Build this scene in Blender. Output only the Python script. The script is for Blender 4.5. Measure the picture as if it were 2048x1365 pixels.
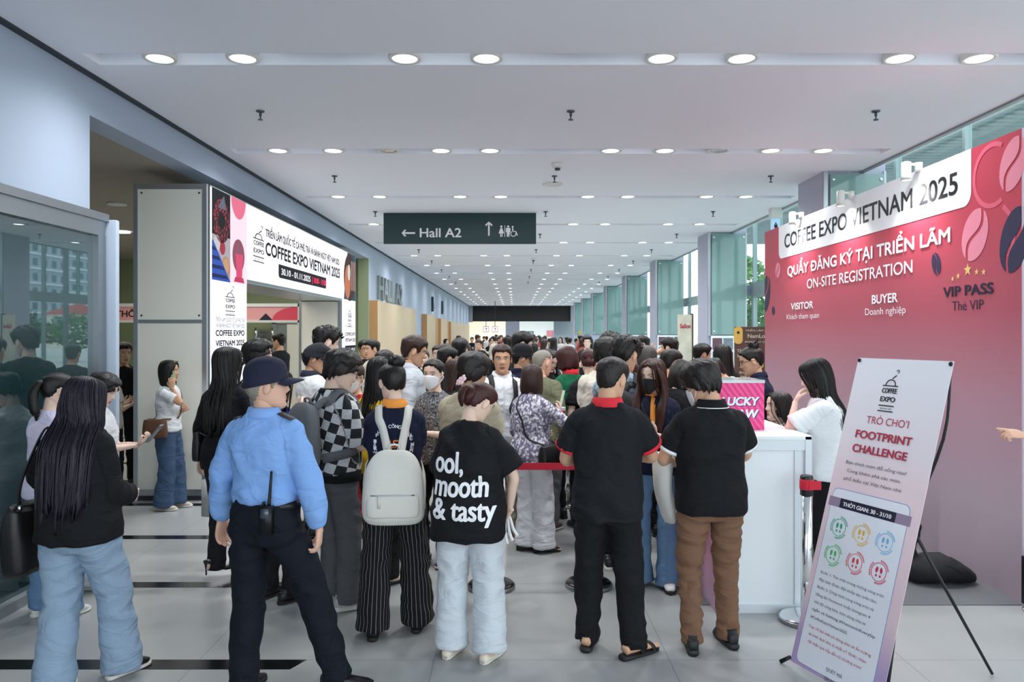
import bpy, bmesh, math, random
import numpy as np
from mathutils import Vector, Matrix, noise
from mathutils.bvhtree import BVHTree

for o in list(bpy.data.objects):
    bpy.data.objects.remove(o)
SC = bpy.context.scene
COL = SC.collection
R = math.radians
random.seed(7)

# ---------------------------------------------------------------- camera
EYE = 1.82
FPX = 1536.0
cam_d = bpy.data.cameras.new('camera')
cam_d.sensor_width = 36
cam_d.lens = 27
cam_d.shift_x = -6 / 2048
cam_d.shift_y = -14.5 / 2048
cam_d.clip_end = 600
cam = bpy.data.objects.new('camera', cam_d)
cam.location = (0, 0, EYE)
cam.rotation_euler = (R(90), 0, 0)
COL.objects.link(cam)
SC.camera = cam

# ---------------------------------------------------------------- light
SC.view_settings.view_transform = 'Standard'
SC.view_settings.look = 'None'
SC.view_settings.gamma = 1
SC.view_settings.use_curve_mapping = False
SC.view_settings.exposure = 0.24
w = bpy.data.worlds.new('overcast_sky')
SC.world = w
w.use_nodes = True
bg = w.node_tree.nodes['Background']
bg.inputs[0].default_value = (0.86, 0.93, 1.0, 1)
bg.inputs[1].default_value = 2.5


def area(name, loc, sx, sy, power, col=(1, 1, 1), rot=(0, 0, 0)):
    d = bpy.data.lights.new(name, 'AREA')
    d.shape = 'RECTANGLE'
    d.size, d.size_y = sx, sy
    d.energy = power
    d.color = col
    o = bpy.data.objects.new(name, d)
    o.location = loc
    o.rotation_euler = rot
    COL.objects.link(o)
    return o


SLOT_Y = [5.8 + 2.99 * i for i in range(18)]
DOWN = []
for p_ in (85, 50):
    d = bpy.data.lights.new('downlight_lamp', 'SPOT')
    d.energy = p_
    d.spot_size = R(165)
    d.spot_blend = 1.0
    d.shadow_soft_size = .09
    d.color = (.95, .975, 1.0)
    DOWN.append(d)
area('recess_light', (-6.0, 13, 3.55), 3, 8, 130, (1.0, .93, .80))
area('far_room_light', (0.5, 66, 3.9), 7, 8, 1500, (1.0, .98, .96))


# ---------------------------------------------------------------- helpers
def lin(c):
    if isinstance(c, str):
        c = c.lstrip('#')
        c = [int(c[i:i + 2], 16) / 255 for i in (0, 2, 4)]
    return tuple(((v / 12.92) if v <= .04045 else ((v + .055) / 1.055) ** 2.4) for v in c[:3]) + (1,)


MATS = {}


def mat(name, col, rough=.6, metal=0, emit=0, bump=0, bscale=200, spec=None, var=0, sheen=0, alpha=None, stretch=None):
    if name in MATS:
        return MATS[name]
    m = bpy.data.materials.new(name)
    m.use_nodes = True
    nt = m.node_tree
    b = nt.nodes['Principled BSDF']
    c = lin(col)
    b.inputs['Base Color'].default_value = c
    b.inputs['Roughness'].default_value = rough
    b.inputs['Metallic'].default_value = metal
    if spec is not None:
        b.inputs['Specular IOR Level'].default_value = spec
    if sheen:
        b.inputs['Sheen Weight'].default_value = sheen
    if emit:
        b.inputs['Emission Color'].default_value = c
        b.inputs['Emission Strength'].default_value = emit
    if bump or var:
        tc = nt.nodes.new('ShaderNodeTexCoord')
        mp = nt.nodes.new('ShaderNodeMapping')
        mp.inputs['Scale'].default_value = stretch or (1, 1, 1)
        nt.links.new(tc.outputs['Object'], mp.inputs[0])
        nz = nt.nodes.new('ShaderNodeTexNoise')
        nz.inputs['Scale'].default_value = bscale
        nz.inputs['Detail'].default_value = 3
        nt.links.new(mp.outputs[0], nz.inputs['Vector'])
        if bump:
            bp = nt.nodes.new('ShaderNodeBump')
            bp.inputs['Strength'].default_value = bump
            bp.inputs['Distance'].default_value = .004
            nt.links.new(nz.outputs[0], bp.inputs['Height'])
            nt.links.new(bp.outputs[0], b.inputs['Normal'])
        if var:
            mx = nt.nodes.new('ShaderNodeMix')
            mx.data_type = 'RGBA'
            mx.inputs[6].default_value = tuple(v * (1 - var) for v in c[:3]) + (1,)
            mx.inputs[7].default_value = tuple(min(1, v * (1 + var)) for v in c[:3]) + (1,)
            nt.links.new(nz.outputs[0], mx.inputs[0])
            nt.links.new(mx.outputs[2], b.inputs['Base Color'])
    MATS[name] = m
    return m


def nodes_of(m):
    return m.node_tree, m.node_tree.nodes['Principled BSDF']


def tag(o, label=None, cat=None, group=None, kind=None):
    if label: o['label'] = label
    if cat: o['category'] = cat
    if group: o['group'] = group
    if kind: o['kind'] = kind
    return o


def link(name, me, m=None, parent=None):
    o = bpy.data.objects.new(name, me)
    COL.objects.link(o)
    if m is not None:
        for k in (m if isinstance(m, (list, tuple)) else [m]):
            me.materials.append(k)
    if parent is not None:
        o.parent = parent
    return o


def empty(name, loc, rz=0, label=None, cat=None, group=None):
    o = bpy.data.objects.new(name, None)
    o.location = loc
    o.rotation_euler = (0, 0, rz)
    o.empty_display_size = .1
    COL.objects.link(o)
    return tag(o, label, cat, group)


def mesh(name, V, F, m=None, parent=None, smooth=False, mi=None):
    me = bpy.data.meshes.new(name)
    me.from_pydata([tuple(map(float, v)) for v in V], [], [tuple(map(int, f)) for f in F])
    if smooth:
        me.polygons.foreach_set('use_smooth', [True] * len(me.polygons))
    o = link(name, me, m, parent)
    if mi is not None:
        me.polygons.foreach_set('material_index', [int(k) for k in mi])
    me.update()
    return o


def boxvf(x0, x1, y0, y1, z0, z1):
    V = [(x, y, z) for z in (z0, z1) for y in (y0, y1) for x in (x0, x1)]
    F = [(0, 2, 3, 1), (4, 5, 7, 6), (0, 1, 5, 4), (2, 6, 7, 3), (0, 4, 6, 2), (1, 3, 7, 5)]
    return V, F


def comb(parts):
    V, F = [], []
    for v, f in parts:
        b = len(V)
        V.extend([tuple(p) for p in v])
        F.extend([tuple(i + b for i in q) for q in f])
    return V, F


def box(name, x0, x1, y0, y1, z0, z1, m, parent=None, bev=0, seg=2):
    V, F = boxvf(x0, x1, y0, y1, z0, z1)
    o = mesh(name, V, F, m, parent)
    if bev:
        bevel(o, bev, seg)
    return o


def bevel(o, wd, seg=2):
    bm = bmesh.new()
    bm.from_mesh(o.data)
    bmesh.ops.bevel(bm, geom=list(bm.edges), offset=wd, segments=seg, affect='EDGES', profile=.5)
    for f in bm.faces:
        f.smooth = True
    bm.to_mesh(o.data)
    bm.free()
    try:
        o.data.set_sharp_from_angle(angle=R(35))
    except Exception:
        pass


def boxes(name, L, m, parent=None):
    V, F = comb([boxvf(*b) for b in L])
    return mesh(name, V, F, m, parent)


def struct(o, kind='structure'):
    o['kind'] = kind
    return o


def lathe(prof, n=32, c=(0, 0, 0)):
    V, F = [], []
    for r, z in prof:
        for i in range(n):
            a = 2 * math.pi * i / n
            V.append((c[0] + r * math.cos(a), c[1] + r * math.sin(a), c[2] + z))
    m = len(prof)
    for j in range(m - 1):
        for i in range(n):
            k = (i + 1) % n
            F.append((j * n + i, j * n + k, (j + 1) * n + k, (j + 1) * n + i))
    F.append(tuple(range(n))[::-1])
    F.append(tuple((m - 1) * n + i for i in range(n)))
    return V, F


def catmull(K, sub):
    K = np.asarray(K, float)
    if sub <= 1 or len(K) < 3:
        return K
    P = np.vstack([2 * K[0] - K[1], K, 2 * K[-1] - K[-2]])
    out = []
    for i in range(1, len(P) - 2):
        p0, p1, p2, p3 = P[i - 1], P[i], P[i + 1], P[i + 2]
        for k in range(sub):
            t = k / sub
            out.append(.5 * (2 * p1 + (p2 - p0) * t + (2 * p0 - 5 * p1 + 4 * p2 - p3) * t * t + (3 * p1 - p0 - 3 * p2 + p3) * t ** 3))
    out.append(K[-1])
    return np.array(out)


def tube(keys, n=16, sub=3, ref=(0, 1, 0), p=2.0, side0=None):
    """keys: x,y,z,a,b ; a along the side axis, b along the front axis."""
    K = catmull(keys, sub)
    C = K[:, :3]
    A, B = np.maximum(K[:, 3], .0005), np.maximum(K[:, 4], .0005)
    T = np.gradient(C, axis=0)
    T /= np.linalg.norm(T, axis=1)[:, None] + 1e-9
    s = np.cross(T[0], np.array(ref, float)) if side0 is None else np.array(side0, float)
    if np.linalg.norm(s) < .2:
        s = np.cross(T[0], np.array((0, 0, 1.)))
    V = []
    th = np.linspace(0, 2 * np.pi, n, endpoint=False)
    ct, st = np.cos(th), np.sin(th)
    if p != 2.0:
        ct = np.sign(ct) * np.abs(ct) ** (2 / p)
        st = np.sign(st) * np.abs(st) ** (2 / p)
    for i in range(len(C)):
        s = s - T[i] * np.dot(s, T[i])
        s = s / (np.linalg.norm(s) + 1e-9)
        f = np.cross(s, T[i])
        V.append(C[i] + np.outer(ct * A[i], s) + np.outer(st * B[i], f))
    m = len(C)
    V = np.vstack(V + [C[:1], C[-1:]])
    F = []
    for j in range(m - 1):
        for i in range(n):
            k = (i + 1) % n
            F.append((j * n + i, (j + 1) * n + i, (j + 1) * n + k, j * n + k))
    a, b = m * n, m * n + 1
    for i in range(n):
        k = (i + 1) % n
        F.append((a, i, k))
        F.append((b, (m - 1) * n + k, (m - 1) * n + i))
    return V, F


def ellip(c, r, nu=16, nv=12, rot=None):
    V, F = [], []
    for j in range(nv + 1):
        ph = math.pi * j / nv
        for i in range(nu):
            a = 2 * math.pi * i / nu
            v = Vector((r[0] * math.sin(ph) * math.cos(a), r[1] * math.sin(ph) * math.sin(a), r[2] * math.cos(ph)))
            if rot is not None:
                v = rot @ v
            V.append((c[0] + v.x, c[1] + v.y, c[2] + v.z))
    for j in range(nv):
        for i in range(nu):
            k = (i + 1) % nu
            F.append((j * nu + i, (j + 1) * nu + i, (j + 1) * nu + k, j * nu + k))
    return V, F


def frame(origin, ax, ay, az=None):
    ax, ay = Vector(ax), Vector(ay)
    az = Vector(az) if az is not None else ax.cross(ay)
    M = Matrix((ax, ay, az)).transposed().to_4x4()
    M.translation = Vector(origin)
    return M


FONT_CACHE = {}


SPLIT = {'ẻ': ('e', 'hook'), 'ệ': ('ê', 'dot'), 'ể': ('ê', 'hook'), 'ế': ('ê', 'acute'), 'ề': ('ê', 'grave'), 'ẹ': ('e', 'dot')}


def glyphs(body, sz, res, ext=0, shear=0, spacing=1.0):
    c = bpy.data.curves.new('lettering', 'FONT')
    c.body = body
    c.size = sz
    c.extrude = ext
    c.resolution_u = res
    c.shear = shear
    c.space_character = spacing
    o = bpy.data.objects.new('lettering', c)
    COL.objects.link(o)
    dg = bpy.context.evaluated_depsgraph_get()
    me = bpy.data.meshes.new_from_object(o.evaluated_get(dg))
    bpy.data.objects.remove(o)
    n = len(me.vertices)
    co = np.empty(n * 3)
    me.vertices.foreach_get('co', co)
    return me, co.reshape(-1, 3)


def textme(body, size=1.0, bold=0.0, ext=0.0, width=None, align='LEFT', sx=1.0, shear=0, spacing=1.0):
    """flat lettering mesh, cap height ~ size"""
    for a_, b_ in (('Đ', 'Ð'), ('Ờ', 'Ò\u2019'), ('Ơ', 'O\u2019')):
        body = body.replace(a_, b_)
    sz, res = size / .73, 12 if size > .05 else 8
    marks = []
    base = ''
    for ch in body:
        if ch in SPLIT:
            base += SPLIT[ch][0]
            _, pc = glyphs(base, sz, 2, 0, shear, spacing)
            x = pc[:, 0].max() - .2 * sz
            k = SPLIT[ch][1]
            up = .70 if SPLIT[ch][0] == 'ê' else .52
            if k == 'dot':
                marks.append([(x + a * sz, (-.15 + b * 1.0) * sz) for a, b in circ(0, 0, .045, 12)])
            elif k == 'hook':
                marks.append([(x + a * sz, (up + b) * sz) for a, b in ((-.06, .10), (.03, .13), (.08, .07), (.03, .0), (-.01, .01), (.03, .065), (.01, .09), (-.05, .065))])
            else:
                g = 1 if k == 'acute' else -1
                marks.append([(x + (g * a + .1 * g) * sz, (up - .06 + b) * sz) for a, b in ((.0, .0), (.05, .0), (.13, .12), (.06, .12))][::g])
        else:
            base += ch
    me, co = glyphs(base, sz, res, ext, shear, spacing)
    if marks:
        V2, F2 = [tuple(v) for v in co], [tuple(p.vertices) for p in me.polygons]
        for q in marks:
            b0 = len(V2)
            V2 += [(a, b, ext) for a, b in q]
            F2.append(tuple(range(b0, b0 + len(q))))
        me.clear_geometry()
        me.from_pydata(V2, [], F2)
        co = np.array(V2)
    n = len(co)
    if n:
        co[:, 0] -= co[:, 0].min()
        if width:
            co[:, 0] *= width / max(1e-6, co[:, 0].max())
        else:
            co[:, 0] *= sx
        W = co[:, 0].max()
        if align == 'CENTER':
            co[:, 0] -= W / 2
        elif align == 'RIGHT':
            co[:, 0] -= W
    me.vertices.foreach_set('co', co.ravel())
    if bold:
        # heavier strokes: the same flat letters stacked with tiny offsets
        d = bold * size
        F = [tuple(p.vertices) for p in me.polygons]
        V2, F2 = [], []
        for k, (dx, dy) in enumerate(((0, 0), (d, 0), (-d, 0), (0, d * .7), (0, -d * .7), (d * .7, d * .5), (-d * .7, d * .5), (d * .7, -d * .5), (-d * .7, -d * .5))):
            V2 += [(x + dx, y + dy, z + k * .00025) for x, y, z in co]
            F2 += [tuple(i + k * n for i in f) for f in F]
        me.clear_geometry()
        me.from_pydata(V2, [], F2)
    return me


def text(name, body, M, m, parent=None, **k):
    me = textme(body, **k)
    co = np.empty(len(me.vertices) * 3)
    me.vertices.foreach_get('co', co)
    co = co.reshape(-1, 3)
    A = np.array(M)
    co = co @ A[:3, :3].T + A[:3, 3]
    me.vertices.foreach_set('co', co.ravel())
    me.materials.clear()
    me.update()
    return link(name, me, m, parent)


def poly(name, pts, M, m, parent=None, th=.002):
    """flat outline (2D) extruded by th along the frame normal"""
    n = len(pts)
    V = [M @ Vector((x, y, 0)) for x, y in pts] + [M @ Vector((x, y, th)) for x, y in pts]
    F = [tuple(range(n))[::-1], tuple(range(n, 2 * n))] + [(i, (i + 1) % n, n + (i + 1) % n, n + i) for i in range(n)]
    return mesh(name, V, F, m, parent)


def polys(name, LL, M, m, parent=None, th=.002):
    parts = []
    for pts in LL:
        n = len(pts)
        V = [M @ Vector((x, y, 0)) for x, y in pts] + [M @ Vector((x, y, th)) for x, y in pts]
        F = [tuple(range(n))[::-1], tuple(range(n, 2 * n))] + [(i, (i + 1) % n, n + (i + 1) % n, n + i) for i in range(n)]
        parts.append((V, F))
    V, F = comb(parts)
    return mesh(name, V, F, m, parent)


def rrect(x0, y0, x1, y1, r, n=6, corners=(1, 1, 1, 1)):
    P = []
    for (cx, cy, a0, on) in ((x1 - r, y0 + r, -90, corners[1]), (x1 - r, y1 - r, 0, corners[2]), (x0 + r, y1 - r, 90, corners[3]), (x0 + r, y0 + r, 180, corners[0])):
        if on:
            for k in range(n + 1):
                a = R(a0 + 90 * k / n)
                P.append((cx + r * math.cos(a), cy + r * math.sin(a)))
        else:
            P.append((x1 if cx > (x0 + x1) / 2 else x0, y1 if cy > (y0 + y1) / 2 else y0))
    return P


def circ(cx, cy, r, n=24, ry=None, a0=0, a1=360):
    full = a1 - a0 >= 360
    return [(cx + r * math.cos(R(a0 + (a1 - a0) * i / (n if full else n - 1))), cy + (ry or r) * math.sin(R(a0 + (a1 - a0) * i / (n if full else n - 1)))) for i in range(n)]


def ringpolys(cx, cy, r0, r1, n=32, a0=0, a1=360):
    L = []
    for i in range(n):
        p, q = R(a0 + (a1 - a0) * i / n), R(a0 + (a1 - a0) * (i + 1) / n)
        L.append([(cx + r0 * math.cos(p), cy + r0 * math.sin(p)), (cx + r1 * math.cos(p), cy + r1 * math.sin(p)), (cx + r1 * math.cos(q), cy + r1 * math.sin(q)), (cx + r0 * math.cos(q), cy + r0 * math.sin(q))])
    return L


def at(px, py, Y):
    return Vector(((px - 1030) / FPX * Y, Y, EYE - (py - 668) / FPX * Y))


ORD = ['first', 'second', 'third', 'fourth', 'fifth', 'sixth', 'seventh', 'eighth', 'ninth', 'tenth', 'eleventh', 'twelfth']

# ---------------------------------------------------------------- materials of the place
m_ceil = mat('ceiling_paint', '#EEF1F8', .75)
m_wall = mat('wall_paint', '#AAB8CA', .6)
m_col = mat('column_paint', '#AFB4C6', .55)
m_dark = mat('dark_gap', '#2B3038', .6)
m_black = mat('black_fascia', '#08090A', .6)
m_green = mat('olive_wall', '#93A07E', .7)
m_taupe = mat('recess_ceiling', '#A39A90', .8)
m_wood = mat('wood_panel', '#CDB898', .5, var=.06, bscale=14, stretch=(1, 1, .12))
m_wood2 = mat('wood_edge', '#B98E5E', .5, var=.08, bscale=14, stretch=(1, 1, .12))
m_white = mat('white_laminate', '#E9EEF2', .35)
m_cream = mat('cream_panel', '#F3F2E6', .45)
m_steel = mat('brushed_steel', '#9EA1A5', .34, 1)
m_chrome = mat('chrome', '#E6E8EA', .08, 1)
m_alu = mat('aluminium', '#B9BEC2', .35, .9)
m_grey = mat('grey_metal', '#8E9698', .45, .2)
m_ink = mat('ink_black', '#15151C', .5)
m_navyink = mat('ink_navy', '#1F1D3A', .5)
m_whiteink = mat('ink_white', '#F4F4F6', .5)
m_redink = mat('ink_red', '#B8304C', .5)
m_lamp = mat('lamp_lens', '#FFFFFF', .3, emit=6)
m_sprk = mat('sprinkler_metal', '#555B63', .35, .8)
m_plast = mat('white_plastic', '#DEDFD8', .4)
m_blackm = mat('black_metal', '#15171A', .4, .3)

# floor: polished grey tile, faint joints
m_floor = bpy.data.materials.new('floor_tile')
m_floor.use_nodes = True
nt, b = nodes_of(m_floor)
tc = nt.nodes.new('ShaderNodeTexCoord')
bk = nt.nodes.new('ShaderNodeTexBrick')
bk.offset = 0
bk.inputs['Scale'].default_value = 1
bk.inputs['Brick Width'].default_value = 1.31
bk.inputs['Row Height'].default_value = 1.31
bk.inputs['Mortar Size'].default_value = .0035
bk.inputs['Mortar Smooth'].default_value = .2
bk.inputs['Color1'].default_value = lin('#AFB1AF')
bk.inputs['Color2'].default_value = lin('#B3B5B4')
bk.inputs['Mortar'].default_value = lin('#94958F')
mp = nt.nodes.new('ShaderNodeMapping')
mp.inputs['Location'].default_value = (.45, -.35, 0)
nt.links.new(tc.outputs['Object'], mp.inputs[0])
nt.links.new(mp.outputs[0], bk.inputs['Vector'])
nz = nt.nodes.new('ShaderNodeTexNoise')
nz.inputs['Scale'].default_value = 1.3
nz.inputs['Detail'].default_value = 6
nt.links.new(tc.outputs['Object'], nz.inputs['Vector'])
mx = nt.nodes.new('ShaderNodeMix')
mx.data_type = 'RGBA'
mx.blend_type = 'MULTIPLY'
mx.inputs[0].default_value = .25
nt.links.new(bk.outputs['Color'], mx.inputs[6])
nt.links.new(nz.outputs[0], mx.inputs[7])
nt.links.new(mx.outputs[2], b.inputs['Base Color'])
b.inputs['Roughness'].default_value = .28
m_fstripe = mat('black_granite', '#141516', .15, bump=0)
m_carpet = mat('grey_carpet', '#6E7072', .95, bump=.5, bscale=350)

# ---------------------------------------------------------------- floor, ceiling
struct(box('floor', -10, 7.5, -4, 80, -.2, 0, m_floor))
for i, y in enumerate((2.86, 4.16, 5.5, 6.8, 8.11, 9.42, 10.73, 12.04, 13.35)):
    # the black strips end on a slant near the middle of the hall
    V = [(-9, y, .0008), (-1.22, y, .0008), (-1.16, y + .125, .0008), (-9, y + .125, .0008)]
    V += [(x, yy, -.01) for x, yy, z in V]
    struct(mesh('trim_%d' % (i + 1), V, [(0, 1, 2, 3), (4, 5, 1, 0), (5, 6, 2, 1), (6, 7, 3, 2), (7, 4, 0, 3)], m_fstripe))
struct(box('floor_2', 1.25, 3.4, 5.14, 10.6, 0, .006, m_carpet))

HC = 3.94
L = [(-3.44, -3.27, -3, 58.2, HC, HC + .36), (4.31, 4.51, -3, 58.2, HC, HC + .36)]
prev = -3
for y in SLOT_Y:
    L.append((-3.27, 4.31, prev, y, HC, HC + .36))
    prev = y + .25
L.append((-3.27, 4.31, prev, 58.2, HC, HC + .36))
L.append((-3.44, 4.51, -3, 58.2, HC + .33, HC + .4))
struct(boxes('ceiling', L, m_ceil))
struct(box('trim_20', -3.5, -3.435, -3, 58.2, HC - .012, HC + .1, m_dark))  # solid dark strip painted in for the shade of the wall-ceiling gap
struct(box('trim_21', 4.505, 4.56, -3, 58.2, HC - .02, HC + .2, m_grey))

# downlights in the slots
LX_PAIR = [-2.74, -2.1, -.85, -.22, 1.13, 1.75, 2.97, 3.58]
LX_ALL = [-2.75, -2.11, -1.47, -.86, -.29, 1.11, 1.74, 2.36, 2.97, 3.58]
m_lampoff = mat('lamp_unlit', '#C9CDD6', .1, .6)
rim_me = lens_me = lensoff_me = None
for i, y in enumerate(SLOT_Y):
    for j, x in enumerate(LX_ALL if i == 1 else LX_PAIR):
        if rim_me is None:
            V, F = lathe([(.098, .02), (.098, -.012), (.124, -.012), (.128, .0), (.12, .05), (.1, .09)], 28)
            rim = mesh('downlight', V, F[:-2], m_plast, smooth=True)
            rim_me = rim.data
            V, F = lathe([(.001, -.010), (.06, -.010), (.098, -.004)], 28)
            ln = mesh('lens', V, F, m_lamp, rim, smooth=True)
            lens_me = ln.data
            lensoff_me = lens_me.copy()
            lensoff_me.materials.clear()
            lensoff_me.materials.append(m_lampoff)
        else:
            rim = link('downlight', rim_me)
            off = i == 1 and j in (2, 7)
            ln = link('lens', lensoff_me if off else lens_me, None, rim)
        rim.location = (x, y + .125, HC + .012)
        n = 10 if i == 1 else 8
        if i < 6:
            lab = 'round white downlight, %s from the left in the %s ceiling slot from the front' % (ORD[j], ORD[i])
        else:
            lab = 'small round downlight in the distant rows of ceiling slots'
        if not (i == 1 and j in (2, 7)):
            lo_ = bpy.data.objects.new('downlight_lamp', DOWN[0 if i < 6 else 1])
            COL.objects.link(lo_)
            lo_.parent = rim
            lo_.location = (0, 0, -.03)
        tag(rim, lab, 'ceiling light', 'downlights in the ceiling slots' if i < 6 else 'downlights in the distant ceiling slots')

# sprinklers
spr = None
for i in range(9):
    for j, x in enumerate((-2.42, .53, 3.43)):
        y = 7.3 + 3.0 * i
        if spr is None:
            V, F = comb([lathe([(.04, 0), (.038, -.012), (.012, -.02), (.012, -.05), (.006, -.055), (.006, -.08)], 14), lathe([(.022, -.08), (.024, -.085), (.022, -.09)], 14)])
            o = spr = mesh('sprinkler', V, F, m_sprk)
            sprme = o.data
        else:
            o = link('sprinkler', sprme)
        o.location = (x, y, HC)
        tag(o, 'metal fire sprinkler hanging from the ceiling, %s one back in the %s row' % (ORD[i], ('left', 'middle', 'right')[j]), 'sprinkler', 'ceiling sprinklers')
for (px, py, Y, lab) in ((1115, 334, 9.55, 'round white smoke detector on the ceiling ahead of the hanging sign'), (1067, 520, 21.5, 'small white smoke detector on the ceiling behind the hanging sign')):
    p = at(px, py, Y)
    e = empty('smoke_detector', (p.x, p.y, HC), 0, lab, 'smoke detector')
    V, F = lathe([(.075, 0), (.075, -.03), (.06, -.055), (.04, -.06)], 24)
    mesh('body', V, F, m_plast, e, True)
    V, F = lathe([(.035, -.06), (.034, -.085), (.02, -.09)], 20)
    mesh('sensor', V, F, m_sprk, e, True)
V, F = lathe([(.14, 0), (.145, -.012), (.12, -.018), (.118, -.01)], 28)
o = mesh('speaker_grille', V, F, m_plast, None, True)
o.location = (.53, 10.85, HC)
tag(o, 'flat round white speaker ring in the ceiling in front of the sign', 'ceiling speaker')

# ---------------------------------------------------------------- left side
struct(boxes('wall_left', [(-3.75, -3.5, -3, 6.32, 0, HC), (-3.75, -3.5, 6.32, 18.4, 3.62, HC), (-3.75, -3.5, 18.4, 58.2, 0, HC)], m_wall))
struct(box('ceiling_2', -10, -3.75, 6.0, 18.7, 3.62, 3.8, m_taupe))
struct(boxes('wall_recess', [(-10, -3.75, 18.6, 18.8, 0, 3.62), (-3.75, -3.502, 18.36, 18.42, 0, 3.62)], m_green))
struct(box('wall_recess_side', -10.1, -9.9, 4, 18.8, 0, 3.7, m_green))
struct(box('wall_recess_front', -10, -3.75, 5.9, 6.1, 0, 3.7, m_wall))
for (x, y, lit) in ((-5.5, 10.6, 0), (-6.9, 13.5, 1), (-5.2, 15.0, 1)):
    V, F = lathe([(.13, 0), (.13, -.02), (.1, -.025)], 24)
    o = mesh('recess_downlight', V, F, m_lamp if lit else m_plast, None, True)
    o.location = (x, y, 3.62)
    tag(o, {10.6: 'unlit round downlight in the taupe ceiling of the side recess', 13.5: 'lit round downlight deep in the taupe recess ceiling beside the white pillar', 15.0: 'lit round downlight in the recess ceiling behind the screen arch'}[y], 'ceiling light')

# glass enclosure at the left
m_glass_l = bpy.data.materials.new('tinted_glass')
m_glass_l.use_nodes = True
nt, b = nodes_of(m_glass_l)
b.inputs['Base Color'].default_value = lin('#0C2F33')
b.inputs['Roughness'].default_value = .25
gl = nt.nodes.new('ShaderNodeBsdfGlossy')
gl.inputs['Roughness'].default_value = .015
gl.inputs['Color'].default_value = (.80, .90, .93, 1)
ms = nt.nodes.new('ShaderNodeMixShader')
fr = nt.nodes.new('ShaderNodeFresnel')
fr.inputs['IOR'].default_value = 2.5
nt.links.new(fr.outputs[0], ms.inputs[0])
nt.links.new(b.outputs[0], ms.inputs[1])
nt.links.new(gl.outputs[0], ms.inputs[2])
nt.links.new(ms.outputs[0], nt.nodes['Material Output'].inputs[0])
e = empty('glass_enclosure', (-3.4, 3, 0), 0, 'dark tinted glass wall with a steel frame along the left edge of the hall', 'glass wall')
f = lambda *a: [a[0] + 3.4, a[1] + 3.4, a[2] - 3, a[3] - 3, a[4], a[5]]
box('glass', *f(-3.36, -3.33, -2, 6.08, .06, 2.62), m_glass_l, e)
boxes('frame', [f(-3.4, -3.29, -2, 6.17, 2.60, 2.72), f(-3.4, -3.27, -2, 6.19, 2.72, 2.78), f(-3.4, -3.288, 6.06, 6.172, 0, 2.60)], m_steel, e)
box('base_rail', *f(-3.4, -3.27, -2, 6.17, 0, .07), m_grey, e)
box('end_panel', *f(-3.5, -3.215, 6.19, 6.25, 0, 2.74), mat('pale_blue_panel', '#AEBBCB', .4), e, .012)

# ---- screen arch (LED) on the left



def ledm(name, col, s=.8):
    """a lit LED surface: the unlit panel itself is near black, the picture is its own light"""
    n = 'led_' + name
    if n in MATS:
        return MATS[n]
    m = mat(n, '#0B0B0E', .6, spec=.15)
    nt, b = nodes_of(m)
    b.inputs['Emission Color'].default_value = lin(col)
    b.inputs['Emission Strength'].default_value = s
    return m


m_led = ledm('white', '#F8F8FF', 1.05)


m_panelgap = mat('panel_edge', '#7E888A', .45)
PX = -3.34


def lp(px, py):
    Y = 3.34 * FPX / (1030 - px)
    return Y, EYE - (py - 668) / FPX * Y


e = empty('screen_arch', (PX - .4, 12.2, 0), 0, 'tall glowing white arch with coffee expo lettering over the side entrance', 'screen arch')
ox, oy = PX - .4, 12.2
f = lambda x0, x1, y0, y1, z0, z1: [x0 - ox, x1 - ox, y0 - oy, y1 - oy, z0, z1]
boxes('frame', [f(PX - .80, PX - .012, 8.44, 9.58, 0, 3.46), f(PX - .80, PX - .012, 14.85, 16.1, 0, 3.46), f(PX - .80, PX - .012, 9.58, 14.85, 2.47, 3.46)], m_panelgap, e)
boxes('screen', [f(PX - .012, PX, 8.44, 9.56, .12, 3.44), f(PX - .012, PX, 14.88, 16.08, .12, 3.44), f(PX - .012, PX, 9.56, 14.88, 2.5, 3.44)], m_led, e)
boxes('soffit', [f(PX - .78, PX - .02, 9.58, 14.85, 2.455, 2.47)], m_alu, e)
ML = frame((PX - ox + .001, 0, 0), (0, 1, 0), (0, 0, 1), (1, 0, 0))


def ltext(name, body, px0, px1, pyb, pyt, m, **k):
    (y0, z0), (y1, _) = lp(px0, pyb), lp(px1, pyb)
    z1 = EYE - (pyt - 668) / FPX * y0
    M = ML @ Matrix.Translation((y0 - oy, z0, .002))
    return text(name, body, M, m, e, size=z1 - z0, width=y1 - y0, **k)


def lpoly(name, pts, m, th=.002, up=0):
    return poly(name, [(a - oy, z) for a, z in pts], ML @ Matrix.Translation((0, 0, up)), m, e, th)


m_ledink = ledm('ink', '#0A0A10', .0)
m_ledgrey = ledm('grey', '#6E6E78', .5)
ltext('lettering', 'TRIỂN LÃM QUỐC TẾ CÀ PHÊ, TRÀ VÀ BÁNH NGỌT VIỆT NAM 2025', 531, 678, 473, 457, m_ledink, bold=.035)
ltext('lettering', 'COFFEE EXPO VIETNAM 2025', 531, 679, 509.5, 483, m_ledink, bold=.055)
# date plate
y0, z1 = lp(557, 529)
y1, _ = lp(652, 560)
zb = 2.615
lpoly('date_plate', [(a, z) for a, z in rrect(y0, zb, y1, zb + .19, .06, corners=(1, 1, 0, 0))], ledm('navy', '#1E1B38', .15))
M = ML @ Matrix.Translation((y0 + .12 - oy, zb + .05, .004))
text('lettering', '30.10 - 01.11.2025', M, m_led, e, size=.095, width=(y1 - y0) * .57, bold=.02)
M = ML @ Matrix.Translation((y0 + .10 + (y1 - y0) * .62 - oy, zb + .05, .004))
text('lettering', '| 10:00 - 17:00', M, ledm('pinkred', '#FF3B6A', 1.0), e, size=.095, width=(y1 - y0) * .33, bold=.02)


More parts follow.
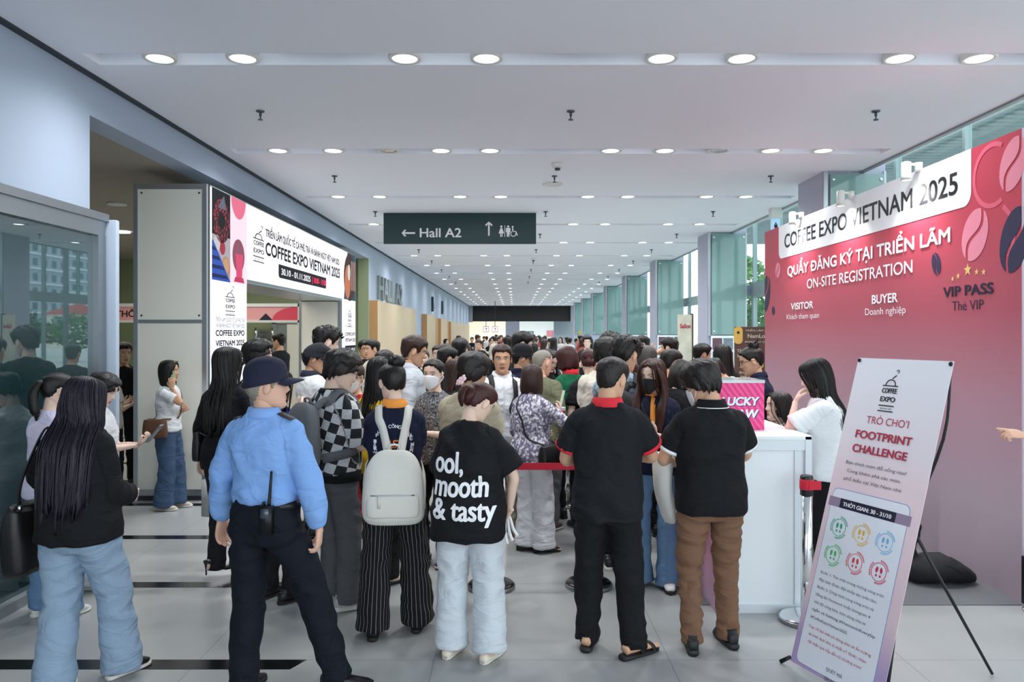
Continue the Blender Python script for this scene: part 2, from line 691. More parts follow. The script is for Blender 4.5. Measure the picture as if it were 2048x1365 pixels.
def expo_logo(M, w, m, parent, name='logo'):
    """the exhibition's line emblem: a cup dome with steam over two words and two rules"""
    L = ringpolys(0, 0, w * .28, w * .34, 14, 0, 180)
    L += [[(-w * .5, -w * .06), (w * .5, -w * .06), (w * .5, 0), (-w * .5, 0)]]
    L += [[(w * .0, w * .38), (w * .06, w * .36), (w * .3, w * .55), (w * .24, w * .58)]]
    L += ringpolys(w * .3, w * .78, w * .06, w * .1, 8, -90, 180)
    L += [[(-w * .5, -w * 1.16), (w * .5, -w * 1.16), (w * .5, -w * 1.10), (-w * .5, -w * 1.10)], [(-w * .5, -w * 1.46), (w * .5, -w * 1.46), (w * .5, -w * 1.40), (-w * .5, -w * 1.40)]]
    o = polys(name, L, M, m, parent, .001)
    text('lettering', 'COFFEE', M @ Matrix.Translation((-w * .46, -w * .43, 0)), m, parent, size=w * .28, width=w * .95, bold=.03)
    text('lettering', 'EXPO', M @ Matrix.Translation((-w * .46, -w * .90, 0)), m, parent, size=w * .28, width=w * .95, bold=.03)
    text('lettering', 'VIETNAM 2025', M @ Matrix.Translation((-w * .4, -w * 1.34, 0)), m, parent, size=w * .1, width=w * .8)
    return o


y, z = lp(517, 478)
SQ = Matrix.Diagonal((1, .5, 1, 1))
expo_logo(ML @ Matrix.Translation((y - oy, z, .002)) @ SQ, .42, m_ledink, e)
for px, py, wd in ((460, 594, .30), (699, 628, .36)):
    y, z = lp(px, py)
    expo_logo(ML @ Matrix.Translation((y - oy, z, .002)) @ SQ, wd, m_ledink, e)
ltext('lettering', 'TRIỂN LÃM QUỐC TẾ CÀ PHÊ, TRÀ', 431, 489, 643, 634, m_ledgrey)
ltext('lettering', 'VÀ BÁNH NGỌT VIỆT NAM 2025', 431, 489, 655, 646, m_ledgrey)
ltext('lettering', 'COFFEE EXPO', 431, 488, 672, 660, m_ledink, bold=.055)
ltext('lettering', 'VIETNAM 2025', 431, 488, 693, 681, m_ledink, bold=.055)
ltext('lettering', 'TRIỂN LÃM QUỐC TẾ', 690, 710, 655, 650, m_ledgrey)
ltext('lettering', 'COFFEE EXPO', 690, 710, 672, 665, m_ledink, bold=.055)
ltext('lettering', 'VIETNAM 2025', 690, 710, 684, 677, m_ledink, bold=.055)
ya, za = lp(431, 709)
yb = lp(489, 709)[0]
m_lednavy = ledm('navy', '#1E1B38', .15)
lpoly('date_plate', rrect(ya, za - .16, yb, za + .02, .04), m_lednavy)
text('lettering', '30.10 - 01.11.2025', ML @ Matrix.Translation((ya + .06 - oy, za - .11, .004)), m_led, e, size=.07, width=yb - ya - .12, bold=.05)
ya, za = lp(690, 694)
yb = lp(711, 694)[0]
lpoly('date_plate', rrect(ya, za - .14, yb, za + .02, .04), m_lednavy)
text('lettering', '30.10 - 01.11', ML @ Matrix.Translation((ya + .1 - oy, za - .1, .004)), m_led, e, size=.07, width=yb - ya - .2, bold=.05)
# picture tiles at the top left of the arch
m_beans = ledm('beans', '#181418', .25)
nt, b = nodes_of(m_beans)
vo = nt.nodes.new('ShaderNodeTexVoronoi')
vo.inputs['Scale'].default_value = 26
tc = nt.nodes.new('ShaderNodeTexCoord')
nt.links.new(tc.outputs['Object'], vo.inputs['Vector'])
cr = nt.nodes.new('ShaderNodeValToRGB')
cr.color_ramp.elements[0].color = lin('#D24A5C')
cr.color_ramp.elements[1].position = .55
cr.color_ramp.elements[1].color = lin('#2A0E14')
nt.links.new(vo.outputs['Distance'], cr.inputs[0])
nt.links.new(cr.outputs[0], b.inputs['Emission Color'])
b.inputs['Emission Strength'].default_value = .9
Y0, Y1, Y2 = 8.46, 9.0, 9.56
lpoly('picture', [(Y0, 2.93), (Y1, 2.93), (Y1, 3.44), (Y0, 3.44)], ledm('black', '#15151C', .1))
yc, zc = 8.73, 3.1
polys('picture', [[(a - oy, z) for a, z in q] for q in ringpolys(yc, zc, .10, .25, 28)], ML @ Matrix.Translation((0, 0, .002)), m_beans, e)
polys('picture', [[(8.62 - oy, 3.24), (8.86 - oy, 3.24), (8.8 - oy, 3.40), (8.72 - oy, 3.34)]], ML @ Matrix.Translation((0, 0, .0045)), ledm('steam', '#8E93A6', .4), e)
lpoly('picture', [(Y0, 2.42), (Y1, 2.42), (Y1, 2.93), (Y0, 2.93)], ledm('table', '#C9C4CC', .6))
for (a, z, r, c) in ((8.6, 2.84, .09, '#E9E9EE'), (8.76, 2.8, .08, '#C23A52'), (8.86, 2.58, .13, '#D9A27E'), (8.86, 2.6, .09, '#F0C9A4')):
    lpoly('picture', circ(a, z, r), ledm('cup' + c[1:], c, .6), .004)
lpoly('picture', [(Y0, 2.42), (Y1, 2.42), (Y0 + .02, 2.86), (Y0, 2.86)], ledm('blue', '#2B4FA8', 1.0), .006)
for k in range(4):
    zz = 2.45 + k * .1
    xr = Y0 + (Y1 - Y0) * (1 - (zz - 2.42) / .44) * .95
    lpoly('picture', [(Y0, zz), (xr, zz), (xr - .08, zz + .04), (Y0, zz + .04)], ledm('darkblue', '#1C357F', .4), .008)
lpoly('picture', [(Y1, 2.42), (Y2, 2.42), (Y2, 3.44), (Y1, 3.44)], ledm('palepink', '#FFD6E2', 1.0))
lpoly('picture', circ(9.27, 3.44, .24, 20, None, 180, 360), ledm('pink', '#FF7F9F', .7), .004)
lpoly('picture', circ(9.27, 2.76, .2, 24), ledm('mauve', '#B56A80', .5), .004)
lpoly('picture', [(9.2, 2.5), (9.38, 2.5), (9.41, 2.78), (9.17, 2.78)], ledm('drink', '#F0557F', .7), .006)
lpoly('picture', [(9.12, 2.44), (9.46, 2.44), (9.42, 2.5), (9.16, 2.5)], ledm('drink2', '#D83A68', .7), .006)
# oval picture at the far end of the arch
lpoly('picture', [(14.98, 2.5), (16.06, 2.5), (16.06, 3.44), (15.3, 3.44)], ledm('teal', '#3C6E86', .4))
lpoly('picture', circ(15.5, 2.95, .52, 28, .47), ledm('brown', '#5A3A34', .4), .004)
lpoly('picture', circ(15.3, 2.85, .26, 24, .33), ledm('orange', '#E58A5E', .6), .006)
lpoly('picture', circ(15.42, 3.05, .12, 16, .16), ledm('cream', '#F2E6DA', .7), .008)
polys('picture', [[(15.6 - oy + k * .12, 2.7), (15.66 - oy + k * .12, 2.7), (15.66 - oy + k * .12, 3.3), (15.6 - oy + k * .12, 3.3)] for k in range(4)], ML @ Matrix.Translation((0, 0, .009)), ledm('slat', '#D8B8B0', .5), e)

# white panel pillar that carries the arch's near end
e = empty('panel_pillar', (-3.76, 8.42, 0), 0, 'tall cream panel pillar with aluminium edges at the near end of the arch', 'pillar')
box('panel', -.36, .36, -.03, -.005, .12, 3.42, m_cream, e)
boxes('frame', [(-.405, -.36, -.04, .0, 0, 3.46), (.345, .395, -.04, 0, 0, 3.46), (-.36, .345, -.036, 0, 3.40, 3.46), (-.36, .345, -.036, 0, 1.935, 1.975), (-.36, .345, -.036, 0, .05, .12)], m_alu, e)
for x in (-.32, .31):
    for z in (3.36, 2.02):
        V, F = ellip((x, -.032, z), (.012, .006, .012), 10, 8)
        mesh('bolt', V, F, m_sprk, e, True)
box('base', -.40, .39, -.03, 0, 0, .05, m_dark, e)
e = empty('panel_pillar', (-3.76, 14.84, 0), 0, 'cream panel pillar under the far end of the glowing arch', 'pillar')
box('panel', -.36, .36, -.03, -.005, .05, 2.44, m_cream, e)
boxes('frame', [(-.405, -.36, -.04, 0, 0, 2.46), (.345, .395, -.04, 0, 0, 2.46)], m_alu, e)

# fascia of the information booth in the recess
e = empty('booth_fascia', (-6.6, 16.5, 0), 0, 'white framed pink booth fascia with black lettering inside the side recess', 'booth fascia')
boxes('frame', [(-2.1, 2.0, -.03, .03, 2.06, 2.11), (-2.1, 2.0, -.03, .03, 2.40, 2.47), (1.94, 2.0, -.03, .03, 0, 2.47), (-2.1, -2.04, -.03, .03, 0, 2.47)], m_white, e)
box('banner', -2.04, 1.94, -.01, .01, 2.11, 2.40, mat('pink_print', '#F4AFB4', .5), e)
MF = frame((0, -.012, 0), (1, 0, 0), (0, 0, 1), (0, -1, 0))
text('lettering', 'THÔNG TIN / INFO COUNTER', MF @ Matrix.Translation((-2.0 + .03, 2.185, .001)), m_ink, e, size=.14, width=2.75, bold=.03)
polys('shape', [circ(1.94, 2.11, .55, 16, .29, 90, 180) + [(1.94, 2.11)]], MF, mat('red_print', '#E8506A', .5), e)
polys('shape', [[(1.1, 2.11), (1.4, 2.11), (1.25, 2.26)], ], MF, m_navyink, e, .003)
e = empty('door_sign', (-6.05, 18.55, 1.6), 0, 'small steel wall plaque with a hall number on the olive wall', 'door sign')
box('plate', -.2, .2, -.02, 0, .1, .32, m_steel, e)
for x in (-.2, .2):
    V, F = tube([(x, -.03, .05, .035, .035), (x, -.03, .37, .035, .035)], 12, 1)
    mesh('end_tube', V, F, m_chrome, e, True)
text('lettering', 'HALL', MF @ Matrix.Translation((-.1, .23, .012)), m_ink, e, size=.05, width=.2)
text('lettering', 'A2', MF @ Matrix.Translation((-.05, .13, .012)), m_ink, e, size=.06, width=.1)
e = struct(boxes('door_1', [(-5.85, -5.75, 18.5, 18.6, 0, 2.12), (-5.75, -5.2, 18.54, 18.6, 0, 2.06), (-5.85, -4.4, 18.5, 18.6, 2.06, 2.14)], m_grey))
box('door_leaf', -5.5, -4.45, 18.52, 18.56, 0, 2.05, m_cream, e)

# HALL A2 letters, wood panels and flag signs further along the left wall
MW = frame((-3.498, 0, 0), (0, 1, 0), (0, 0, 1), (1, 0, 0))
o = text('wall_lettering', 'HALL A2', MW @ Matrix.Translation((19.5, 2.72, .03)), m_grey, None, size=.6, width=4.0, bold=.05, ext=.03)
tag(o, 'large raised metal letters reading HALL A2 on the pale blue wall', 'wall lettering')
for k, (y0, y1, z) in enumerate(((18.45, 25.6, 2.62), (28.8, 31.9, 2.56), (34.2, 37.6, 2.5), (39.6, 55.5, 2.44))):
    struct(box('trim_%d' % (30 + 2 * k), -3.5, -3.3, y0, y1, 0, z, m_wood))
    struct(box('trim_%d' % (31 + 2 * k), -3.5, -3.298, y0 - .03, y0, 0, z, m_wood2))
struct(box('trim_40', -3.5, -3.4, 31.9, 39.6, 0, 2.48, m_wood2))


def person_icon(cx, s, skirt):
    L = [circ(cx, s * .9, s * .1, 12)]
    if skirt:
        L.append([(cx - s * .08, s * .76), (cx + s * .08, s * .76), (cx + s * .24, s * .3), (cx - s * .24, s * .3)])
        L += [[(cx - s * .1, 0), (cx - s * .02, 0), (cx - s * .02, s * .3), (cx - s * .1, s * .3)], [(cx + s * .02, 0), (cx + s * .1, 0), (cx + s * .1, s * .3), (cx + s * .02, s * .3)]]
    else:
        L.append([(cx - s * .2, s * .78), (cx + s * .2, s * .78), (cx + s * .2, s * .4), (cx + s * .13, s * .4), (cx + s * .11, 0), (cx + s * .02, 0), (cx + .0, s * .3), (cx - s * .02, 0), (cx - s * .11, 0), (cx - s * .13, s * .4), (cx - s * .2, s * .4)])
    return L


def wheel_icon(cx, s):
    L = ringpolys(cx, s * .28, s * .2, s * .27, 16, 100, 380)
    L += [circ(cx - s * .06, s * .92, s * .09, 12), [(cx - s * .12, s * .8), (cx, s * .8), (cx + s * .02, s * .45), (cx - s * .1, s * .45)],
          [(cx - s * .1, s * .45), (cx + s * .22, s * .45), (cx + s * .22, s * .53), (cx - s * .1, s * .53)], [(cx + s * .2, s * .5), (cx + s * .28, s * .5), (cx + s * .42, s * .12), (cx + s * .33, s * .1)]]
    return L


for k, y in enumerate((32.1, 36.4)):
    e = empty('toilet_sign', (-3.5, y, 2.75), 0, ('dark blade sign with toilet pictograms, nearer of two on the left wall', 'dark blade sign with toilet pictograms, farther of two on the left wall')[k], 'toilet sign', 'toilet blade signs')
    box('blade', 0, .1, 0, .05, 0, .62, mat('slate', '#2E4147', .5), e)
    polys('pictogram', [[(a, b + .15) for a, b in q] for q in person_icon(.6, .32, False) + wheel_icon(1.3, .32)], frame((.004, 0, 0), (0, 1, 0), (0, 0, 1), (1, 0, 0)), m_ink, e)

# ---------------------------------------------------------------- hanging sign
e = empty('hanging_sign', (-.96, 13.5, 3.40), 0, 'dark green direction sign reading Hall A2 hanging from the ceiling', 'hanging sign')
box('board', -1.345, 1.33, -.04, .04, 0, .535, mat('sign_green', '#1D3B3C', .45), e, .006)
MS = frame((0, -.042, 0), (1, 0, 0), (0, 0, 1), (0, -1, 0))


def arrow(x, y, L, wd, d):
    s = [(-L, -wd / 2), (-wd * .6, -wd / 2), (-wd * 1.9, -wd * 1.7), (-wd * .9, -wd * 2.1), (wd * .9, 0), (-wd * .9, wd * 2.1), (-wd * 1.9, wd * 1.7), (-wd * .6, wd / 2), (-L, wd / 2)]
    c, sn = math.cos(d), math.sin(d)
    return [(x + a * c - b * sn, y + a * sn + b * c) for a, b in s]


polys('arrow', [arrow(-1.00, .186, .21, .030, math.pi), arrow(.502, .36, .22, .030, math.pi / 2)], MS, m_whiteink, e)
text('lettering', 'Hall A2', MS @ Matrix.Translation((-.705, .115, .001)), m_whiteink, e, size=.165, width=.72, bold=.025)
polys('pictogram', [[(a, b + .12) for a, b in q] for q in person_icon(.72, .2, True) + [[(.775, 0), (.785, 0), (.785, .2), (.775, .2)]] + person_icon(.84, .2, False) + wheel_icon(.93, .19)], MS, m_whiteink, e)

# ---------------------------------------------------------------- right side: columns, glazing, outside
m_tealglass = mat('teal_glass_panel', '#7D9E9A', .06, spec=.6)
for i in range(8):
    y = 10.04 + 6 * i
    cl_ = struct(box('column_%d' % (i + 1), 4.02, 4.84, y, y + .86, 0, HC + .25, m_col))
    e = empty('glass_panel', (4.43, y - .02, 1.8))
    e.parent = cl_
    box('glass', -.33, .37, -.035, -.015, 0, 2.1, m_tealglass, e)
    boxes('frame', [(-.41, -.36, -.03, 0, -.02, 2.14), (.37, .40, -.03, 0, -.02, 2.14)], m_alu, e)
    for x in (-.29, .33):
        for z in (.07, 2.03):
            V, F = ellip((x, -.04, z), (.022, .012, .022), 12, 8)
            mesh('bolt', V, F, m_chrome, e, True)
    if i in (1, 2, 3):
        e = empty('notice_board', (4.43, y - .03, .85), 0, 'white notice board of small photos on the %s column from the front' % ORD[i], 'notice board', 'notice boards on the columns')
        box('board', -.35, .37, -.03, 0, 0, .93, m_white, e, .004)
        n = 0
        for r in range(3):
            for c in range(3):
                n += 1
                box('photo', -.32 + c * .225, -.12 + c * .225, -.034, -.03, .06 + r * .29, .30 + r * .29, mat('photo_print%d' % (n % 4), ('#7C8C94', '#55605F', '#9AA7A6', '#6A4A55')[n % 4], .4, var=.6, bscale=16), e)
# facade
m_win = bpy.data.materials.new('clear_glass')
m_win.use_nodes = True
nt, b = nodes_of(m_win)
tr = nt.nodes.new('ShaderNodeBsdfTransparent')
tr.inputs[0].default_value = (.90, .96, .95, 1)
gl = nt.nodes.new('ShaderNodeBsdfGlossy')
gl.inputs['Roughness'].default_value = .01
ms = nt.nodes.new('ShaderNodeMixShader')
ms.inputs[0].default_value = .06
nt.links.new(tr.outputs[0], ms.inputs[1])
nt.links.new(gl.outputs[0], ms.inputs[2])
nt.links.new(ms.outputs[0], nt.nodes['Material Output'].inputs[0])
m_mull = mat('mullion', '#9FB3B3', .4, .3)
wn = 0
ys = [1.0 + 3.0 * k + (.04 if k % 2 else 0) for k in range(20)]
for k in range(19):
    wn += 1
    o = struct(boxes('window_%d' % wn, [(4.98, 5.06, ys[k], ys[k] + .06, 0, 5.4), (4.98, 5.06, ys[k] + .06, ys[k + 1], 2.62, 2.86), (4.98, 5.06, ys[k] + 1.5, ys[k] + 1.55, 2.86, 5.4), (4.98, 5.06, ys[k] + .06, ys[k + 1], 0, .1)], m_mull))
    box('pane', 5.015, 5.025, ys[k] + .06, ys[k + 1], .1, 5.4, m_win, o)
    if k in (3, 4, 5, 7):
        boxes('sash', [(4.99, 5.05, ys[k] + .1, ys[k] + .16, .1, 2.6), (4.99, 5.05, ys[k] + 1.4, ys[k] + 1.46, .1, 2.6)], m_mull, o)
struct(box('trim_50', 4.9, 5.12, 14.1, 15.95, 2.58, 2.88, m_alu))
struct(box('ground', 5.1, 320, -150, 420, -.5, -.05, mat('paving', '#C7CAC6', .8)))
m_slat = mat('louvre_slat', '#6B7B7C', .5)
o = boxes('louvre_canopy', [(5.3, 11, 4 + .24 * k, 4.1 + .24 * k, 5.35, 5.42) for k in range(110)] + [(5.3, 5.4, 4, 30.5, 5.42, 5.52), (8, 8.1, 4, 30.5, 5.42, 5.52), (10.9, 11, 4, 30.5, 5.42, 5.52)] + [(10.85, 11.0, yy, yy + .15, -.05, 5.42) for yy in (6, 12, 18, 24, 30)], m_slat)
tag(o, 'grey slatted sunshade canopy outside the tall windows on the right', 'canopy')

# apartment towers and a villa across the street (seen mirrored in the tinted glass)
m_tower = bpy.data.materials.new('tower_facade')
m_tower.use_nodes = True
nt, b = nodes_of(m_tower)
tc = nt.nodes.new('ShaderNodeTexCoord')
bk = nt.nodes.new('ShaderNodeTexBrick')
bk.offset = 0
bk.inputs['Scale'].default_value = 1
bk.inputs['Brick Width'].default_value = 3.2
bk.inputs['Row Height'].default_value = 3.0
bk.inputs['Mortar Size'].default_value = .75
bk.inputs['Mortar Smooth'].default_value = 0
bk.inputs['Color1'].default_value = lin('#3E5364')
bk.inputs['Color2'].default_value = lin('#5A7082')
bk.inputs['Mortar'].default_value = lin('#A9B4BE')
mp = nt.nodes.new('ShaderNodeMapping')
mp.inputs['Rotation'].default_value = (R(90), 0, 0)
cmb = nt.nodes.new('ShaderNodeCombineXYZ')
sp = nt.nodes.new('ShaderNodeSeparateXYZ')
ad = nt.nodes.new('ShaderNodeMath')
nt.links.new(tc.outputs['Object'], sp.inputs[0])
nt.links.new(sp.outputs[0], ad.inputs[0])
nt.links.new(sp.outputs[1], ad.inputs[1])
nt.links.new(ad.outputs[0], cmb.inputs[0])
nt.links.new(sp.outputs[2], cmb.inputs[1])
nt.links.new(cmb.outputs[0], bk.inputs['Vector'])
nt.links.new(bk.outputs['Color'], b.inputs['Base Color'])
b.inputs['Roughness'].default_value = .4
m_roof = mat('roof_tile_red', '#B5483C', .7)


def mirror_at(px, py, D):
    """the point a distance D beyond the glass that the tinted pane mirrors to this place"""
    y0 = 3.33 * FPX / (1030 - px)
    X = -2 * 3.33 - (px - 1030) / FPX * (y0 + D)
    return Vector((X, y0 + D, EYE - (py - 668) / FPX * (y0 + D)))


for (pa, pb, pt, D, lab) in ((8, 66, 480, 150, 'grey apartment tower across the street with a stepped balcony side'), (120, 163, 528, 190, 'slim white apartment tower mirrored in the tinted glass')):
    a, b_ = mirror_at(pa, 668, D), mirror_at(pb, 668, D)
    top = mirror_at(pa, pt, D).z + 14
    x0, x1 = min(a.x, b_.x), max(a.x, b_.x)
    e = empty('apartment_tower', ((x0 + x1) / 2, D + 8, -.05), 0, lab, 'building')
    hw = (x1 - x0) / 2
    boxes('block', [(-hw, hw, -8, 8, 0, top)], m_tower, e)
    boxes('balcony_slabs', [(-hw - .6, -hw, -8.6, 8, 3 * k, 3 * k + .3) for k in range(1, int(top / 3))], m_white, e)
    boxes('roof_slab', [(-hw - .5, hw + .5, -8.5, 8.5, top, top + .6)], m_grey, e)
a, b_ = mirror_at(116, 640, 100), mirror_at(164, 640, 100)
x0, x1 = min(a.x, b_.x), max(a.x, b_.x)
zt, zr = mirror_at(140, 629, 100).z, mirror_at(140, 616, 100).z
e = empty('villa', ((x0 + x1) / 2, 108, -.05), 0, 'cream villa with a red tiled roof mirrored in the tinted glass', 'building')
hw = (x1 - x0) / 2
box('walls', -hw, hw, -5, 5, 0, zt, mat('villa_cream', '#E8E2D2', .7), e)
V = [(-hw - .5, -5.5, zt), (hw + .5, -5.5, zt), (hw + .5, 5.5, zt), (-hw - .5, 5.5, zt), (-hw + 1.5, 0, zr + .8), (hw - 1.5, 0, zr + .8)]
mesh('roof', V, [(0, 1, 5, 4), (2, 3, 4, 5), (1, 2, 5), (3, 0, 4), (3, 2, 1, 0)], m_roof, e)
box('window', -.7, .7, -5.05, -4.95, .8, zt - .5, mat('villa_window', '#7C97AE', .2), e)

m_leaf = mat('tree_leaves', '#4E7A3E', .7, var=.4, bscale=3)
m_leaf2 = mat('tree_leaves_dark', '#3C5A3A', .7, var=.4, bscale=3)
m_bark = mat('bark', '#5B4A3A', .9)


def tree(x, y, h, r, label, m):
    e = empty('tree', (x, y, -.05), 0, label, 'tree', 'trees outside the windows')
    V, F = tube([(0, 0, 0, .16, .16), (.1, .05, h * .35, .12, .12), (.0, 0, h * .6, .08, .08)], 10, 3)
    mesh('trunk', V, F, m_bark, e, True)
    rnd = random.Random(int(x * 7 + y))
    V, F = [], []
    for _ in range(700):
        d = Vector((rnd.gauss(0, 1), rnd.gauss(0, 1), rnd.gauss(0, 1))).normalized() * r * rnd.uniform(.55, 1.0)
        c = Vector((d.x, d.y, h * .68 + d.z * .8))
        u = Vector((rnd.gauss(0, 1), rnd.gauss(0, 1), rnd.gauss(0, 1))).normalized()
        v = u.orthogonal().normalized()
        s = r * rnd.uniform(.08, .16)
        b = len(V)
        V += [c - u * s, c + v * s * .5, c + u * s, c - v * s * .5]
        F.append((b, b + 1, b + 2, b + 3))
    mesh('foliage', V, F, m, e)


tree(6.05, 19.2, 3.0, .8, 'young green tree outside the glass door behind the red backdrop', m_leaf)
tree(14.0, 46, 6.5, 2.6, 'bushy tree outside the far windows', m_leaf)
p = mirror_at(88, 650, 55)
tree(p.x, p.y, 2.9, 1.2, 'dark tree on the pavement mirrored near the steel frame', m_leaf2)
p = mirror_at(30, 655, 60)
tree(p.x, p.y, 3.2, 1.4, 'dark tree on the pavement mirrored at the pane\'s left part', m_leaf2)
p = mirror_at(150, 690, 45)
tree(p.x, p.y, 3.0, 1.6, 'low green tree mirrored below the villa in the tinted glass', m_leaf)

# exit-style light box behind the backdrop
e = empty('light_box_sign', (4.42, 13.0, 3.6), 0, 'small backlit box sign hanging under the ceiling edge behind the backdrop', 'sign')
box('housing', -.1, .07, -.08, .08, .17, .34, m_plast, e)
box('panel', -.085, .055, -.03, .03, -.1, .17, mat('exit_panel', '#A9CDE6', .3, emit=.35), e)
polys('pictogram', [[(a, b_ - .04) for a, b_ in q] for q in person_icon(-.015, .14, False)], frame((0, -.031, 0), (1, 0, 0), (0, 0, 1), (0, -1, 0)), m_navyink, e)

# ---------------------------------------------------------------- far end
struct(box('wall_far', -3.5, 4.6, 58.2, 58.6, 2.76, HC, m_black))
struct(boxes('trim_60', [(-3.5, -3.2, 57.9, 58.3, 2.7, HC), (4.2, 4.55, 57.9, 58.3, 2.76, HC)], m_grey))
m_farwall = mat('far_wall', '#DCE6E6', .6)
struct(boxes('wall_far_room', [(-9, 8, 76, 76.3, 0, 5), (-9, -8.8, 58.6, 76, 0, 5), (6.5, 6.7, 58.6, 76, 0, 5)], m_farwall))
struct(box('ceiling_3', -9, 7, 58.6, 76, 4.0, 4.2, m_ceil))
struct(box('column_20', -.75, .35, 61, 62, 0, 4, m_col))
struct(box('wall_far_side', 3.0, 4.6, 59.5, 60, 0, 4, mat('far_grey', '#98A6AE', .5)))
struct(boxes('wall_far_shop', [(-8.8, -.8, 75, 75.4, 0, 4)], mat('shop_cream_glow', '#EFE0C6', .6, emit=.25)))  # cream wall given a faint glow in its material to look lit
for k, (px, py, wd, hh, Y, c, lab) in enumerate(((990, 659, 11, 12, 50, '#F3E4F4', 'small lit screen with a pink mark hanging at the far end'), (972, 659, 11, 12, 56, '#E4DAF0', 'fainter lit screen hanging at the far end beside the first'))):
    p = at(px, py, Y)
    W, H_ = wd / FPX * Y / 2, hh / FPX * Y / 2
    e = empty('hanging_screen', p, 0, lab, 'screen')
    box('case', -W, W, -.03, .05, -H_, H_, m_blackm, e)
    box('display', -W * .85, W * .85, -.036, -.03, -H_ * .85, H_ * .85, mat('far_screen%d' % k, c, .3, emit=.9), e)
    polys('mark', [[(-W * .4, H_ * .45), (W * .45, H_ * .45), (W * .1, -H_ * .55), (-W * .15, -H_ * .5), (W * .1, H_ * .2), (-W * .4, H_ * .2)]], frame((0, -.038, 0), (1, 0, 0), (0, 0, 1), (0, -1, 0)), mat('mark_pink', '#C2357A', .4), e)
    V, F = tube([(0, 0, H_, .02, .02), (0, 0, HC - p.z + (0 if Y < 58 else .1), .02, .02)], 8, 1)
    mesh('hanger', V, F, m_blackm, e)
p = at(1284 - 233, 676, 40)
for (px0, px1, pya, pyb, Y, lab) in ((1097, 1111, 661, 674, 72, 'pair of red and white posters on the pale far wall'),):
    a, b_ = at(px0, pyb, Y), at(px1, pya, Y)
    o = box('poster', a.x, b_.x, Y + 3.9, Y + 3.98, a.z, b_.z, mat('poster_red', '#D6808C', .5, var=.7, bscale=2.2))
    tag(o, lab, 'poster')
a, b_ = at(1043, 700, 38), at(1066, 663, 38)
e = empty('sign_stand', ((a.x + b_.x) / 2, 38, 0), 0, 'framed sign board on a black stand in the distant crowd', 'sign stand')
hw = (b_.x - a.x) / 2
box('board', -hw, hw, -.02, .02, .9, b_.z, mat('pale_green_print', '#B9CFC6', .5), e)
boxes('frame', [(-hw - .03, -hw, -.03, .03, 0, b_.z), (hw, hw + .03, -.03, .03, 0, b_.z), (-hw, hw, -.03, .03, b_.z - .03, b_.z)], m_blackm, e)
polys('emblem', [circ(0, b_.z - .28, .2, 16, .12)], frame((0, -.022, 0), (1, 0, 0), (0, 0, 1), (0, -1, 0)), m_ink, e)
box('footer_print', -hw, hw, -.024, -.02, .9, 1.4, mat('green_print', '#4F9A6E', .5), e)
# ================================================================ registration area
m_print = bpy.data.materials.new('backdrop_print')
m_print.use_nodes = True
nt, b = nodes_of(m_print)
tc = nt.nodes.new('ShaderNodeTexCoord')
sp = nt.nodes.new('ShaderNodeSeparateXYZ')
mr = nt.nodes.new('ShaderNodeMapRange')
mr.inputs['From Min'].default_value = 0
mr.inputs['From Max'].default_value = 3.2
cr = nt.nodes.new('ShaderNodeValToRGB')
E_ = cr.color_ramp.elements
E_[0].color = lin('#B5A3AE')
E_[0].position = .18
E_[1].color = lin('#C03C50')
E_[1].position = .86
q = E_.new(.42)
q.color = lin('#B18593')
q = E_.new(.62)
q.color = lin('#B05464')
nt.links.new(tc.outputs['Object'], sp.inputs[0])
nt.links.new(sp.outputs[2], mr.inputs[0])
nt.links.new(mr.outputs[0], cr.inputs[0])
nt.links.new(cr.outputs[0], b.inputs['Base Color'])
b.inputs['Roughness'].default_value = .42
m_goldink = mat('ink_gold', '#E8C27A', .5)
m_pinkbean = mat('ink_pink', '#E88CA0', .5)
m_navybean = mat('ink_bean', '#2A2748', .5)

e = empty('registration_backdrop', (3.45, 7.8, 0), 0, 'long red to mauve printed registration backdrop wall on the right', 'backdrop')
box('panel', -.05, .05, -2.65, 2.65, 0, 3.2, m_print, e)
box('end_edge', -.052, .052, -2.665, -2.65, 0, 3.2, mat('edge_strip', '#C9B9C6', .4), e)
MB_ = frame((-.0515, 0, 0), (0, -1, 0), (0, 0, 1), (-1, 0, 0))


def bx(px):
    return 7.8 - 3.4 * FPX / (px - 1030)


def btext(body, px0, px1, z, size, m, name='lettering', **k):
    x0, x1 = bx(px0), bx(px1)
    return text(name, body, MB_ @ Matrix.Translation((x0, z, .0025)), m, e, size=size, width=x1 - x0, **k)


x0, x1 = bx(1558), bx(1943)
poly('title_plate', rrect(x0, 2.78, x1, 3.2, .1, corners=(1, 1, 0, 0)), MB_, m_whiteink, e)
btext('COFFEE EXPO VIETNAM 2025', 1570, 1916, 2.90, .175, m_ink, bold=.025)
btext('QUẦY ĐĂNG KÝ TẠI TRIỂN LÃM', 1576, 1901, 2.54, .12, m_whiteink, bold=.045)
btext('ON-SITE REGISTRATION', 1615, 1826, 2.345, .115, m_whiteink, bold=.012)
btext('VISITOR', 1583, 1627, 2.115, .082, m_whiteink, bold=.05)
btext('Khách tham quan', 1574, 1639, 2.0, .065, m_whiteink)
btext('BUYER', 1745, 1796, 2.105, .085, m_whiteink, bold=.05)
btext('Doanh nghiệp', 1731, 1812, 2.0, .068, m_whiteink)
btext('VIP PASS', 1888, 1987, 2.11, .08, m_navyink, bold=.05)
btext('Thẻ VIP', 1905, 1968, 2.0, .075, m_navyink)


def star(cx, cy, r):
    return [(cx + (r if k % 2 == 0 else r * .42) * math.sin(k * math.pi / 5), cy + (r if k % 2 == 0 else r * .42) * math.cos(k * math.pi / 5)) for k in range(10)]


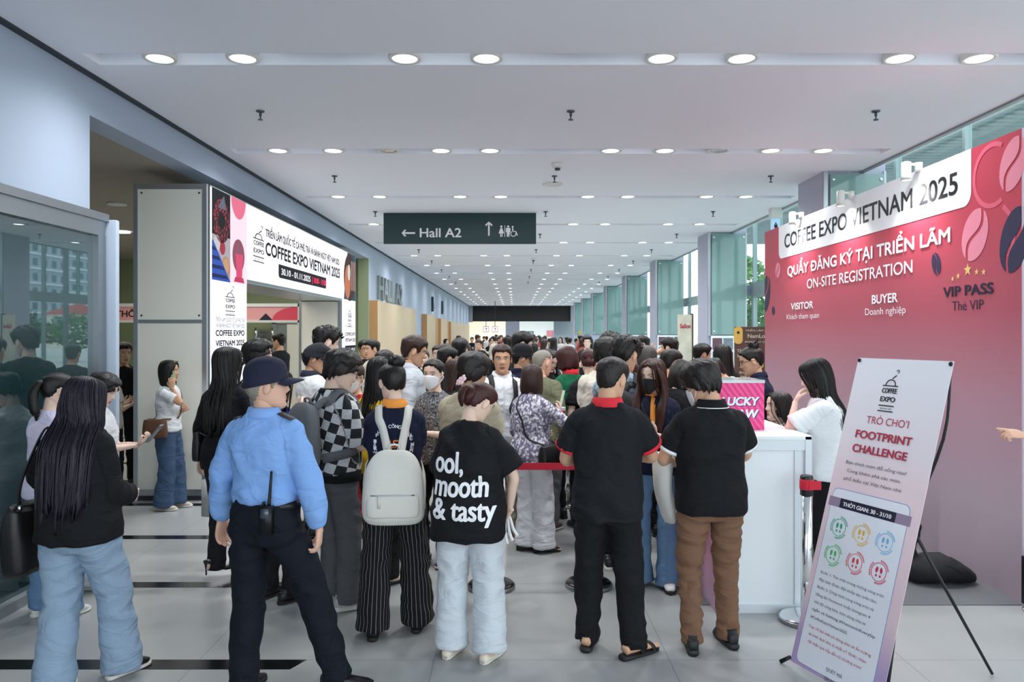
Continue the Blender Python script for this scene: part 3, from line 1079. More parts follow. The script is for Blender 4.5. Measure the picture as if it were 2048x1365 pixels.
sx = [bx(v) for v in (1906, 1917, 1936, 1954, 1968)]
polys('stars', [star(sx[k], z, r) for k, (z, r) in enumerate(((2.245, .022), (2.262, .026), (2.30, .05), (2.275, .026), (2.268, .026)))], MB_, m_goldink, e)


def bean(cx, cy, a, b_, rot, gap):
    """two halves of a coffee bean with an S-shaped slit"""
    L = []
    n = 18
    S = [(gap * .5 * 1 + a * .28 * math.sin(t * math.pi), t) for t in np.linspace(-1, 1, 13)]
    for sgn in (1, -1):
        arc = [(sgn * a * math.cos(t), b_ * math.sin(t)) for t in np.linspace(-math.pi / 2 + .12, math.pi / 2 - .12, n)]
        slit = [(a * .28 * math.sin(t * math.pi) + sgn * gap / 2, b_ * t) for t in np.linspace(.97, -.97, 13)]
        P_ = arc + slit
        c, s = math.cos(rot), math.sin(rot)
        L.append([(cx + x * c - y * s, cy + x * s + y * c) for x, y in P_])
    return L


for k, (px, py, w_, h_, rot, m_) in enumerate(((1950, 470, .15, .2, -.5, m_pinkbean), (2026, 328, .13, .19, -.45, m_pinkbean), (2030, 480, .15, .23, -.35, m_navybean), (1873, 528, .062, .095, .35, m_navybean), (1556, 541, .09, .1, -.3, m_pinkbean), (1547, 622, .055, .062, .5, m_navybean))):
    Y = 3.4 * FPX / (px - 1030)
    polys('bean_print', bean(7.8 - Y, EYE - (py - 668) / FPX * Y, w_, h_, rot, w_ * .22), MB_, m_, e)
arc = lambda cx, cy, r, a0, a1: ringpolys(cx, cy, r, r + .035, 24, a0, a1)
polys('swirl_print', arc(bx(1985), 2.95, .2, 60, 300) + arc(bx(1985), 2.50, .22, -40, 60), MB_, mat('ink_swirl', '#DF6078', .5), e, .0015)
Yb = 7.8 - 3.4 * FPX / (1534 - 1030)
polys('bean_print', [[(min(2.6, max(-2.649, a)), z) for a, z in q] for q in bean(-2.60, 2.36, .16, .25, -.3, .05)], MB_, m_navybean, e)
# clip lamps along the top edge
for k, Y in enumerate((9.11, 7.76, 6.46)):
    lp_ = empty('clip_lamp', (3.4, Y, 3.2), 0, 'white clip spotlight on the top edge of the red backdrop, %s from the far end' % ORD[k], 'spotlight', 'clip spotlights on the backdrop')
    V, F = tube([(-.005, 0, -.02, .03, .03), (-.005, 0, .06, .03, .03)], 16, 1)
    mesh('clip', V, F, m_plast, lp_, True)
    V, F = tube([(-.01, 0, .03, .012, .012), (-.06, 0, .045, .012, .012), (-.105, 0, .03, .012, .012)], 10, 3)
    mesh('arm', V, F, m_plast, lp_, True)
    V, F = lathe([(.02, .07), (.038, .062), (.04, -.05), (.044, -.09), (.036, -.088), (.034, -.07)], 24)
    hd = mesh('lamp_head', [(x - .11, y, z) for x, y, z in V], F, m_plast, lp_, True)
    V, F = lathe([(.001, -.074), (.034, -.07)], 20)
    mesh('bulb', [(x - .11, y, z) for x, y, z in V], F, mat('spot_bulb', '#FFFFFF', .3, emit=25), hd, True)
    d = bpy.data.lights.new('clip_lamp_light', 'SPOT')
    d.energy = 60
    d.spot_size = R(130)
    d.spot_blend = .9
    d.shadow_soft_size = .035
    o = bpy.data.objects.new('clip_lamp_light', d)
    o.location = (-.11, 0, -.095)
    o.rotation_euler = (0, R(-12), 0)
    COL.objects.link(o)
    o.parent = lp_

# counter
m_ctr = mat('counter_white', '#EDF3F7', .3)
m_pinkp = bpy.data.materials.new('counter_print')
m_pinkp.use_nodes = True
nt, b = nodes_of(m_pinkp)
tc = nt.nodes.new('ShaderNodeTexCoord')
sp = nt.nodes.new('ShaderNodeSeparateXYZ')
cr = nt.nodes.new('ShaderNodeValToRGB')
cr.color_ramp.elements[0].color = lin('#C9A7BE')
cr.color_ramp.elements[1].color = lin('#D8566E')
nt.links.new(tc.outputs['Object'], sp.inputs[0])
nt.links.new(sp.outputs[2], cr.inputs[0])
nt.links.new(cr.outputs[0], b.inputs['Base Color'])
e = empty('registration_counter', (1.62, 5.5, 0), 0, 'white registration counter with a pink printed side, carrying the draw box', 'counter')
box('body', -.305, .305, -.48, .5, .03, 1.125, m_ctr, e)
box('printed_side', -.312, -.305, -.49, .5, .0, 1.12, m_pinkp, e)
boxes('frame', [(-.312, -.275, -.50, -.48, 0, 1.13), (.27, .312, -.505, -.465, 0, 1.15), (-.275, .27, -.50, -.48, .0, .05), (-.275, .27, -.50, -.48, 1.06, 1.13), (.205, .245, -.49, -.48, .05, 1.06)], mat('frame_white', '#DDE5EA', .3, .1), e)
box('worktop', -.315, .315, -.505, .5, 1.125, 1.155, mat('counter_top', '#F2F5F7', .3), e, .006)

m_lucky = bpy.data.materials.new('lucky_print')
m_lucky.use_nodes = True
nt, b = nodes_of(m_lucky)
tc = nt.nodes.new('ShaderNodeTexCoord')
mp = nt.nodes.new('ShaderNodeMapping')
mp.inputs['Rotation'].default_value = (0, R(35), 0)
wv = nt.nodes.new('ShaderNodeTexWave')
wv.bands_direction = 'X'
wv.inputs['Scale'].default_value = 9
wv.inputs['Distortion'].default_value = 1.5
cr = nt.nodes.new('ShaderNodeValToRGB')
cr.color_ramp.elements[0].color = lin('#E0307E')
cr.color_ramp.elements[1].color = lin('#FF5A9C')
nt.links.new(tc.outputs['Object'], mp.inputs[0])
nt.links.new(mp.outputs[0], wv.inputs['Vector'])
nt.links.new(wv.outputs[0], cr.inputs[0])
nt.links.new(cr.outputs[0], b.inputs['Base Color'])
e = empty('lucky_draw_box', (1.552, 5.47, 1.155), 0, 'bright pink draw box with white lettering on the white counter', 'draw box')
box('box', -.168, .168, -.17, .17, 0, .325, m_lucky, e)
box('lid', -.172, .172, -.174, .174, .325, .345, mat('acrylic', '#C9CED2', .12, .3), e)
box('side_print', -.171, -.168, -.17, .17, 0, .325, mat('lucky_red', '#D8264E', .4), e)
MK = frame((0, -.1715, 0), (1, 0, 0), (0, 0, 1), (0, -1, 0))
for dx, dy, u, m_ in ((.006, -.006, 0, mat('lucky_navy', '#4B2A86', .4)), (0, 0, .0015, m_whiteink)):
    text('lettering', 'LUCKY', MK @ Matrix.Translation((-.125 + dx, .172 + dy, u)), m_, e, size=.058, width=.255, bold=.07, shear=.15)
    text('lettering', 'DRAW', MK @ Matrix.Translation((-.125 + dx, .086 + dy, u)), m_, e, size=.058, width=.25, bold=.07, shear=.15)


# stanchions
def stanchion(x, y, label, full=True):
    e = empty('belt_stanchion', (x, y, 0), 0, label, 'stanchion', 'belt stanchions')
    V, F = lathe([(.165, 0), (.168, .012), (.166, .03), (.15, .042), (.09, .052), (.045, .058)], 40)
    mesh('base', V, F, m_chrome if full else mat('dark_steel', '#6C6A66', .22, 1), e, True)
    V, F = lathe([(.17, .0), (.172, .02), (.168, .028)], 40)
    mesh('base_ring', V, F, m_steel, e, True)
    V, F = lathe([(.036, .05), (.036, .80)], 24)
    mesh('post', V, F, m_chrome, e, True)
    V, F = lathe([(.038, .80), (.040, .805), (.040, .915), (.034, .925)], 24)
    mesh('belt_head', V, F, mat('belt_head', '#2A2A2C', .35, .4), e, True)
    return e


m_belt = mat('belt_red', '#D3223A', .7)
e = stanchion(1.845, 4.86, 'chrome belt stanchion beside the white counter end, red belt clip on top')
V, F = lathe([(.041, .835), (.043, .84), (.043, .895), (.041, .90)], 20)
mesh('belt_clip', V, F, m_belt, e, True)
box('belt_tab', .0, .075, -.046, -.042, .84, .895, m_belt, e)
stanchion(.53, 5.53, 'belt stanchion behind the legs of the man with the red collar', False)
stanchion(-.17, 5.5, 'belt stanchion behind the woman with lettering on her back', False)
stanchion(.56, 8.12, 'belt stanchion farther back in the queue lane', False)
o = box('queue_belt', -.13, .49, 5.512, 5.516, .842, .892, m_belt)
tag(o, 'red belt stretched between two stanchions behind the front row', 'queue belt')

# X banner
TL, BL = Vector((1.955, 4.39, 1.683)), Vector((1.508, 4.205, .03))
wdir = Vector((.215, -.56, 0)).normalized()
up = (TL - BL)
BH = up.length
upn = up.normalized()
upn = (upn - wdir * upn.dot(wdir)).normalized()
nrm = wdir.cross(upn)
BW = .61
e = empty('banner_stand', ((BL + wdir * .3).x + .15, (BL + wdir * .3).y, 0), 0, 'pale pink and white standing banner about a footprint game at lower right', 'banner')
org = BL - Vector(e.location)
MX = frame(org, wdir, upn, nrm)
m_bpink = bpy.data.materials.new('banner_print')
m_bpink.use_nodes = True
nt, b = nodes_of(m_bpink)
tc = nt.nodes.new('ShaderNodeTexCoord')
sp = nt.nodes.new('ShaderNodeSeparateXYZ')
cr = nt.nodes.new('ShaderNodeValToRGB')
el = cr.color_ramp.elements
el[0].position, el[0].color = .10, lin('#B9A3CC')
el[1].position, el[1].color = .95, lin('#F1F1F8')
q = el.new(.24)
q.color = lin('#EBD0D6')
q = el.new(.60)
q.color = lin('#F2DBE1')
q = el.new(.72)
q.color = lin('#F0E6EC')
nt.links.new(tc.outputs['Object'], sp.inputs[0])
mr = nt.nodes.new('ShaderNodeMapRange')
mr.inputs['From Max'].default_value = 1.7
nt.links.new(sp.outputs[2], mr.inputs[0])
nt.links.new(mr.outputs[0], cr.inputs[0])
nt.links.new(cr.outputs[0], b.inputs['Base Color'])
b.inputs['Roughness'].default_value = .4
poly('sheet', [(0, 0), (BW, 0), (BW, BH), (0, BH)], MX @ Matrix.Translation((0, 0, -.002)), m_bpink, e, .002)
v_ = lambda t: BH * (1 - t)
expo_logo(MX @ Matrix.Translation((.262, v_(.085), .001)), .10, m_ink, e)


def xt(body, x0, x1, t, size, m, **k):
    text('lettering', body, MX @ Matrix.Translation((x0, v_(t), .003)), m, e, size=size, width=x1 - x0, **k)


xt('TRÒ CHƠI', .155, .43, .212, .042, m_redink)
xt('FOOTPRINT', .105, .47, .262, .044, m_redink, bold=.045)
xt('CHALLENGE', .105, .46, .308, .044, m_redink, bold=.045)
m_greyink = mat('ink_grey', '#55555F', .5)
xt('Bạn thích món đồ uống nào?', .08, .48, .350, .018, m_greyink)
xt('Cùng khám phá các món', .10, .45, .376, .018, m_greyink)
xt('phổ biến tại Việt Nam nhé', .09, .47, .402, .018, m_greyink)
poly('card_border', rrect(.035, v_(1.02) + .05, .545, v_(.432), .035), MX, mat('ink_blue', '#7C8FC4', .5), e, .0008)
poly('card', rrect(.038, v_(1.02) + .053, .542, v_(.434), .033), MX, mat('card_white', '#EDF0F8', .45), e, .0014)
poly('date_bar', [(.02, v_(.492)), (.56, v_(.492)), (.56, v_(.462)), (.02, v_(.462))], MX, mat('bar_mauve', '#9A86A0', .5), e, .0018)
poly('date_bar_core', [(.10, v_(.492)), (.47, v_(.492)), (.47, v_(.462)), (.10, v_(.462))], MX, m_navyink, e, .0022)
xt('THỜI GIAN: 30 - 31/10', .125, .445, .484, .022, m_whiteink, bold=.04)


def footprints(cx, cy, s):
    L = []
    for sg in (-1, 1):
        a = sg * .12
        for (x, y, rx, ry) in ((sg * .3 * s, .22 * s, .17 * s, .34 * s), (sg * .27 * s, -.42 * s, .12 * s, .15 * s)):
            L.append([(cx + x + px_ * math.cos(a) - py_ * math.sin(a), cy + y + px_ * math.sin(a) + py_ * math.cos(a)) for px_, py_ in circ(0, 0, rx, 14, ry)])
    return L


for k, (cx, t, c) in enumerate(((.13, .553, '#2FA37E'), (.285, .553, '#E9B93F'), (.44, .555, '#79BDE8'), (.13, .640, '#4FBF6A'), (.285, .640, '#DD4A55'), (.44, .642, '#CF2E5B'))):
    m_ = mat('stamp_' + c[1:], c, .5)
    cy = v_(t)
    polys('stamp', ringpolys(cx, cy, .044, .047, 28) + footprints(cx, cy, .045), MX, m_, e, .0026)
    L = []
    for a0 in (20, 140, 260):
        for j in range(9):
            a = R(a0 + j * 8.5)
            c_, s_ = math.cos(a), math.sin(a)
            L.append([(cx + r * c_ - w_ * s_, cy + r * s_ + w_ * c_) for r, w_ in ((.052, -.0022), (.061, -.0022), (.061, .0022), (.052, .0022))])
    polys('stamp_lettering', L, MX, m_, e, .0026)
for k, (a, m_, s_) in enumerate((('Bước 1: Tìm một trong những vòng tròn', m_greyink, 0), ('đặc biệt được đặt khắp sân triển lãm.', m_greyink, 0), ('Bước 2: Chụp hình cùng vòng tròn và', m_greyink, 0), ('đăng lên Facebook hoặc Instagram ở', m_greyink, 0), ('chế độ công khai, kèm dòng chia sẻ', m_greyink, 0), ('ngắn và hashtag #VietnamInEverySip', m_ink, 0), ('#CoffeeExpoVietnam2025', m_ink, 0))):
    xt(a, .075, (.50, .47, .46, .45, .43, .50, .33)[k], .706 + k * .0235, .0145, m_, bold=s_)
for k, a in enumerate(('Top 10 bài viết có dòng chia sẻ ấn tượng', 'và hình ảnh thú vị nhất sẽ được chọn', 'để nhận quà hấp dẫn từ chương trình!')):
    xt(a, .075 + .01 * k, .50 - .02 * k, .876 + k * .0225, .0145, m_redink)
xt('QUÉT MÃ', .25, .36, .972, .018, m_greyink)
xt('QR NGAY', .25, .36, .998, .018, m_greyink)
# stand behind the sheet
lc = lambda x, y, z: MX @ Vector((x, y, z))
parts = []
hub = lc(BW * .62, BH * .52, -.20)
parts.append(tube([list(hub) + [.011, .011], list(lc(BW * .9, BH * .78, -.11)) + [.008, .008], list(lc(BW - .02, BH - .03, -.012)) + [.006, .006]], 8, 4))
parts.append(tube([list(hub) + [.011, .011], list(lc(BW * .3, BH * .78, -.11)) + [.008, .008], list(lc(.02, BH - .03, -.012)) + [.006, .006]], 8, 4))
mesh('pole', *comb(parts), m_blackm, e, True)
g0 = Vector(e.location)
for tgt in ((BL + wdir * .02 - nrm * .06 - g0), (BL + wdir * .60 - nrm * .04 - g0), Vector(hub) - nrm * .5 + wdir * .1):
    tg = Vector((tgt.x, tgt.y, .008))
    V, F = tube([list(hub) + [.009, .009], list((hub + tg) / 2) + [.009, .009], list(tg) + [.008, .008]], 8, 1)
    mesh('leg', V, F, m_blackm, e, True)
V, F = ellip(hub, (.03, .03, .035), 12, 10)
mesh('hub', V, F, m_blackm, e, True)
tg = BL - g0 - wdir * .045 - nrm * -.03
V, F = tube([list(BL - g0 + Vector((0, 0, .02))) + [.010, .010], [tg.x, tg.y, .01, .012, .012]], 8, 1)
mesh('foot', V, F, m_blackm, e, True)
for x, y in ((.012, BH - .015), (BW - .014, BH - .015)):
    V, F = ellip(lc(x, y, .002), (.010, .010, .012), 10, 8)
    mesh('hook', V, F, m_blackm, e, True)

# chair behind the counter
m_seat = mat('chair_grey', '#8D8F94', .7)
e = empty('office_chair', (2.62, 6.2, 0), R(-60), 'grey chair with a chrome frame behind the counter end', 'chair')
o = box('seat', -.22, .22, -.22, .22, .41, .47, m_seat, e, .025, 3)
o = box('backrest', -.21, .21, .20, .245, .56, .92, mat('chair_dark', '#55575C', .7), e, .02, 3)
for x in (-.19, .19):
    V, F = tube([(x, -.2, .01, .011, .011), (x, -.2, .40, .011, .011), (x, .18, .40, .011, .011), (x, .235, .9, .011, .011)], 8, 3)
    mesh('side_frame', V, F, m_chrome, e, True)
    V, F = tube([(x, .2, .01, .011, .011), (x, .12, .40, .011, .011)], 8, 1)
    mesh('leg', V, F, m_chrome, e, True)

# dark bag heap against the backdrop
m_blackcloth = mat('black_cloth', '#1B1B1E', .85, bump=.5, bscale=40)
e = empty('black_bag', (3.1, 5.62, .006), 0, 'black soft bag slumped on the grey carpet against the backdrop', 'bag')
rnd = random.Random(4)
V, F = tube([(-.24, 0, .06, .05, .05), (-.16, .0, .085, .14, .09), (.0, .02, .10, .17, .10), (.14, .0, .07, .13, .075), (.24, -.02, .035, .06, .035)], 20, 5, side0=(0, 1, 0))
V = [(x + .012 * noise.noise(Vector((x * 12, y * 12, z * 14))), y + .015 * noise.noise(Vector((y * 14, x * 12, 3))), max(.0, z + .02 * noise.noise(Vector((x * 14, 7, y * 14))))) for x, y, z in V]
mesh('body', V, F, m_blackcloth, e, True)
V, F = tube([(-.18, .04, .12, .05, .05), (-.2, .06, .24, .06, .05), (-.15, .06, .34, .05, .04), (-.1, .06, .40, .01, .01)], 14, 4)
V = [(x + .02 * noise.noise(Vector((x * 20, y * 20, z * 14))), y, z) for x, y, z in V]
mesh('flap', V, F, m_blackcloth, e, True)
V, F = tube([(-.1, -.05, .16, .008, .004), (.0, -.13, .15, .008, .004), (.12, -.12, .09, .008, .004), (.2, -.03, .05, .008, .004)], 8, 4)
mesh('strap', V, F, m_blackcloth, e, True)

# black display foot at the right edge
e = empty('display_stand', (3.42, 5.0, 0), 0, 'black board on a small chrome foot at the right edge by the backdrop end', 'display stand')
box('board', -.11, .3, -.02, .02, .06, .37, m_blackm, e)
V, F = lathe([(.1, 0), (.1, .02), (.03, .03), (.02, .07)], 24)
mesh('foot', V, F, m_chrome, e, True)

# brown direction board behind the backdrop
m_brown = mat('board_brown', '#5A3A30', .5)
e = empty('direction_board', (3.82, 12.2, 0), 0, 'brown direction board with cream lettering half hidden by the backdrop edge', 'direction board')
box('board', -.33, .4, -.02, .02, 1.10, 1.93, m_brown, e)
for x in (-.28, .35):
    box('leg', x - .02, x + .02, -.01, .03, 0, 1.12, m_brown, e)
M4 = frame((0, -.022, 0), (1, 0, 0), (0, 0, 1), (0, -1, 0))
m_crink = mat('ink_cream', '#E9D9BE', .5)
m_yel = mat('ink_amber', '#DFAE4E', .5)
polys('emblem', [rrect(-.35, 1.66, -.21, 1.93, .06)], M4, m_yel, e)
polys('eye', [circ(-.28, 1.84, .022, 12)], M4, m_ink, e, .004)
for a, x, z, s, w_ in (('TRIỂN LÃM CÀ PHÊ', -.17, 1.86, .025, .5), ('NamLong', -.13, 1.755, .065, .36), ('ROASTERY COFFEE', -.17, 1.68, .025, .45), ('Tầng 2, Nhà B', -.3, 1.53, .045, .36), ('2nd Floor, Hall B', -.3, 1.45, .045, .42), ('BURGER', -.26, 1.19, .035, .2), ('DRINKER B', -.3, 1.12, .035, .28), ('第二层', .16, 1.45, .05, .18)):
    text('lettering', a, M4 @ Matrix.Translation((x, z, .001)), m_crink, e, size=s, width=w_)
polys('arrow', [arrow(.24, 1.78, .14, .035, math.pi), rrect(-.12, 1.28, .12, 1.37, .03)], M4, m_yel, e)

# tall two-sided poster stand by the second column
e = empty('poster_stand', (3.36, 15.2, 0), R(22), 'tall narrow poster stand with a black edge beside the second column', 'poster stand')
box('board', -.15, .15, -.03, .03, .05, 2.2, mat('poster_print', '#CFC7B4', .5, var=.35, bscale=5), e)
box('edge', .15, .17, -.04, .04, 0, 2.22, m_blackm, e)
box('gold_edge', .17, .19, -.03, .03, .05, 2.2, m_goldink, e)
text('lettering', 'Sailon', frame((-.13, -.032, 1.93), (1, 0, 0), (0, 0, 1), (0, -1, 0)), m_redink, e, size=.09, width=.24, bold=.05)
box('foot', -.2, .22, -.15, .15, 0, .05, m_blackm, e)
# yellow far kiosk panel
o = box('yellow_kiosk_panel', 4.0, 4.35, 48, 48.1, 0, 2.0, mat('kiosk_yellow', '#E3BE3A', .5))
tag(o, 'small yellow panel far down the right side of the hall', 'panel')
# ================================================================ people
TMP = bpy.data.objects.new('tmp_remesh', bpy.data.meshes.new('tmp_remesh'))
COL.objects.link(TMP)
_rm = TMP.modifiers.new('r', 'REMESH')
_rm.mode = 'VOXEL'
_sm = TMP.modifiers.new('s', 'SMOOTH')


def remesh(parts, voxel, smooth=4, fac=.5):
    V, F = comb(parts)
    me = bpy.data.meshes.new('t')
    me.from_pydata(V, [], F)
    old = TMP.data
    TMP.data = me
    bpy.data.meshes.remove(old)
    _rm.voxel_size = voxel
    _sm.factor = fac
    _sm.iterations = smooth
    dg = bpy.context.evaluated_depsgraph_get()
    dg.update()
    ev = TMP.evaluated_get(dg)
    m2 = ev.to_mesh()
    n = len(m2.vertices)
    co = np.empty(n * 3, np.float32)
    m2.vertices.foreach_get('co', co)
    no = np.empty(n * 3, np.float32)
    m2.vertices.foreach_get('normal', no)
    k = len(m2.polygons)
    li = np.empty(len(m2.loops), np.int32)
    m2.loops.foreach_get('vertex_index', li)
    F = li.reshape(k, 4) if len(li) == 4 * k else [tuple(p.vertices) for p in m2.polygons]
    ev.to_mesh_clear()
    return co.reshape(-1, 3).astype(float), F, no.reshape(-1, 3).astype(float)


def npmesh(name, V, F, m, parent=None, pat=None):
    me = bpy.data.meshes.new(name)
    V = np.asarray(V, np.float32)
    if isinstance(F, np.ndarray):
        nf = len(F)
        me.vertices.add(len(V))
        me.vertices.foreach_set('co', V.ravel())
        me.loops.add(nf * 4)
        me.loops.foreach_set('vertex_index', F.ravel())
        me.polygons.add(nf)
        me.polygons.foreach_set('loop_start', np.arange(0, nf * 4, 4, dtype=np.int32))
        me.update(calc_edges=True)
    else:
        me.from_pydata([tuple(v) for v in V], [], [tuple(f) for f in F])
    me.polygons.foreach_set('use_smooth', [True] * len(me.polygons))
    if pat is not None:
        a = me.attributes.new('pat', 'FLOAT_VECTOR', 'POINT')
        a.data.foreach_set('vector', np.asarray(pat, np.float32).ravel())
    me.update()
    return link(name, me, m, parent)


def sstep(a, b, x):
    t = np.clip((np.asarray(x, float) - a) / (b - a), 0, 1)
    return t * t * (3 - 2 * t)


def rotX(a):
    return np.array(Matrix.Rotation(a, 3, 'X'))


def rotZ(a):
    return np.array(Matrix.Rotation(a, 3, 'Z'))


def rotY(a):
    return np.array(Matrix.Rotation(a, 3, 'Y'))


# ---------------------------------------------------------------- head shape
HZ = np.array([-.118, -.112, -.10, -.085, -.06, -.03, 0, .03, .06, .08, .095, .105, .111])
HW = np.array([.012, .026, .041, .051, .0595, .0655, .070, .0735, .0715, .062, .047, .030, .006])
HF = np.array([.060, .073, .081, .083, .0835, .085, .085, .089, .084, .070, .050, .030, .004])
HB = np.array([.020, .008, -.015, -.04, -.066, -.084, -.093, -.098, -.092, -.075, -.053, -.033, -.006])


def head_pt(a, z, feat=True):
    """a azimuth (0 front, +90deg = +x), z height in the head frame"""
    a, z = np.asarray(a, float), np.asarray(z, float)
    wd, yf, yb = np.interp(z, HZ, HW), np.interp(z, HZ, HF), np.interp(z, HZ, HB)
    yc = (yf + yb) * .5 + .004
    ca, sa = np.cos(a), np.sin(a)
    p = .92
    x = wd * np.sign(sa) * np.abs(sa) ** p
    y = np.where(ca >= 0, yc + (yf - yc) * np.abs(ca) ** p, yc - (yc - yb) * np.abs(ca) ** p)
    if feat:
        g = lambda t, s: np.exp(-(t / s) ** 2)
        fr = np.clip(ca, 0, 1) ** .5
        nz = np.interp(z, [-.045, -.036, -.027, -.018, .0, .016, .03], [0, .012, .0225, .0185, .010, .005, 0])
        ns = np.interp(z, [-.04, -.027, .0, .02], [.0165, .0155, .0095, .010])
        d = nz * g(x, ns)
        d = d - .0075 * (g(x - .031, .015) + g(x + .031, .015)) * g(z - .007, .0115)
        d = d + .003 * (g(x - .033, .02) + g(x + .033, .02)) * g(z - .027, .008)
        d = d + g(x, .02) * (.0055 * g(z + .0585, .0045) + .0062 * g(z + .069, .0052) - .002 * g(z + .0635, .002))
        d = d + .006 * g(x, .02) * g(z + .1, .012) - .002 * g(x, .02) * g(z + .082, .007)
        d = d + .0035 * (g(x - .043, .016) + g(x + .043, .016)) * g(z + .02, .016)
        y = y + d * fr
    return np.stack([x, y, z], -1)


def head_mesh(nz=52, na=64):
    z = np.concatenate([np.linspace(-.117, -.035, int(nz * .42), endpoint=False), np.linspace(-.035, .03, int(nz * .33), endpoint=False), np.linspace(.03, .1109, nz - int(nz * .42) - int(nz * .33))])
    u = np.linspace(-1, 1, na, endpoint=False)
    a = np.pi * (np.sign(u) * (np.abs(u) ** 1.35))
    A, Z = np.meshgrid(a, z)
    P = head_pt(A, Z).reshape(-1, 3)
    nz = len(z)
    F = []
    for j in range(nz - 1):
        for i in range(na):
            k = (i + 1) % na
            F.append((j * na + i, j * na + k, (j + 1) * na + k, (j + 1) * na + i))
    F.append(tuple(range(na))[::-1])
    F.append(tuple((nz - 1) * na + i for i in range(na)))
    return P, F, A.ravel(), Z.ravel()


HEADS = {0: head_mesh(56, 72), 1: head_mesh(40, 48), 2: head_mesh(26, 28)}
GRIDS = {0: (44, 72), 1: (30, 48), 2: (18, 26)}
HAIRLINE = {
    'short': ([0, 25, 45, 58, 66, 74, 80, 88, 100, 112, 125, 150, 180], [.058, .060, .055, .035, .005, -.016, -.014, .024, .032, -.01, -.045, -.066, -.070]),
    'up': ([0, 25, 45, 60, 75, 88, 100, 112, 130, 180], [.070, .066, .052, .026, .006, .012, .018, -.02, -.055, -.066]),
    'fringe': ([0, 25, 45, 58, 68, 80, 95, 180], [.030, .030, .034, .0, -.04, -.06, -.08, -.085]),
    'long': ([0, 20, 40, 55, 68, 80, 95, 180], [.074, .068, .05, .01, -.05, -.08, -.09, -.09]),
    'bald': ([0, 30, 60, 75, 85, 95, 108, 125, 180], [.106, .102, .085, .045, .02, .04, .03, -.04, -.068]),
}


def hair_cap(style, lod, top=.022, side=.011, back=.014, rough=.0, seed=0, lift=0, hat=False):
    nz, na = GRIDS[lod]
    z = np.concatenate([np.linspace(-.095, .07, int(nz * .6), endpoint=False), np.linspace(.07, .1109, nz - int(nz * .6))])
    a = np.linspace(-np.pi, np.pi, na, endpoint=False)
    A, Z = np.meshgrid(a, z)
    P = head_pt(A, Z, False)
    deg = np.abs(np.degrees(A))
    tab = HAIRLINE[style]
    rnd = random.Random(seed)
    ph = [rnd.uniform(0, 6) for _ in range(4)]
    zl = np.interp(deg, *tab) + .003 * np.sin(A * 11 + ph[0]) + .002 * np.sin(A * 23 + ph[1])
    m = sstep(-.001, .011, Z - zl)
    if hat:
        m = m * sstep(.045, .03, Z)
    t = side + (top - side) * sstep(.01, .085, Z) + back * sstep(110, 170, deg) * sstep(-.06, 0, Z) * sstep(.1, .05, Z)
    if lift:
        t = t + lift * np.exp(-((A + .5) / .7) ** 2) * sstep(.05, .09, Z)
    if rough:
        t = t * (1 + rough * (np.sin(A * 9 + Z * 60 + ph[2]) * .6 + np.sin(A * 17 - Z * 90 + ph[3]) * .4))
    t = t * m - .012 * (1 - m)
    C = np.array([0, -.005, .01])
    N = P - C
    N = N / np.linalg.norm(N, axis=-1, keepdims=True)
    Q = (P + N * t[..., None]).reshape(-1, 3)
    nz = len(z)
    F = []
    for j in range(nz - 1):
        for i in range(na):
            k = (i + 1) % na
            F.append((j * na + i, j * na + k, (j + 1) * na + k, (j + 1) * na + i))
    F.append(tuple((nz - 1) * na + i for i in range(na)))
    F.append(tuple(range(na))[::-1])
    return Q, F


def curtain(keys, n=40, sub=5, seed=0, rip=.03, jag=.03):
    """sheet of hair round the back of the head. keys: z, rx, ry, yc, open_deg, thickness"""
    K = catmull(keys, sub)
    rnd = random.Random(seed)
    ph = [rnd.uniform(0, 6.28) for _ in range(6)]
    V, F = [], []
    for j, (z, rx, ry, yc, op, th) in enumerate(K):
        a = np.radians(np.linspace(op, 360 - op, n))
        t = j / (len(K) - 1)
        rp = 1 + rip * (.3 + t) * (np.sin(a * 13 + ph[0] + t * 2) + .7 * np.sin(a * 29 + ph[1] - t * 3))
        dz = -jag * t ** 3 * (np.sin(a * 7 + ph[2]) + np.sin(a * 17 + ph[3]) + .8 * np.sin(a * 41 + ph[4]))
        for q in (0, 1):
            e = th * q
            V.append(np.stack([(rx * rp - e) * np.sin(a), yc + (ry * rp - e) * np.cos(a), z + dz], -1))
    m = len(K)
    V = np.vstack(V)
    ix = lambda j, q, i: (j * 2 + q) * n + i
    for j in range(m - 1):
        for i in range(n - 1):
            F.append((ix(j, 0, i), ix(j + 1, 0, i), ix(j + 1, 0, i + 1), ix(j, 0, i + 1)))
            F.append((ix(j, 1, i), ix(j, 1, i + 1), ix(j + 1, 1, i + 1), ix(j + 1, 1, i)))
        for i in (0, n - 1):
            q = (ix(j, 0, i), ix(j, 1, i), ix(j + 1, 1, i), ix(j + 1, 0, i))
            F.append(q if i == 0 else q[::-1])
    for j in (0, m - 1):
        for i in range(n - 1):
            q = (ix(j, 0, i), ix(j, 0, i + 1), ix(j, 1, i + 1), ix(j, 1, i))
            F.append(q if j == 0 else q[::-1])
    return V, F


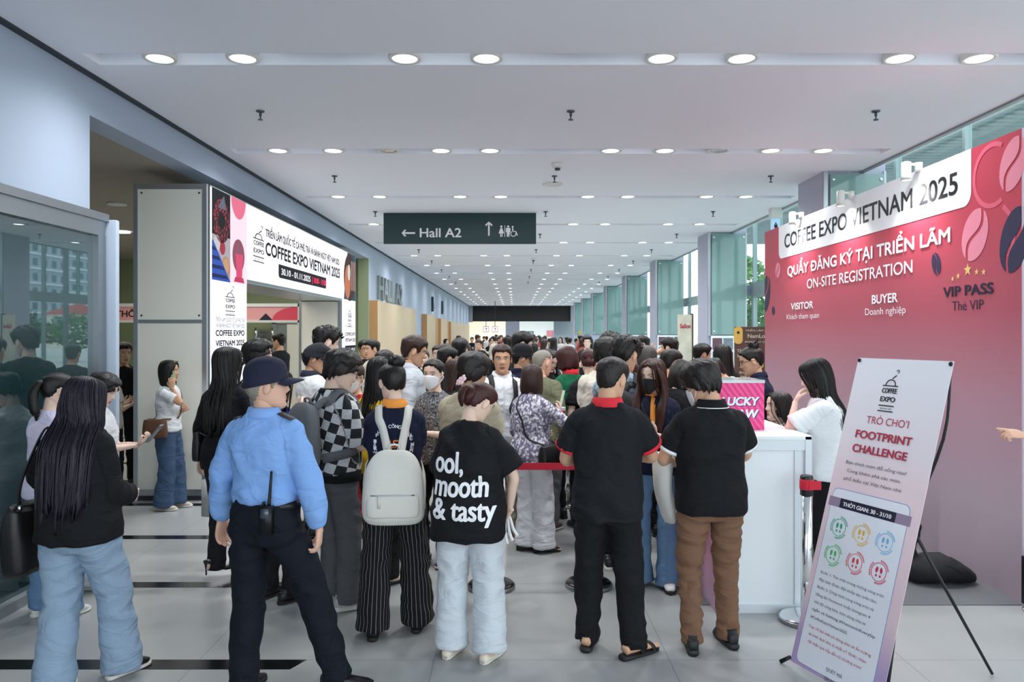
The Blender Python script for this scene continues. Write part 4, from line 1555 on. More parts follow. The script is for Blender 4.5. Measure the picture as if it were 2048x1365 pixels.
def hair_mat(name, col, rough=.42):
    if name in MATS:
        return MATS[name]
    m = mat(name, col, rough, spec=.35)
    nt, b = nodes_of(m)
    tc = nt.nodes.new('ShaderNodeTexCoord')
    mp = nt.nodes.new('ShaderNodeMapping')
    mp.inputs['Scale'].default_value = (150, 150, 7)
    nz = nt.nodes.new('ShaderNodeTexNoise')
    nz.inputs['Scale'].default_value = 1
    nz.inputs['Detail'].default_value = 2
    bp = nt.nodes.new('ShaderNodeBump')
    bp.inputs['Strength'].default_value = .45
    bp.inputs['Distance'].default_value = .006
    nt.links.new(tc.outputs['Object'], mp.inputs[0])
    nt.links.new(mp.outputs[0], nz.inputs['Vector'])
    nt.links.new(nz.outputs[0], bp.inputs['Height'])
    nt.links.new(bp.outputs[0], b.inputs['Normal'])
    return m


H_BLACK = hair_mat('hair_black', '#15120F')
H_SOFT = hair_mat('hair_soft_black', '#1F1916')
H_BROWN = hair_mat('hair_dark_brown', '#33211B')
H_RED = hair_mat('hair_red_brown', '#3E1A17')
H_AUBURN = hair_mat('hair_auburn', '#6A2F1C')
H_GREY = hair_mat('hair_grey', '#8A8478', .55)
H_SALT = hair_mat('hair_salt', '#45423E', .5)
H_PURPLE = hair_mat('hair_plum', '#1B1522')


def skin_mat(name, col):
    if name in MATS:
        return MATS[name]
    m = mat(name, col, .5, spec=.3)
    nt, b = nodes_of(m)
    b.inputs['Subsurface Weight'].default_value = .08
    b.inputs['Subsurface Radius'].default_value = (.9, .35, .2)
    b.inputs['Subsurface Scale'].default_value = .01
    return m


SK = {'mid': skin_mat('skin_mid', '#D6AA8C'), 'light': skin_mat('skin_light', '#E8C8B4'), 'tan': skin_mat('skin_tan', '#CA9E80'), 'pink': skin_mat('skin_pink', '#DDB098')}
LIP = {'mid': mat('lips_mid', '#A9695C', .4), 'light': mat('lips_light', '#BC6F6C', .4), 'tan': mat('lips_tan', '#8E5A4C', .4), 'pink': mat('lips_pink', '#B0706A', .4)}
m_eyew = mat('eye_white', '#E4E0DA', .25)
m_iris = mat('eye_iris', '#1C1210', .15)
m_brow = mat('eyebrow', '#241B16', .7)
m_sole = mat('sole_white', '#D8D6CE', .6)
m_soleb = mat('sole_dark', '#1D1B1B', .7)

# body profile (figure 1.70 tall)
TZ = [.80, .88, .95, 1.02, 1.08, 1.16, 1.26, 1.34, 1.395, 1.43, 1.455, 1.475]
TA = {'m': [.156, .160, .156, .147, .141, .147, .160, .164, .146, .098, .065, .057], 'f': [.158, .166, .158, .138, .125, .131, .142, .141, .121, .080, .053, .048]}
TB = {'m': [.110, .118, .117, .108, .102, .106, .117, .112, .095, .074, .062, .056], 'f': [.115, .122, .117, .100, .092, .102, .118, .105, .085, .066, .052, .048]}
TC = [-.010, -.012, -.010, 0, .005, .005, 0, -.008, -.015, -.020, -.018, -.014]
SHO = {'m': (.151, -.018, 1.360), 'f': (.131, -.018, 1.358)}
ARM = {'m': (.046, .039, .028), 'f': (.039, .033, .023)}


def ik(S, T, l1, l2, pole):
    S, T, pole = map(lambda v: np.array(v, float), (S, T, pole))
    d = T - S
    D = np.linalg.norm(d)
    D2 = min(max(D, abs(l1 - l2) + .02), l1 + l2 - .004)
    n = d / (D + 1e-9)
    T = S + n * D2
    a = (l1 * l1 - l2 * l2 + D2 * D2) / (2 * D2)
    h = math.sqrt(max(0, l1 * l1 - a * a))
    p = pole - n * np.dot(pole, n)
    p = p / (np.linalg.norm(p) + 1e-9)
    return S + n * a + p * h, T


def hand(W, d, n, side, curl=.4, spread=.06, lod=1, point=False, sc=1.0):
    W, d, n = np.array(W, float), np.array(d, float), np.array(n, float)
    d /= np.linalg.norm(d)
    n = n - d * np.dot(n, d)
    n /= np.linalg.norm(n)
    th = np.cross(d, n) * side
    parts = []
    q = lambda c, a, b: list(c) + [a * sc, b * sc]
    parts.append(tube([q(W - d * .025 * sc, .024, .021), q(W, .026, .018), q(W + d * .03 * sc, .035, .0165), q(W + d * .065 * sc, .041, .0145), q(W + d * .09 * sc, .039, .0115)], 14 if lod == 0 else 10, 3 if lod == 0 else 1, side0=th))
    Ls = [.070, .079, .073, .057]
    for i in range(4):
        off = .030 - .0195 * i
        b = W + (d * (.086 - .004 * abs(i - 1.2)) + th * off) * sc
        dd = d + th * (spread * (1.5 - i))
        dd /= np.linalg.norm(dd)
        c = curl
        if point:
            c = .03 if i == 0 else 1.25
        pts = [b - dd * .02 * sc, b]
        ang = 0
        for s, (fr, k) in enumerate(((.45, .55), (.30, .9), (.25, .6))):
            ang += c * k * (1 + .08 * i)
            b = b + (dd * math.cos(ang) + n * math.sin(ang)) * Ls[i] * fr * sc
            pts.append(b)
        rr = [.0095, .0098, .0088, .008, .0058]
        parts.append(tube([q(p, r, r) for p, r in zip(pts, rr)], 10 if lod == 0 else 7, 3 if lod == 0 else 1))
    b = W + (d * .022 + th * .026) * sc
    t1 = d * .68 + th * .62 + n * .35
    t1 /= np.linalg.norm(t1)
    t2 = d * .88 + th * (.25 - .3 * curl) + n * (.3 + .4 * curl)
    t2 /= np.linalg.norm(t2)
    pts = [b - t1 * .01 * sc, b + t1 * .035 * sc, b + (t1 * .04 + t2 * .028) * sc, b + (t1 * .04 + t2 * .056) * sc]
    parts.append(tube([q(p, r, r) for p, r in zip(pts, [.014, .012, .0105, .0075])], 10 if lod == 0 else 7, 3 if lod == 0 else 1))
    return parts


def shoe_parts(an, rot, kind, s=1.0):
    """upper parts and sole parts for an ankle at `an`, toes along rot (radians, 0 = forward, + = to the right)"""
    D = np.array((math.sin(rot), math.cos(rot), 0.))
    X = np.array((math.cos(rot), -math.sin(rot), 0.))
    base = np.array((an[0], an[1], 0.)) + np.array((0, 0, max(0, an[2] - .085)))

    def sect(rows, z0=0, n=16):
        V, F = [], []
        for (y, hw, top, xo) in rows:
            for k in range(n):
                t = 2 * math.pi * k / n
                c, sn = math.cos(t), math.sin(t)
                xx = hw * np.sign(c) * abs(c) ** .7
                zz = z0 + (top - z0) * (.5 + .5 * np.sign(sn) * abs(sn) ** .75)
                V.append(base + D * y * s + X * (xx + xo) * s + np.array((0, 0, zz * s)))
        m = len(rows)
        for j in range(m - 1):
            for k in range(n):
                k2 = (k + 1) % n
                F.append((j * n + k, j * n + k2, (j + 1) * n + k2, (j + 1) * n + k))
        F.append(tuple(range(n))[::-1])
        F.append(tuple((m - 1) * n + k for k in range(n)))
        return V, F

    up, so = [], []
    if kind in ('sneaker', 'chunky'):
        t = .035 if kind == 'chunky' else .024
        so.append(sect([(-.082, .022, t, 0), (-.07, .034, t + .004, 0), (-.02, .036, t, 0), (.06, .043, t, 0), (.12, .046, t, 0), (.165, .038, t + .002, 0), (.188, .018, t + .008, 0)]))
        up.append(sect([(-.076, .022, .075, 0), (-.06, .033, .098, 0), (-.01, .036, .098, 0), (.04, .039, .085, 0), (.10, .043, .066, 0), (.15, .037, .052, 0), (.178, .018, .040, 0)], t - .006))
        up.append(tube([list(base + np.array((0, 0, .05 * s)) - D * .02 * s) + [.036 * s, .042 * s], list(base + np.array((0, 0, .11 * s)) - D * .018 * s) + [.036 * s, .044 * s]], 14, 2, side0=X))
    elif kind == 'dress':
        so.append(sect([(-.078, .02, .022, 0), (-.06, .032, .022, 0), (-.01, .03, .016, 0), (.06, .038, .013, 0), (.13, .041, .012, 0), (.18, .03, .012, 0), (.205, .014, .013, 0)]))
        up.append(sect([(-.074, .02, .07, 0), (-.055, .031, .088, 0), (-.01, .034, .086, 0), (.05, .037, .068, 0), (.11, .041, .05, 0), (.17, .034, .038, 0), (.2, .015, .028, 0)], .008))
    elif kind == 'flat':
        so.append(sect([(-.078, .02, .018, 0), (-.06, .032, .02, 0), (0, .033, .016, 0), (.08, .043, .015, 0), (.13, .042, .015, 0), (.175, .022, .016, 0)]))
        up.append(sect([(-.078, .02, .055, 0), (-.066, .03, .062, 0), (-.035, .034, .045, 0), (.02, .036, .03, 0), (.06, .042, .032, 0), (.10, .044, .046, 0), (.145, .036, .044, 0), (.172, .018, .032, 0)], .010))
    elif kind == 'heel':
        lift = np.array((0, 0, 0))
        rows = [(-.078, .018, .100, 0), (-.06, .029, .098, 0), (-.02, .030, .078, 0), (.04, .034, .042, 0), (.08, .040, .024, 0), (.14, .034, .020, 0), (.2, .006, .018, 0)]
        V, F = [], []
        n = 12
        for (y, hw, zb, xo) in rows:
            for k in range(n):
                t = 2 * math.pi * k / n
                hh = .03 if y < .0 else .016 if y < .06 else .034
                V.append(base + D * y * s + X * hw * math.cos(t) * s + np.array((0, 0, (zb - .016 + hh * (.5 + .5 * math.sin(t))) * s)))
        for j in range(len(rows) - 1):
            for k in range(n):
                k2 = (k + 1) % n
                F.append((j * n + k, j * n + k2, (j + 1) * n + k2, (j + 1) * n + k))
        F += [tuple(range(n))[::-1], tuple((len(rows) - 1) * n + k for k in range(n))]
        up.append((V, F))
        hb = base - D * .064 * s
        up.append(tube([list(hb + np.array((0, 0, .09 * s))) + [.016, .016], list(hb + np.array((0, 0, .05 * s))) + [.007, .007], list(hb) + [.006, .006]], 8, 2))
        c = base + np.array((0, 0, .13 * s))
        P = [c + (D * .045 * math.cos(t) + X * .036 * math.sin(t)) * s - D * .02 * s + np.array((0, 0, (.02 * math.cos(t) - .01) * s)) for t in np.linspace(.4, 2 * math.pi - .4, 10)]
        up.append(tube([list(p) + [.003, .003] for p in P], 6, 1))
    elif kind == 'sandal':
        so.append(sect([(-.085, .026, .03, 0), (-.065, .038, .034, 0), (0, .038, .028, 0), (.07, .046, .026, 0), (.13, .049, .026, 0), (.175, .042, .026, 0), (.2, .02, .028, 0)]))
        for (y, zt, hw) in ((.115, .062, .048), (.03, .086, .042)):
            P = [base + (D * (y + .015 * math.cos(t)) + X * hw * math.cos(t)) * s + np.array((0, 0, (.024 + (zt - .02) * abs(math.sin(t)) ** .8) * s)) for t in np.linspace(0, math.pi, 11)]
            up.append(tube([list(p) + [.013, .0035] for p in P], 8, 1, side0=D))
        P = [base + (-D * .06 * math.cos(t) + X * .044 * math.sin(t)) * s + D * .005 + np.array((0, 0, .085 * s)) for t in np.linspace(-1.9, 1.9, 14)]
        up.append(tube([list(p) + [.003, .012] for p in P], 8, 1))
        P = [base + (D * (.03 + .085 * t) + X * .02 * (1 - 2 * t)) * s + np.array((0, 0, (.088 - .02 * t) * s)) for t in np.linspace(0, 1, 5)]
        up.append(tube([list(p) + [.011, .003] for p in P], 8, 1, side0=X))
    return up, so, (base, D, X)


def wrinkle(V, N, U, amp, fu, fv, seed):
    """soft folds with creased ridges; U holds the cloth coordinates"""
    out = np.empty(len(V))
    o = Vector((seed * 3.1, seed * 1.7, seed * .9))
    nf = noise.noise
    for i in range(len(V)):
        u, v, k = U[i]
        a = nf(Vector((u * fu + v * 3.0, v * fv - u * 2.0, k * 5.0)) + o)
        b = nf(Vector((u * fu * 1.4 - v * 5.0, v * fv * 1.2 + u * 4.0, k * 9.0 + 4)) + o)
        c = nf(Vector((u * fu * .5, v * fv * .45, k * 3.0 + 9)) + o)
        out[i] = (.55 - 2.2 * abs(a)) * (.6 + .8 * max(0, c + .3)) + .7 * b
    return V + N * (amp * out)[:, None]


class Person:
    pass


PEOPLE = []
VOX = {0: .0115, 1: .016, 2: .024}


def person(label, X, Y, H=1.68, yaw=0, sex='m', w=1.0, lod=1, feet=None, lean=0, roll=0, head=(0, 0, 0), L=None, Rr=None, skin='mid',
           hair=('short', None), top=None, bot=None, shoe=('sneaker', None, None), sit=0, seed=None, face=None, group=None, headx=0, extra=(), z0=0):
    seed = len(PEOPLE) + 1 if seed is None else seed
    rnd = random.Random(seed * 13)
    s = H / 1.70
    w = 1 + (w - 1) * .7
    P = Person()
    PEOPLE.append(P)
    P.s, P.lod = s, lod
    root = P.root = empty('person', (X, Y, z0), -R(yaw), label, 'person', group)
    P.M = Matrix.Translation((X, Y, z0)) @ Matrix.Rotation(-R(yaw), 4, 'Z')
    top = dict(top or {})
    bot = dict(bot or {})
    vox = VOX[lod]
    heel = .05 if shoe[0] == 'heel' else 0
    dz = sit - heel
    lean_r, roll_r = R(lean), R(roll)
    piv = np.array((0, 0, .97))

    def U(V):
        """bend of the upper body: lean forward / sideways round the pelvis, then lower when seated"""
        V = np.atleast_2d(np.asarray(V, float))
        if lean or roll:
            k = sstep(.86, 1.20, V[:, 2])
            d = V - piv
            a, r = -lean_r * k, roll_r * k
            y = d[:, 1] * np.cos(a) - d[:, 2] * np.sin(a)
            z = d[:, 1] * np.sin(a) + d[:, 2] * np.cos(a)
            x = d[:, 0] * np.cos(r) + z * np.sin(r)
            z2 = -d[:, 0] * np.sin(r) + z * np.cos(r)
            V = np.stack([x, y, z2], -1) + piv
        V = V.copy()
        V[:, 2] -= dz
        return V

    P.U = U
    hyaw, hpitch, hroll = [R(v) for v in head]
    hs = 1.04 if sex == 'f' else 1.07
    hpiv = np.array((0, -.012, 1.485))
    hoff = np.array((headx, .018, .104))
    Rh = rotZ(-hyaw) @ rotX(-hpitch) @ rotY(hroll)

    def HT(V, grav=False):
        V = np.asarray(V, float) * hs
        A = (V + hoff) @ Rh.T + hpiv
        if grav:
            R2 = rotZ(-hyaw * .55) @ rotX(-hpitch * .25)
            c = hoff @ Rh.T + hpiv
            B = V @ R2.T + c
            k = sstep(-.03, -.16, V[:, 2])[:, None]
            A = A * (1 - k) + B * k
        return U(A) * s

    P.HT = HT
    ta, tb = np.array(TA[sex]) * w, np.array(TB[sex]) * w
    sh = np.array(SHO[sex])
    sh[0] *= .4 + .6 * w
    ar = ARM[sex]
    # ---- joints
    S = {}
    for side, spec in ((-1, L), (1, Rr)):
        spec = dict(spec or {})
        sp = U([(sh[0] * side, sh[1], sh[2])])[0]
        l1, l2 = .285, .245
        if 't' in spec:
            T = np.array(spec['t'], float)
        else:
            T = sp + np.array((side * spec.get('out', .06), spec.get('fwd', .06), -.505))
        pole = np.array(spec.get('pole', (side * .5, -.8, -.25)), float)
        E_, W_ = ik(sp, T, l1, l2, pole)
        fd = W_ - E_
        fd /= np.linalg.norm(fd)
        hd = np.array(spec.get('d', fd), float)
        hn = np.array(spec.get('n', (-side, .15, 0)), float)
        S[side] = dict(sh=sp, el=E_, wr=W_, hd=hd, hn=hn, curl=spec.get('curl', .5), point=spec.get('point', False), spread=spec.get('spread', .05))
    P.J = S
    P.hand_pos = {k: (S[k]['wr'] + S[k]['hd'] / np.linalg.norm(S[k]['hd']) * .09) * s for k in S}
    feet = feet or ((-.105, 0, -10), (.105, 0, 10))
    hipz = .90 - dz
    LG = []
    for i, (side, f) in enumerate(((-1, feet[0]), (1, feet[1]))):
        hp = np.array((side * .088 * w, -.008, hipz))
        an = np.array((f[0], f[1], .085 + heel + (f[3] if len(f) > 3 else 0)))
        kn, an2 = ik(hp, an, .418, .403, (side * .12, 1, .05))
        LG.append((hp, kn, an, R(f[2]), f))
    # ---- body
    parts = []
    k = .88
    rows = [(0, TC[i], TZ[i], ta[i] * k, tb[i] * k) for i in range(1, len(TZ))]
    V, F = tube(rows, 20, 2, side0=(1, 0, 0), p=2.3)
    parts.append((U(V), F))
    nk = np.array([(0, -.02, 1.40), (0, -.018, 1.45), (0, -.012, 1.485)])
    nk = U(nk)
    htop = HT([(0, -.018, -.065), (0, -.012, -.02)]) / s
    nr = .056 if sex == 'm' else .047
    parts.append(tube([list(nk[0]) + [nr * 1.25, nr * 1.2], list(nk[1]) + [nr * 1.05, nr * 1.05], list(nk[2]) + [nr, nr], list(htop[0]) + [nr * .98, nr * 1.02], list(htop[1]) + [nr * .8, nr * .85]], 16, 3, side0=(1, 0, 0)))
    for side in (-1, 1):
        j = S[side]
        mid = (j['sh'] + j['el']) / 2
        mf = j['el'] + (j['wr'] - j['el']) * .3
        inn = j['sh'] + np.array((-side * .06, 0, .012))
        parts.append(tube([list(inn) + [ar[0] * .85] * 2, list(j['sh']) + [ar[0] * 1.02] * 2, list(mid) + [ar[0] * .98] * 2, list(j['el']) + [ar[1] * .97] * 2, list(mf) + [ar[1] * 1.0] * 2, list(j['wr']) + [ar[2], ar[2] * .85]], 14, 3))
    bare = bot.get('bare', None)
    for (hp, kn, an, rt, f_) in LG:
        parts.append(tube([list(hp + [0, 0, .02]) + [.066 * w, .070 * w], list((hp + kn) / 2) + [.054 * w, .058 * w], list(kn) + [.040, .042], list(kn + (an - kn) * .3) + [.038, .041], list(an + [0, 0, .05]) + [.027, .030], list(an + [0, 0, -.01]) + [.027, .032]], 12, 3, side0=(1, 0, 0)))
    V, F, N = remesh([(np.asarray(v) * s, f) for v, f in parts], vox * s, 3)
    F = [tuple(f) for f in F]
    V = list(map(tuple, V))
    mi = [0] * len(F)

    def add(v, f, idx):
        b = len(V)
        V.extend(map(tuple, v))
        for q in f:
            F.append(tuple(i + b for i in q))
            mi.append(idx)

    hv, hf, ha, hz = HEADS[lod]
    b0 = len(F)
    add(HT(hv), hf, 0)
    if lod < 2:
        for qi, q in enumerate(hf):
            cx, cy, cz = np.mean([hv[i] for i in q], 0)
            if cy > .05 and abs(cx) < .0245 - .9 * abs(cz + .0635) and -.077 < cz < -.0535:
                mi[b0 + qi] = 3
    for side in (-1, 1):
        ev, ef = ellip((side * .0735, -.006, -.004), (.008, .019, .032), 12 if lod < 2 else 8, 8 if lod < 2 else 6, Matrix.Rotation(R(-12), 3, 'X') @ Matrix.Rotation(R(side * -22), 3, 'Z'))
        add(HT(ev), ef, 0)
        if lod < 2:
            ev, ef = ellip((side * .031, .0685, .006), (.0150, .0125, .0072), 14, 10)
            add(HT(ev), ef, 1)
            gx = (face or {}).get('gaze', 0)
            ev, ef = ellip((side * .031 + gx * .006, .0755, .0058), (.0062, .0058, .0062), 12, 8)
            add(HT(ev), ef, 2)
            pts = [(side * (.031 + .0165 * math.cos(t)), .0775 - .0045 * math.cos(t) ** 2 - (.003 if side * math.cos(t) > 0 else 0), .006 + .0078 * math.sin(t)) for t in np.linspace(.1, math.pi - .1, 8)]
            ev, ef = tube([list(p) + [.0013, .0018] for p in pts], 6, 1)
            add(HT(ev), ef, 2)
        bx = [(side * x, head_pt(math.atan2(x, .08), z)[1] * 1.0 + .0015, z) for x, z in ((.012, .024), (.024, .029), (.036, .030), (.047, .025))]
        bx = []
        for x, z in ((.013, .0245), (.024, .0285), (.036, .0290), (.047, .0245)):
            aa = math.asin(min(.95, x / float(np.interp(z, HZ, HW))))
            p = head_pt(aa * 1.03, z)
            bx.append((side * p[0], p[1] + .0008, z))
        ev, ef = tube([list(p) + [.0022, r] for p, r in zip(bx, (.0032, .0042, .0036, .0014))], 6, 2 if lod < 2 else 1)
        add(HT(ev), ef, 4)
    for side in (-1, 1):
        j = S[side]
        hp_ = hand(j['wr'], j['hd'], j['hn'], side, j['curl'], j['spread'], 0 if lod == 0 else 1, j['point'], .95 if sex == 'f' else 1.03)
        if lod == 0:
            v, f, _ = remesh([(np.asarray(a) * s, b) for a, b in hp_], .0038, 2)
            add(v, [tuple(q) for q in f], 0)
        else:
            v, f = comb([(np.asarray(a) * s, b) for a, b in hp_])
            add(v, f, 0)
    shk = shoe[0]
    ups, sos = [], []
    for (hp, kn, an, rt, f_) in LG:
        u_, s_, (bs, D, XX) = shoe_parts(an, rt, shk)
        ups += u_
        sos += s_
        if shk in ('sandal', 'flat', 'heel'):
            hz_ = .0 if shk != 'heel' else .05
            fz = .026 if shk == 'sandal' else .012
            foot = [(-.062, .022, .085), (-.02, .024, .07), (.05, .026, .045), (.10, .026, .03), (.13, .02, .02)] if shk == 'heel' else [(-.062, .028, .055 + hz_), (-.02, .03, .075 + hz_ * .9), (.05, .036, .058 + hz_ * .3), (.11, .04, .036), (.16, .034, .022), (.18, .02, .015)]
            v, f = tube([list(bs + D * y + np.array((0, 0, fz + zz * .5 + (hz_ * .45 if y < 0 else 0)))) + [hw, zz * .5] for y, hw, zz in foot], 12, 2, side0=XX)
            add(np.asarray(v) * s, f, 0)
            if shk == 'sandal':
                for t_ in range(5):
                    c = bs + D * (.178 - .010 * abs(t_ - 1)) + XX * (-.032 + .016 * t_) * (1 if an[0] > 0 else -1) * -1 + np.array((0, 0, fz + .011))
                    v, f = ellip(c, (.0095 if t_ else .012, .018, .009), 8, 6, Matrix.Rotation(-rt, 3, 'Z'))
                    add(np.asarray(v) * s, f, 0)
    me = bpy.data.meshes.new('body')
    me.from_pydata(V, [], F)
    me.polygons.foreach_set('use_smooth', [True] * len(F))
    me.polygons.foreach_set('material_index', mi)
    me.update()
    P.body = link('body', me, [SK[skin], m_eyew, m_iris, LIP[skin], m_brow], root)
    # ---- shoes
    um = shoe[1] or mat('shoe_black', '#17171A', .45)
    if ups:
        v, f = comb([(np.asarray(a) * s, b) for a, b in ups])
        P.shoes = mesh('shoes', v, f, um, root, True)
        if sos:
            v, f = comb([(np.asarray(a) * s, b) for a, b in sos])
            mesh('soles', v, f, shoe[2] or m_soleb, P.shoes, True)
    # ---- trousers / skirt
    kind = bot.get('kind', 'straight')
    bm_ = bot.get('m') or mat('trousers_black', '#15161A', .75)
    parts, axes = [], []
    if kind == 'skirt':
        zh = bot.get('hem', .5)
        fl = bot.get('flare', .2)
        rows = [(0, -.01, zh - dz, fl, fl * .8), (0, -.01, .75 - dz, ta[1] + .03, tb[1] + .03), (0, -.012, .88 - dz, ta[1] + .014, tb[1] + .014), (0, 0, 1.03 - dz, ta[3] + .008, tb[3] + .008)]
        v, f = tube(rows, 24, 4, side0=(1, 0, 0), p=2.3)
        parts.append((v, f))
        axes.append(('t', None, .16))
    else:
        wz = bot.get('waist', 1.02)
        rows = [(0, -.014, .775 - dz, .125 * w, .088 * w), (0, -.014, .84 - dz, ta[0] + .005, tb[0] + .006), (0, -.012, .89 - dz, ta[1] + .010, tb[1] + .012), (0, -.006, .96 - dz, ta[2] + .007, tb[2] + .006), (0, 0, wz - dz, ta[3] + .006, tb[3] + .006)]
        if sit:
            rows = rows[1:]
        v, f = tube(rows, 24, 3, side0=(1, 0, 0), p=2.4)
        parts.append((v, f))
        axes.append(('t', None, .16))
        g = {'slim': (.086, .060, .052, .050), 'straight': (.094, .073, .066, .066), 'wide': (.100, .092, .098, .108), 'flare': (.094, .076, .080, .098), 'loose': (.098, .085, .078, .074)}[kind]
        fz = bot.get('hem', .045)
        for (hp, kn, an, rt, f_) in LG:
            ft = np.array((math.sin(rt), math.cos(rt), 0)) * .018
            e_ = np.array((an[0], an[1], max(0, f_[3] if len(f_) > 3 else 0) + fz)) + ft
            up_ = hp + np.array((0, 0, -.05))
            th_ = hp + (kn - hp) * .42
            sn = kn + (e_ - kn) * .5
            rows = [list(hp + [0, 0, .03]) + [g[0] * .9 * w, g[0] * 1.08 * w], list(up_) + [g[0] * w, g[0] * 1.15 * w], list(th_) + [(g[0] * .55 + g[1] * .45) * w, (g[0] * .62 + g[1] * .45) * w], list(kn) + [g[1] * (.4 + .6 * w)] * 2, list(sn) + [g[2], g[2] * 1.03], list(e_) + [g[3], g[3] * 1.06]]
            v, f = tube(rows, 18, 4, side0=(1, 0, 0))
            parts.append((v, f))
            axes.append(('p', np.array([hp, kn, e_]), g[1]))
    P.bot = garment('skirt' if kind == 'skirt' else 'trousers', parts, axes, vox, s, bm_, root, bot.get('wr', .009), bot.get('fu', 7), bot.get('fv', 9), seed + 50, lod, dz)
    # ---- top
    tm = top.get('m') or mat('tshirt_black', '#17181B', .85)
    ez = top.get('ease', .022) * .72
    hem = top.get('hem', .84)
    tuck = top.get('tuck', False)
    parts, axes = [], []
    if tuck:
        ii = [3, 4, 5, 6, 7, 8, 9, 10]
        rows = [(0, 0, .985, ta[3] + .012, tb[3] + .012), (0, .002, 1.04, ta[3] + ez * 1.25, tb[3] + ez * 1.35)] + [(0, TC[i], TZ[i], ta[i] + ez * (1 if i < 8 else .55), tb[i] + ez * (1 if i < 8 else .5)) for i in ii[1:]]
    else:
        aa = lambda z: (float(np.interp(z, TZ, ta)), float(np.interp(z, TZ, tb)))
        rows = []
        for z in ([hem] + [q for q in (.88, .95, 1.02, 1.08, 1.16) if q > hem + .03]):
            a_, b_ = aa(z)
            drop = ez + top.get('boxy', .012) * .7 * (1 if z > 1.0 else .6)
            a_ = max(a_, aa(1.02)[0] * .9)
            rows.append((0, float(np.interp(z, TZ, TC)), z, a_ + drop + .006, b_ + drop + .008))
        rows += [(0, TC[i], TZ[i], ta[i] + ez * (1 if i < 8 else .6), tb[i] + ez * (1 if i < 8 else .5)) for i in (6, 7, 8, 9, 10)]
        rows[-1] = (0, TC[10], 1.448, ta[10] + .012, tb[10] + .010)
    v, f = tube(rows, 26, 3, side0=(1, 0, 0), p=2.35)
    parts.append((U(v), f))
    axes.append(('t', None, .165))
    sl = top.get('sl', 'short')
    if sl != 'none':
        for side in (-1, 1):
            j = S[side]
            inn = j['sh'] + np.array((-side * .07, 0, .014))
            e = ez * .7 + .006
            if sl == 'short':
                q = top.get('sln', .68)
                end = j['sh'] + (j['el'] - j['sh']) * q
                midp = j['sh'] + (j['el'] - j['sh']) * q * .5
                fl = top.get('slw', .014)
                rows = [list(inn) + [ar[0] * .8 + e * .5] * 2, list(j['sh'] + np.array((0, 0, -.004))) + [ar[0] * 1.02 + e * .7] * 2, list(midp) + [ar[0] + e + fl * .5] * 2, list(end) + [ar[0] * .94 + e + fl] * 2]
                if q > 1:
                    end = j['el'] + (j['wr'] - j['el']) * (q - 1)
                    rows = rows[:2] + [list((j['sh'] + j['el']) / 2) + [ar[0] + e + .004] * 2, list(j['el']) + [ar[1] + e + .006] * 2, list(end) + [ar[1] + e + fl * .6] * 2]
                ax = np.array([j['sh'], end])
            else:
                we = top.get('slw', .008)
                wr_ = j['wr'] - (j['wr'] - j['el']) * .03
                rows = [list(inn) + [ar[0] * .8 + e * .5] * 2, list(j['sh']) + [ar[0] * 1.02 + e * .7] * 2, list((j['sh'] + j['el']) / 2) + [ar[0] + e * .85 + we * .6] * 2, list(j['el']) + [ar[1] + e * .8 + we] * 2, list((j['el'] + j['wr']) / 2) + [ar[1] * .9 + e * .8 + we] * 2, list(wr_ - (j['wr'] - j['el']) * .12) + [ar[2] + e * .7 + we] * 2, list(wr_) + [ar[2] + .012] * 2]
                ax = np.array([j['sh'], j['el'], j['wr']])
            v, f = tube(rows, 16, 4)
            parts.append((v, f))
            axes.append(('p', ax, ar[0] + e))
            if top.get('cuff') and sl == 'short':
                dd = (j['el'] - j['sh']) / np.linalg.norm(j['el'] - j['sh'])
                rr = ar[0] * .94 + e + fl + .003
                v, f = tube([list(end - dd * .016) + [rr, rr], list(end + dd * .003) + [rr, rr]], 24, 2)
                v2, f2 = tube([list(end - dd * .001) + [rr - .004] * 2, list(end + dd * .006) + [rr - .006] * 2], 20, 1)
                mesh('sleeve_band', np.asarray(v) * s, f, top['cuff'], None, True).parent = root
    P.top = garment(top.get('name', 'shirt'), parts, axes, vox, s, tm, root, top.get('wr', .010), top.get('fu', 6), top.get('fv', 7), seed, lod, dz)
    me = P.top.data
    P.bvh = BVHTree.FromPolygons([v.co.copy() for v in me.vertices], [tuple(p.vertices) for p in me.polygons])
    # ---- collar
    col = top.get('collar')
    if col:
        hgt = top.get('colh', .045)
        nr2 = nr + .010
        z1 = 1.438
        a = np.linspace(0, 2 * np.pi, 33)[:-1]
        V, F = [], []
        gap = .0
        prof = [(nr2 + .004, z1 - .006), (nr2 + .0, z1 + hgt * .75), (nr2 + .003, z1 + hgt * .95), (nr2 + .010, z1 + hgt * .92), (nr2 + .026, z1 - .004), (nr2 + .022, z1 - .010)]
        for (r, z) in prof:
            for t in a:
                fr = max(0, math.cos(t))
                V.append((r * 1.05 * math.sin(t), -.018 + (r + .004) * math.cos(t), z - .036 * fr ** 1.5 + .004 * (1 - fr)))
        n = len(a)
        for j_ in range(len(prof) - 1):
            for i in range(n):
                k_ = (i + 1) % n
                F.append((j_ * n + i, j_ * n + k_, (j_ + 1) * n + k_, (j_ + 1) * n + i))
        V = U(V) * s
        P.collar = mesh('collar', V, F, col, root, True)
        if top.get('colline'):
            nn = 48
            pts = []
            for t in np.linspace(0, 2 * np.pi, nn):
                fr = max(0, math.cos(t))
                r = nr2 + .031
                pts.append((r * 1.05 * math.sin(t), -.018 + (r + .004) * math.cos(t), z1 - .001 - .036 * fr ** 1.5))
            v, f = tube([list(p) + [.0028, .0028] for p in pts], 6, 1)
            mesh('collar_stripe', U(v) * s, f, top['colline'], P.collar, True)
    # ---- hair
    build_hair(P, hair, seed, lod, root)
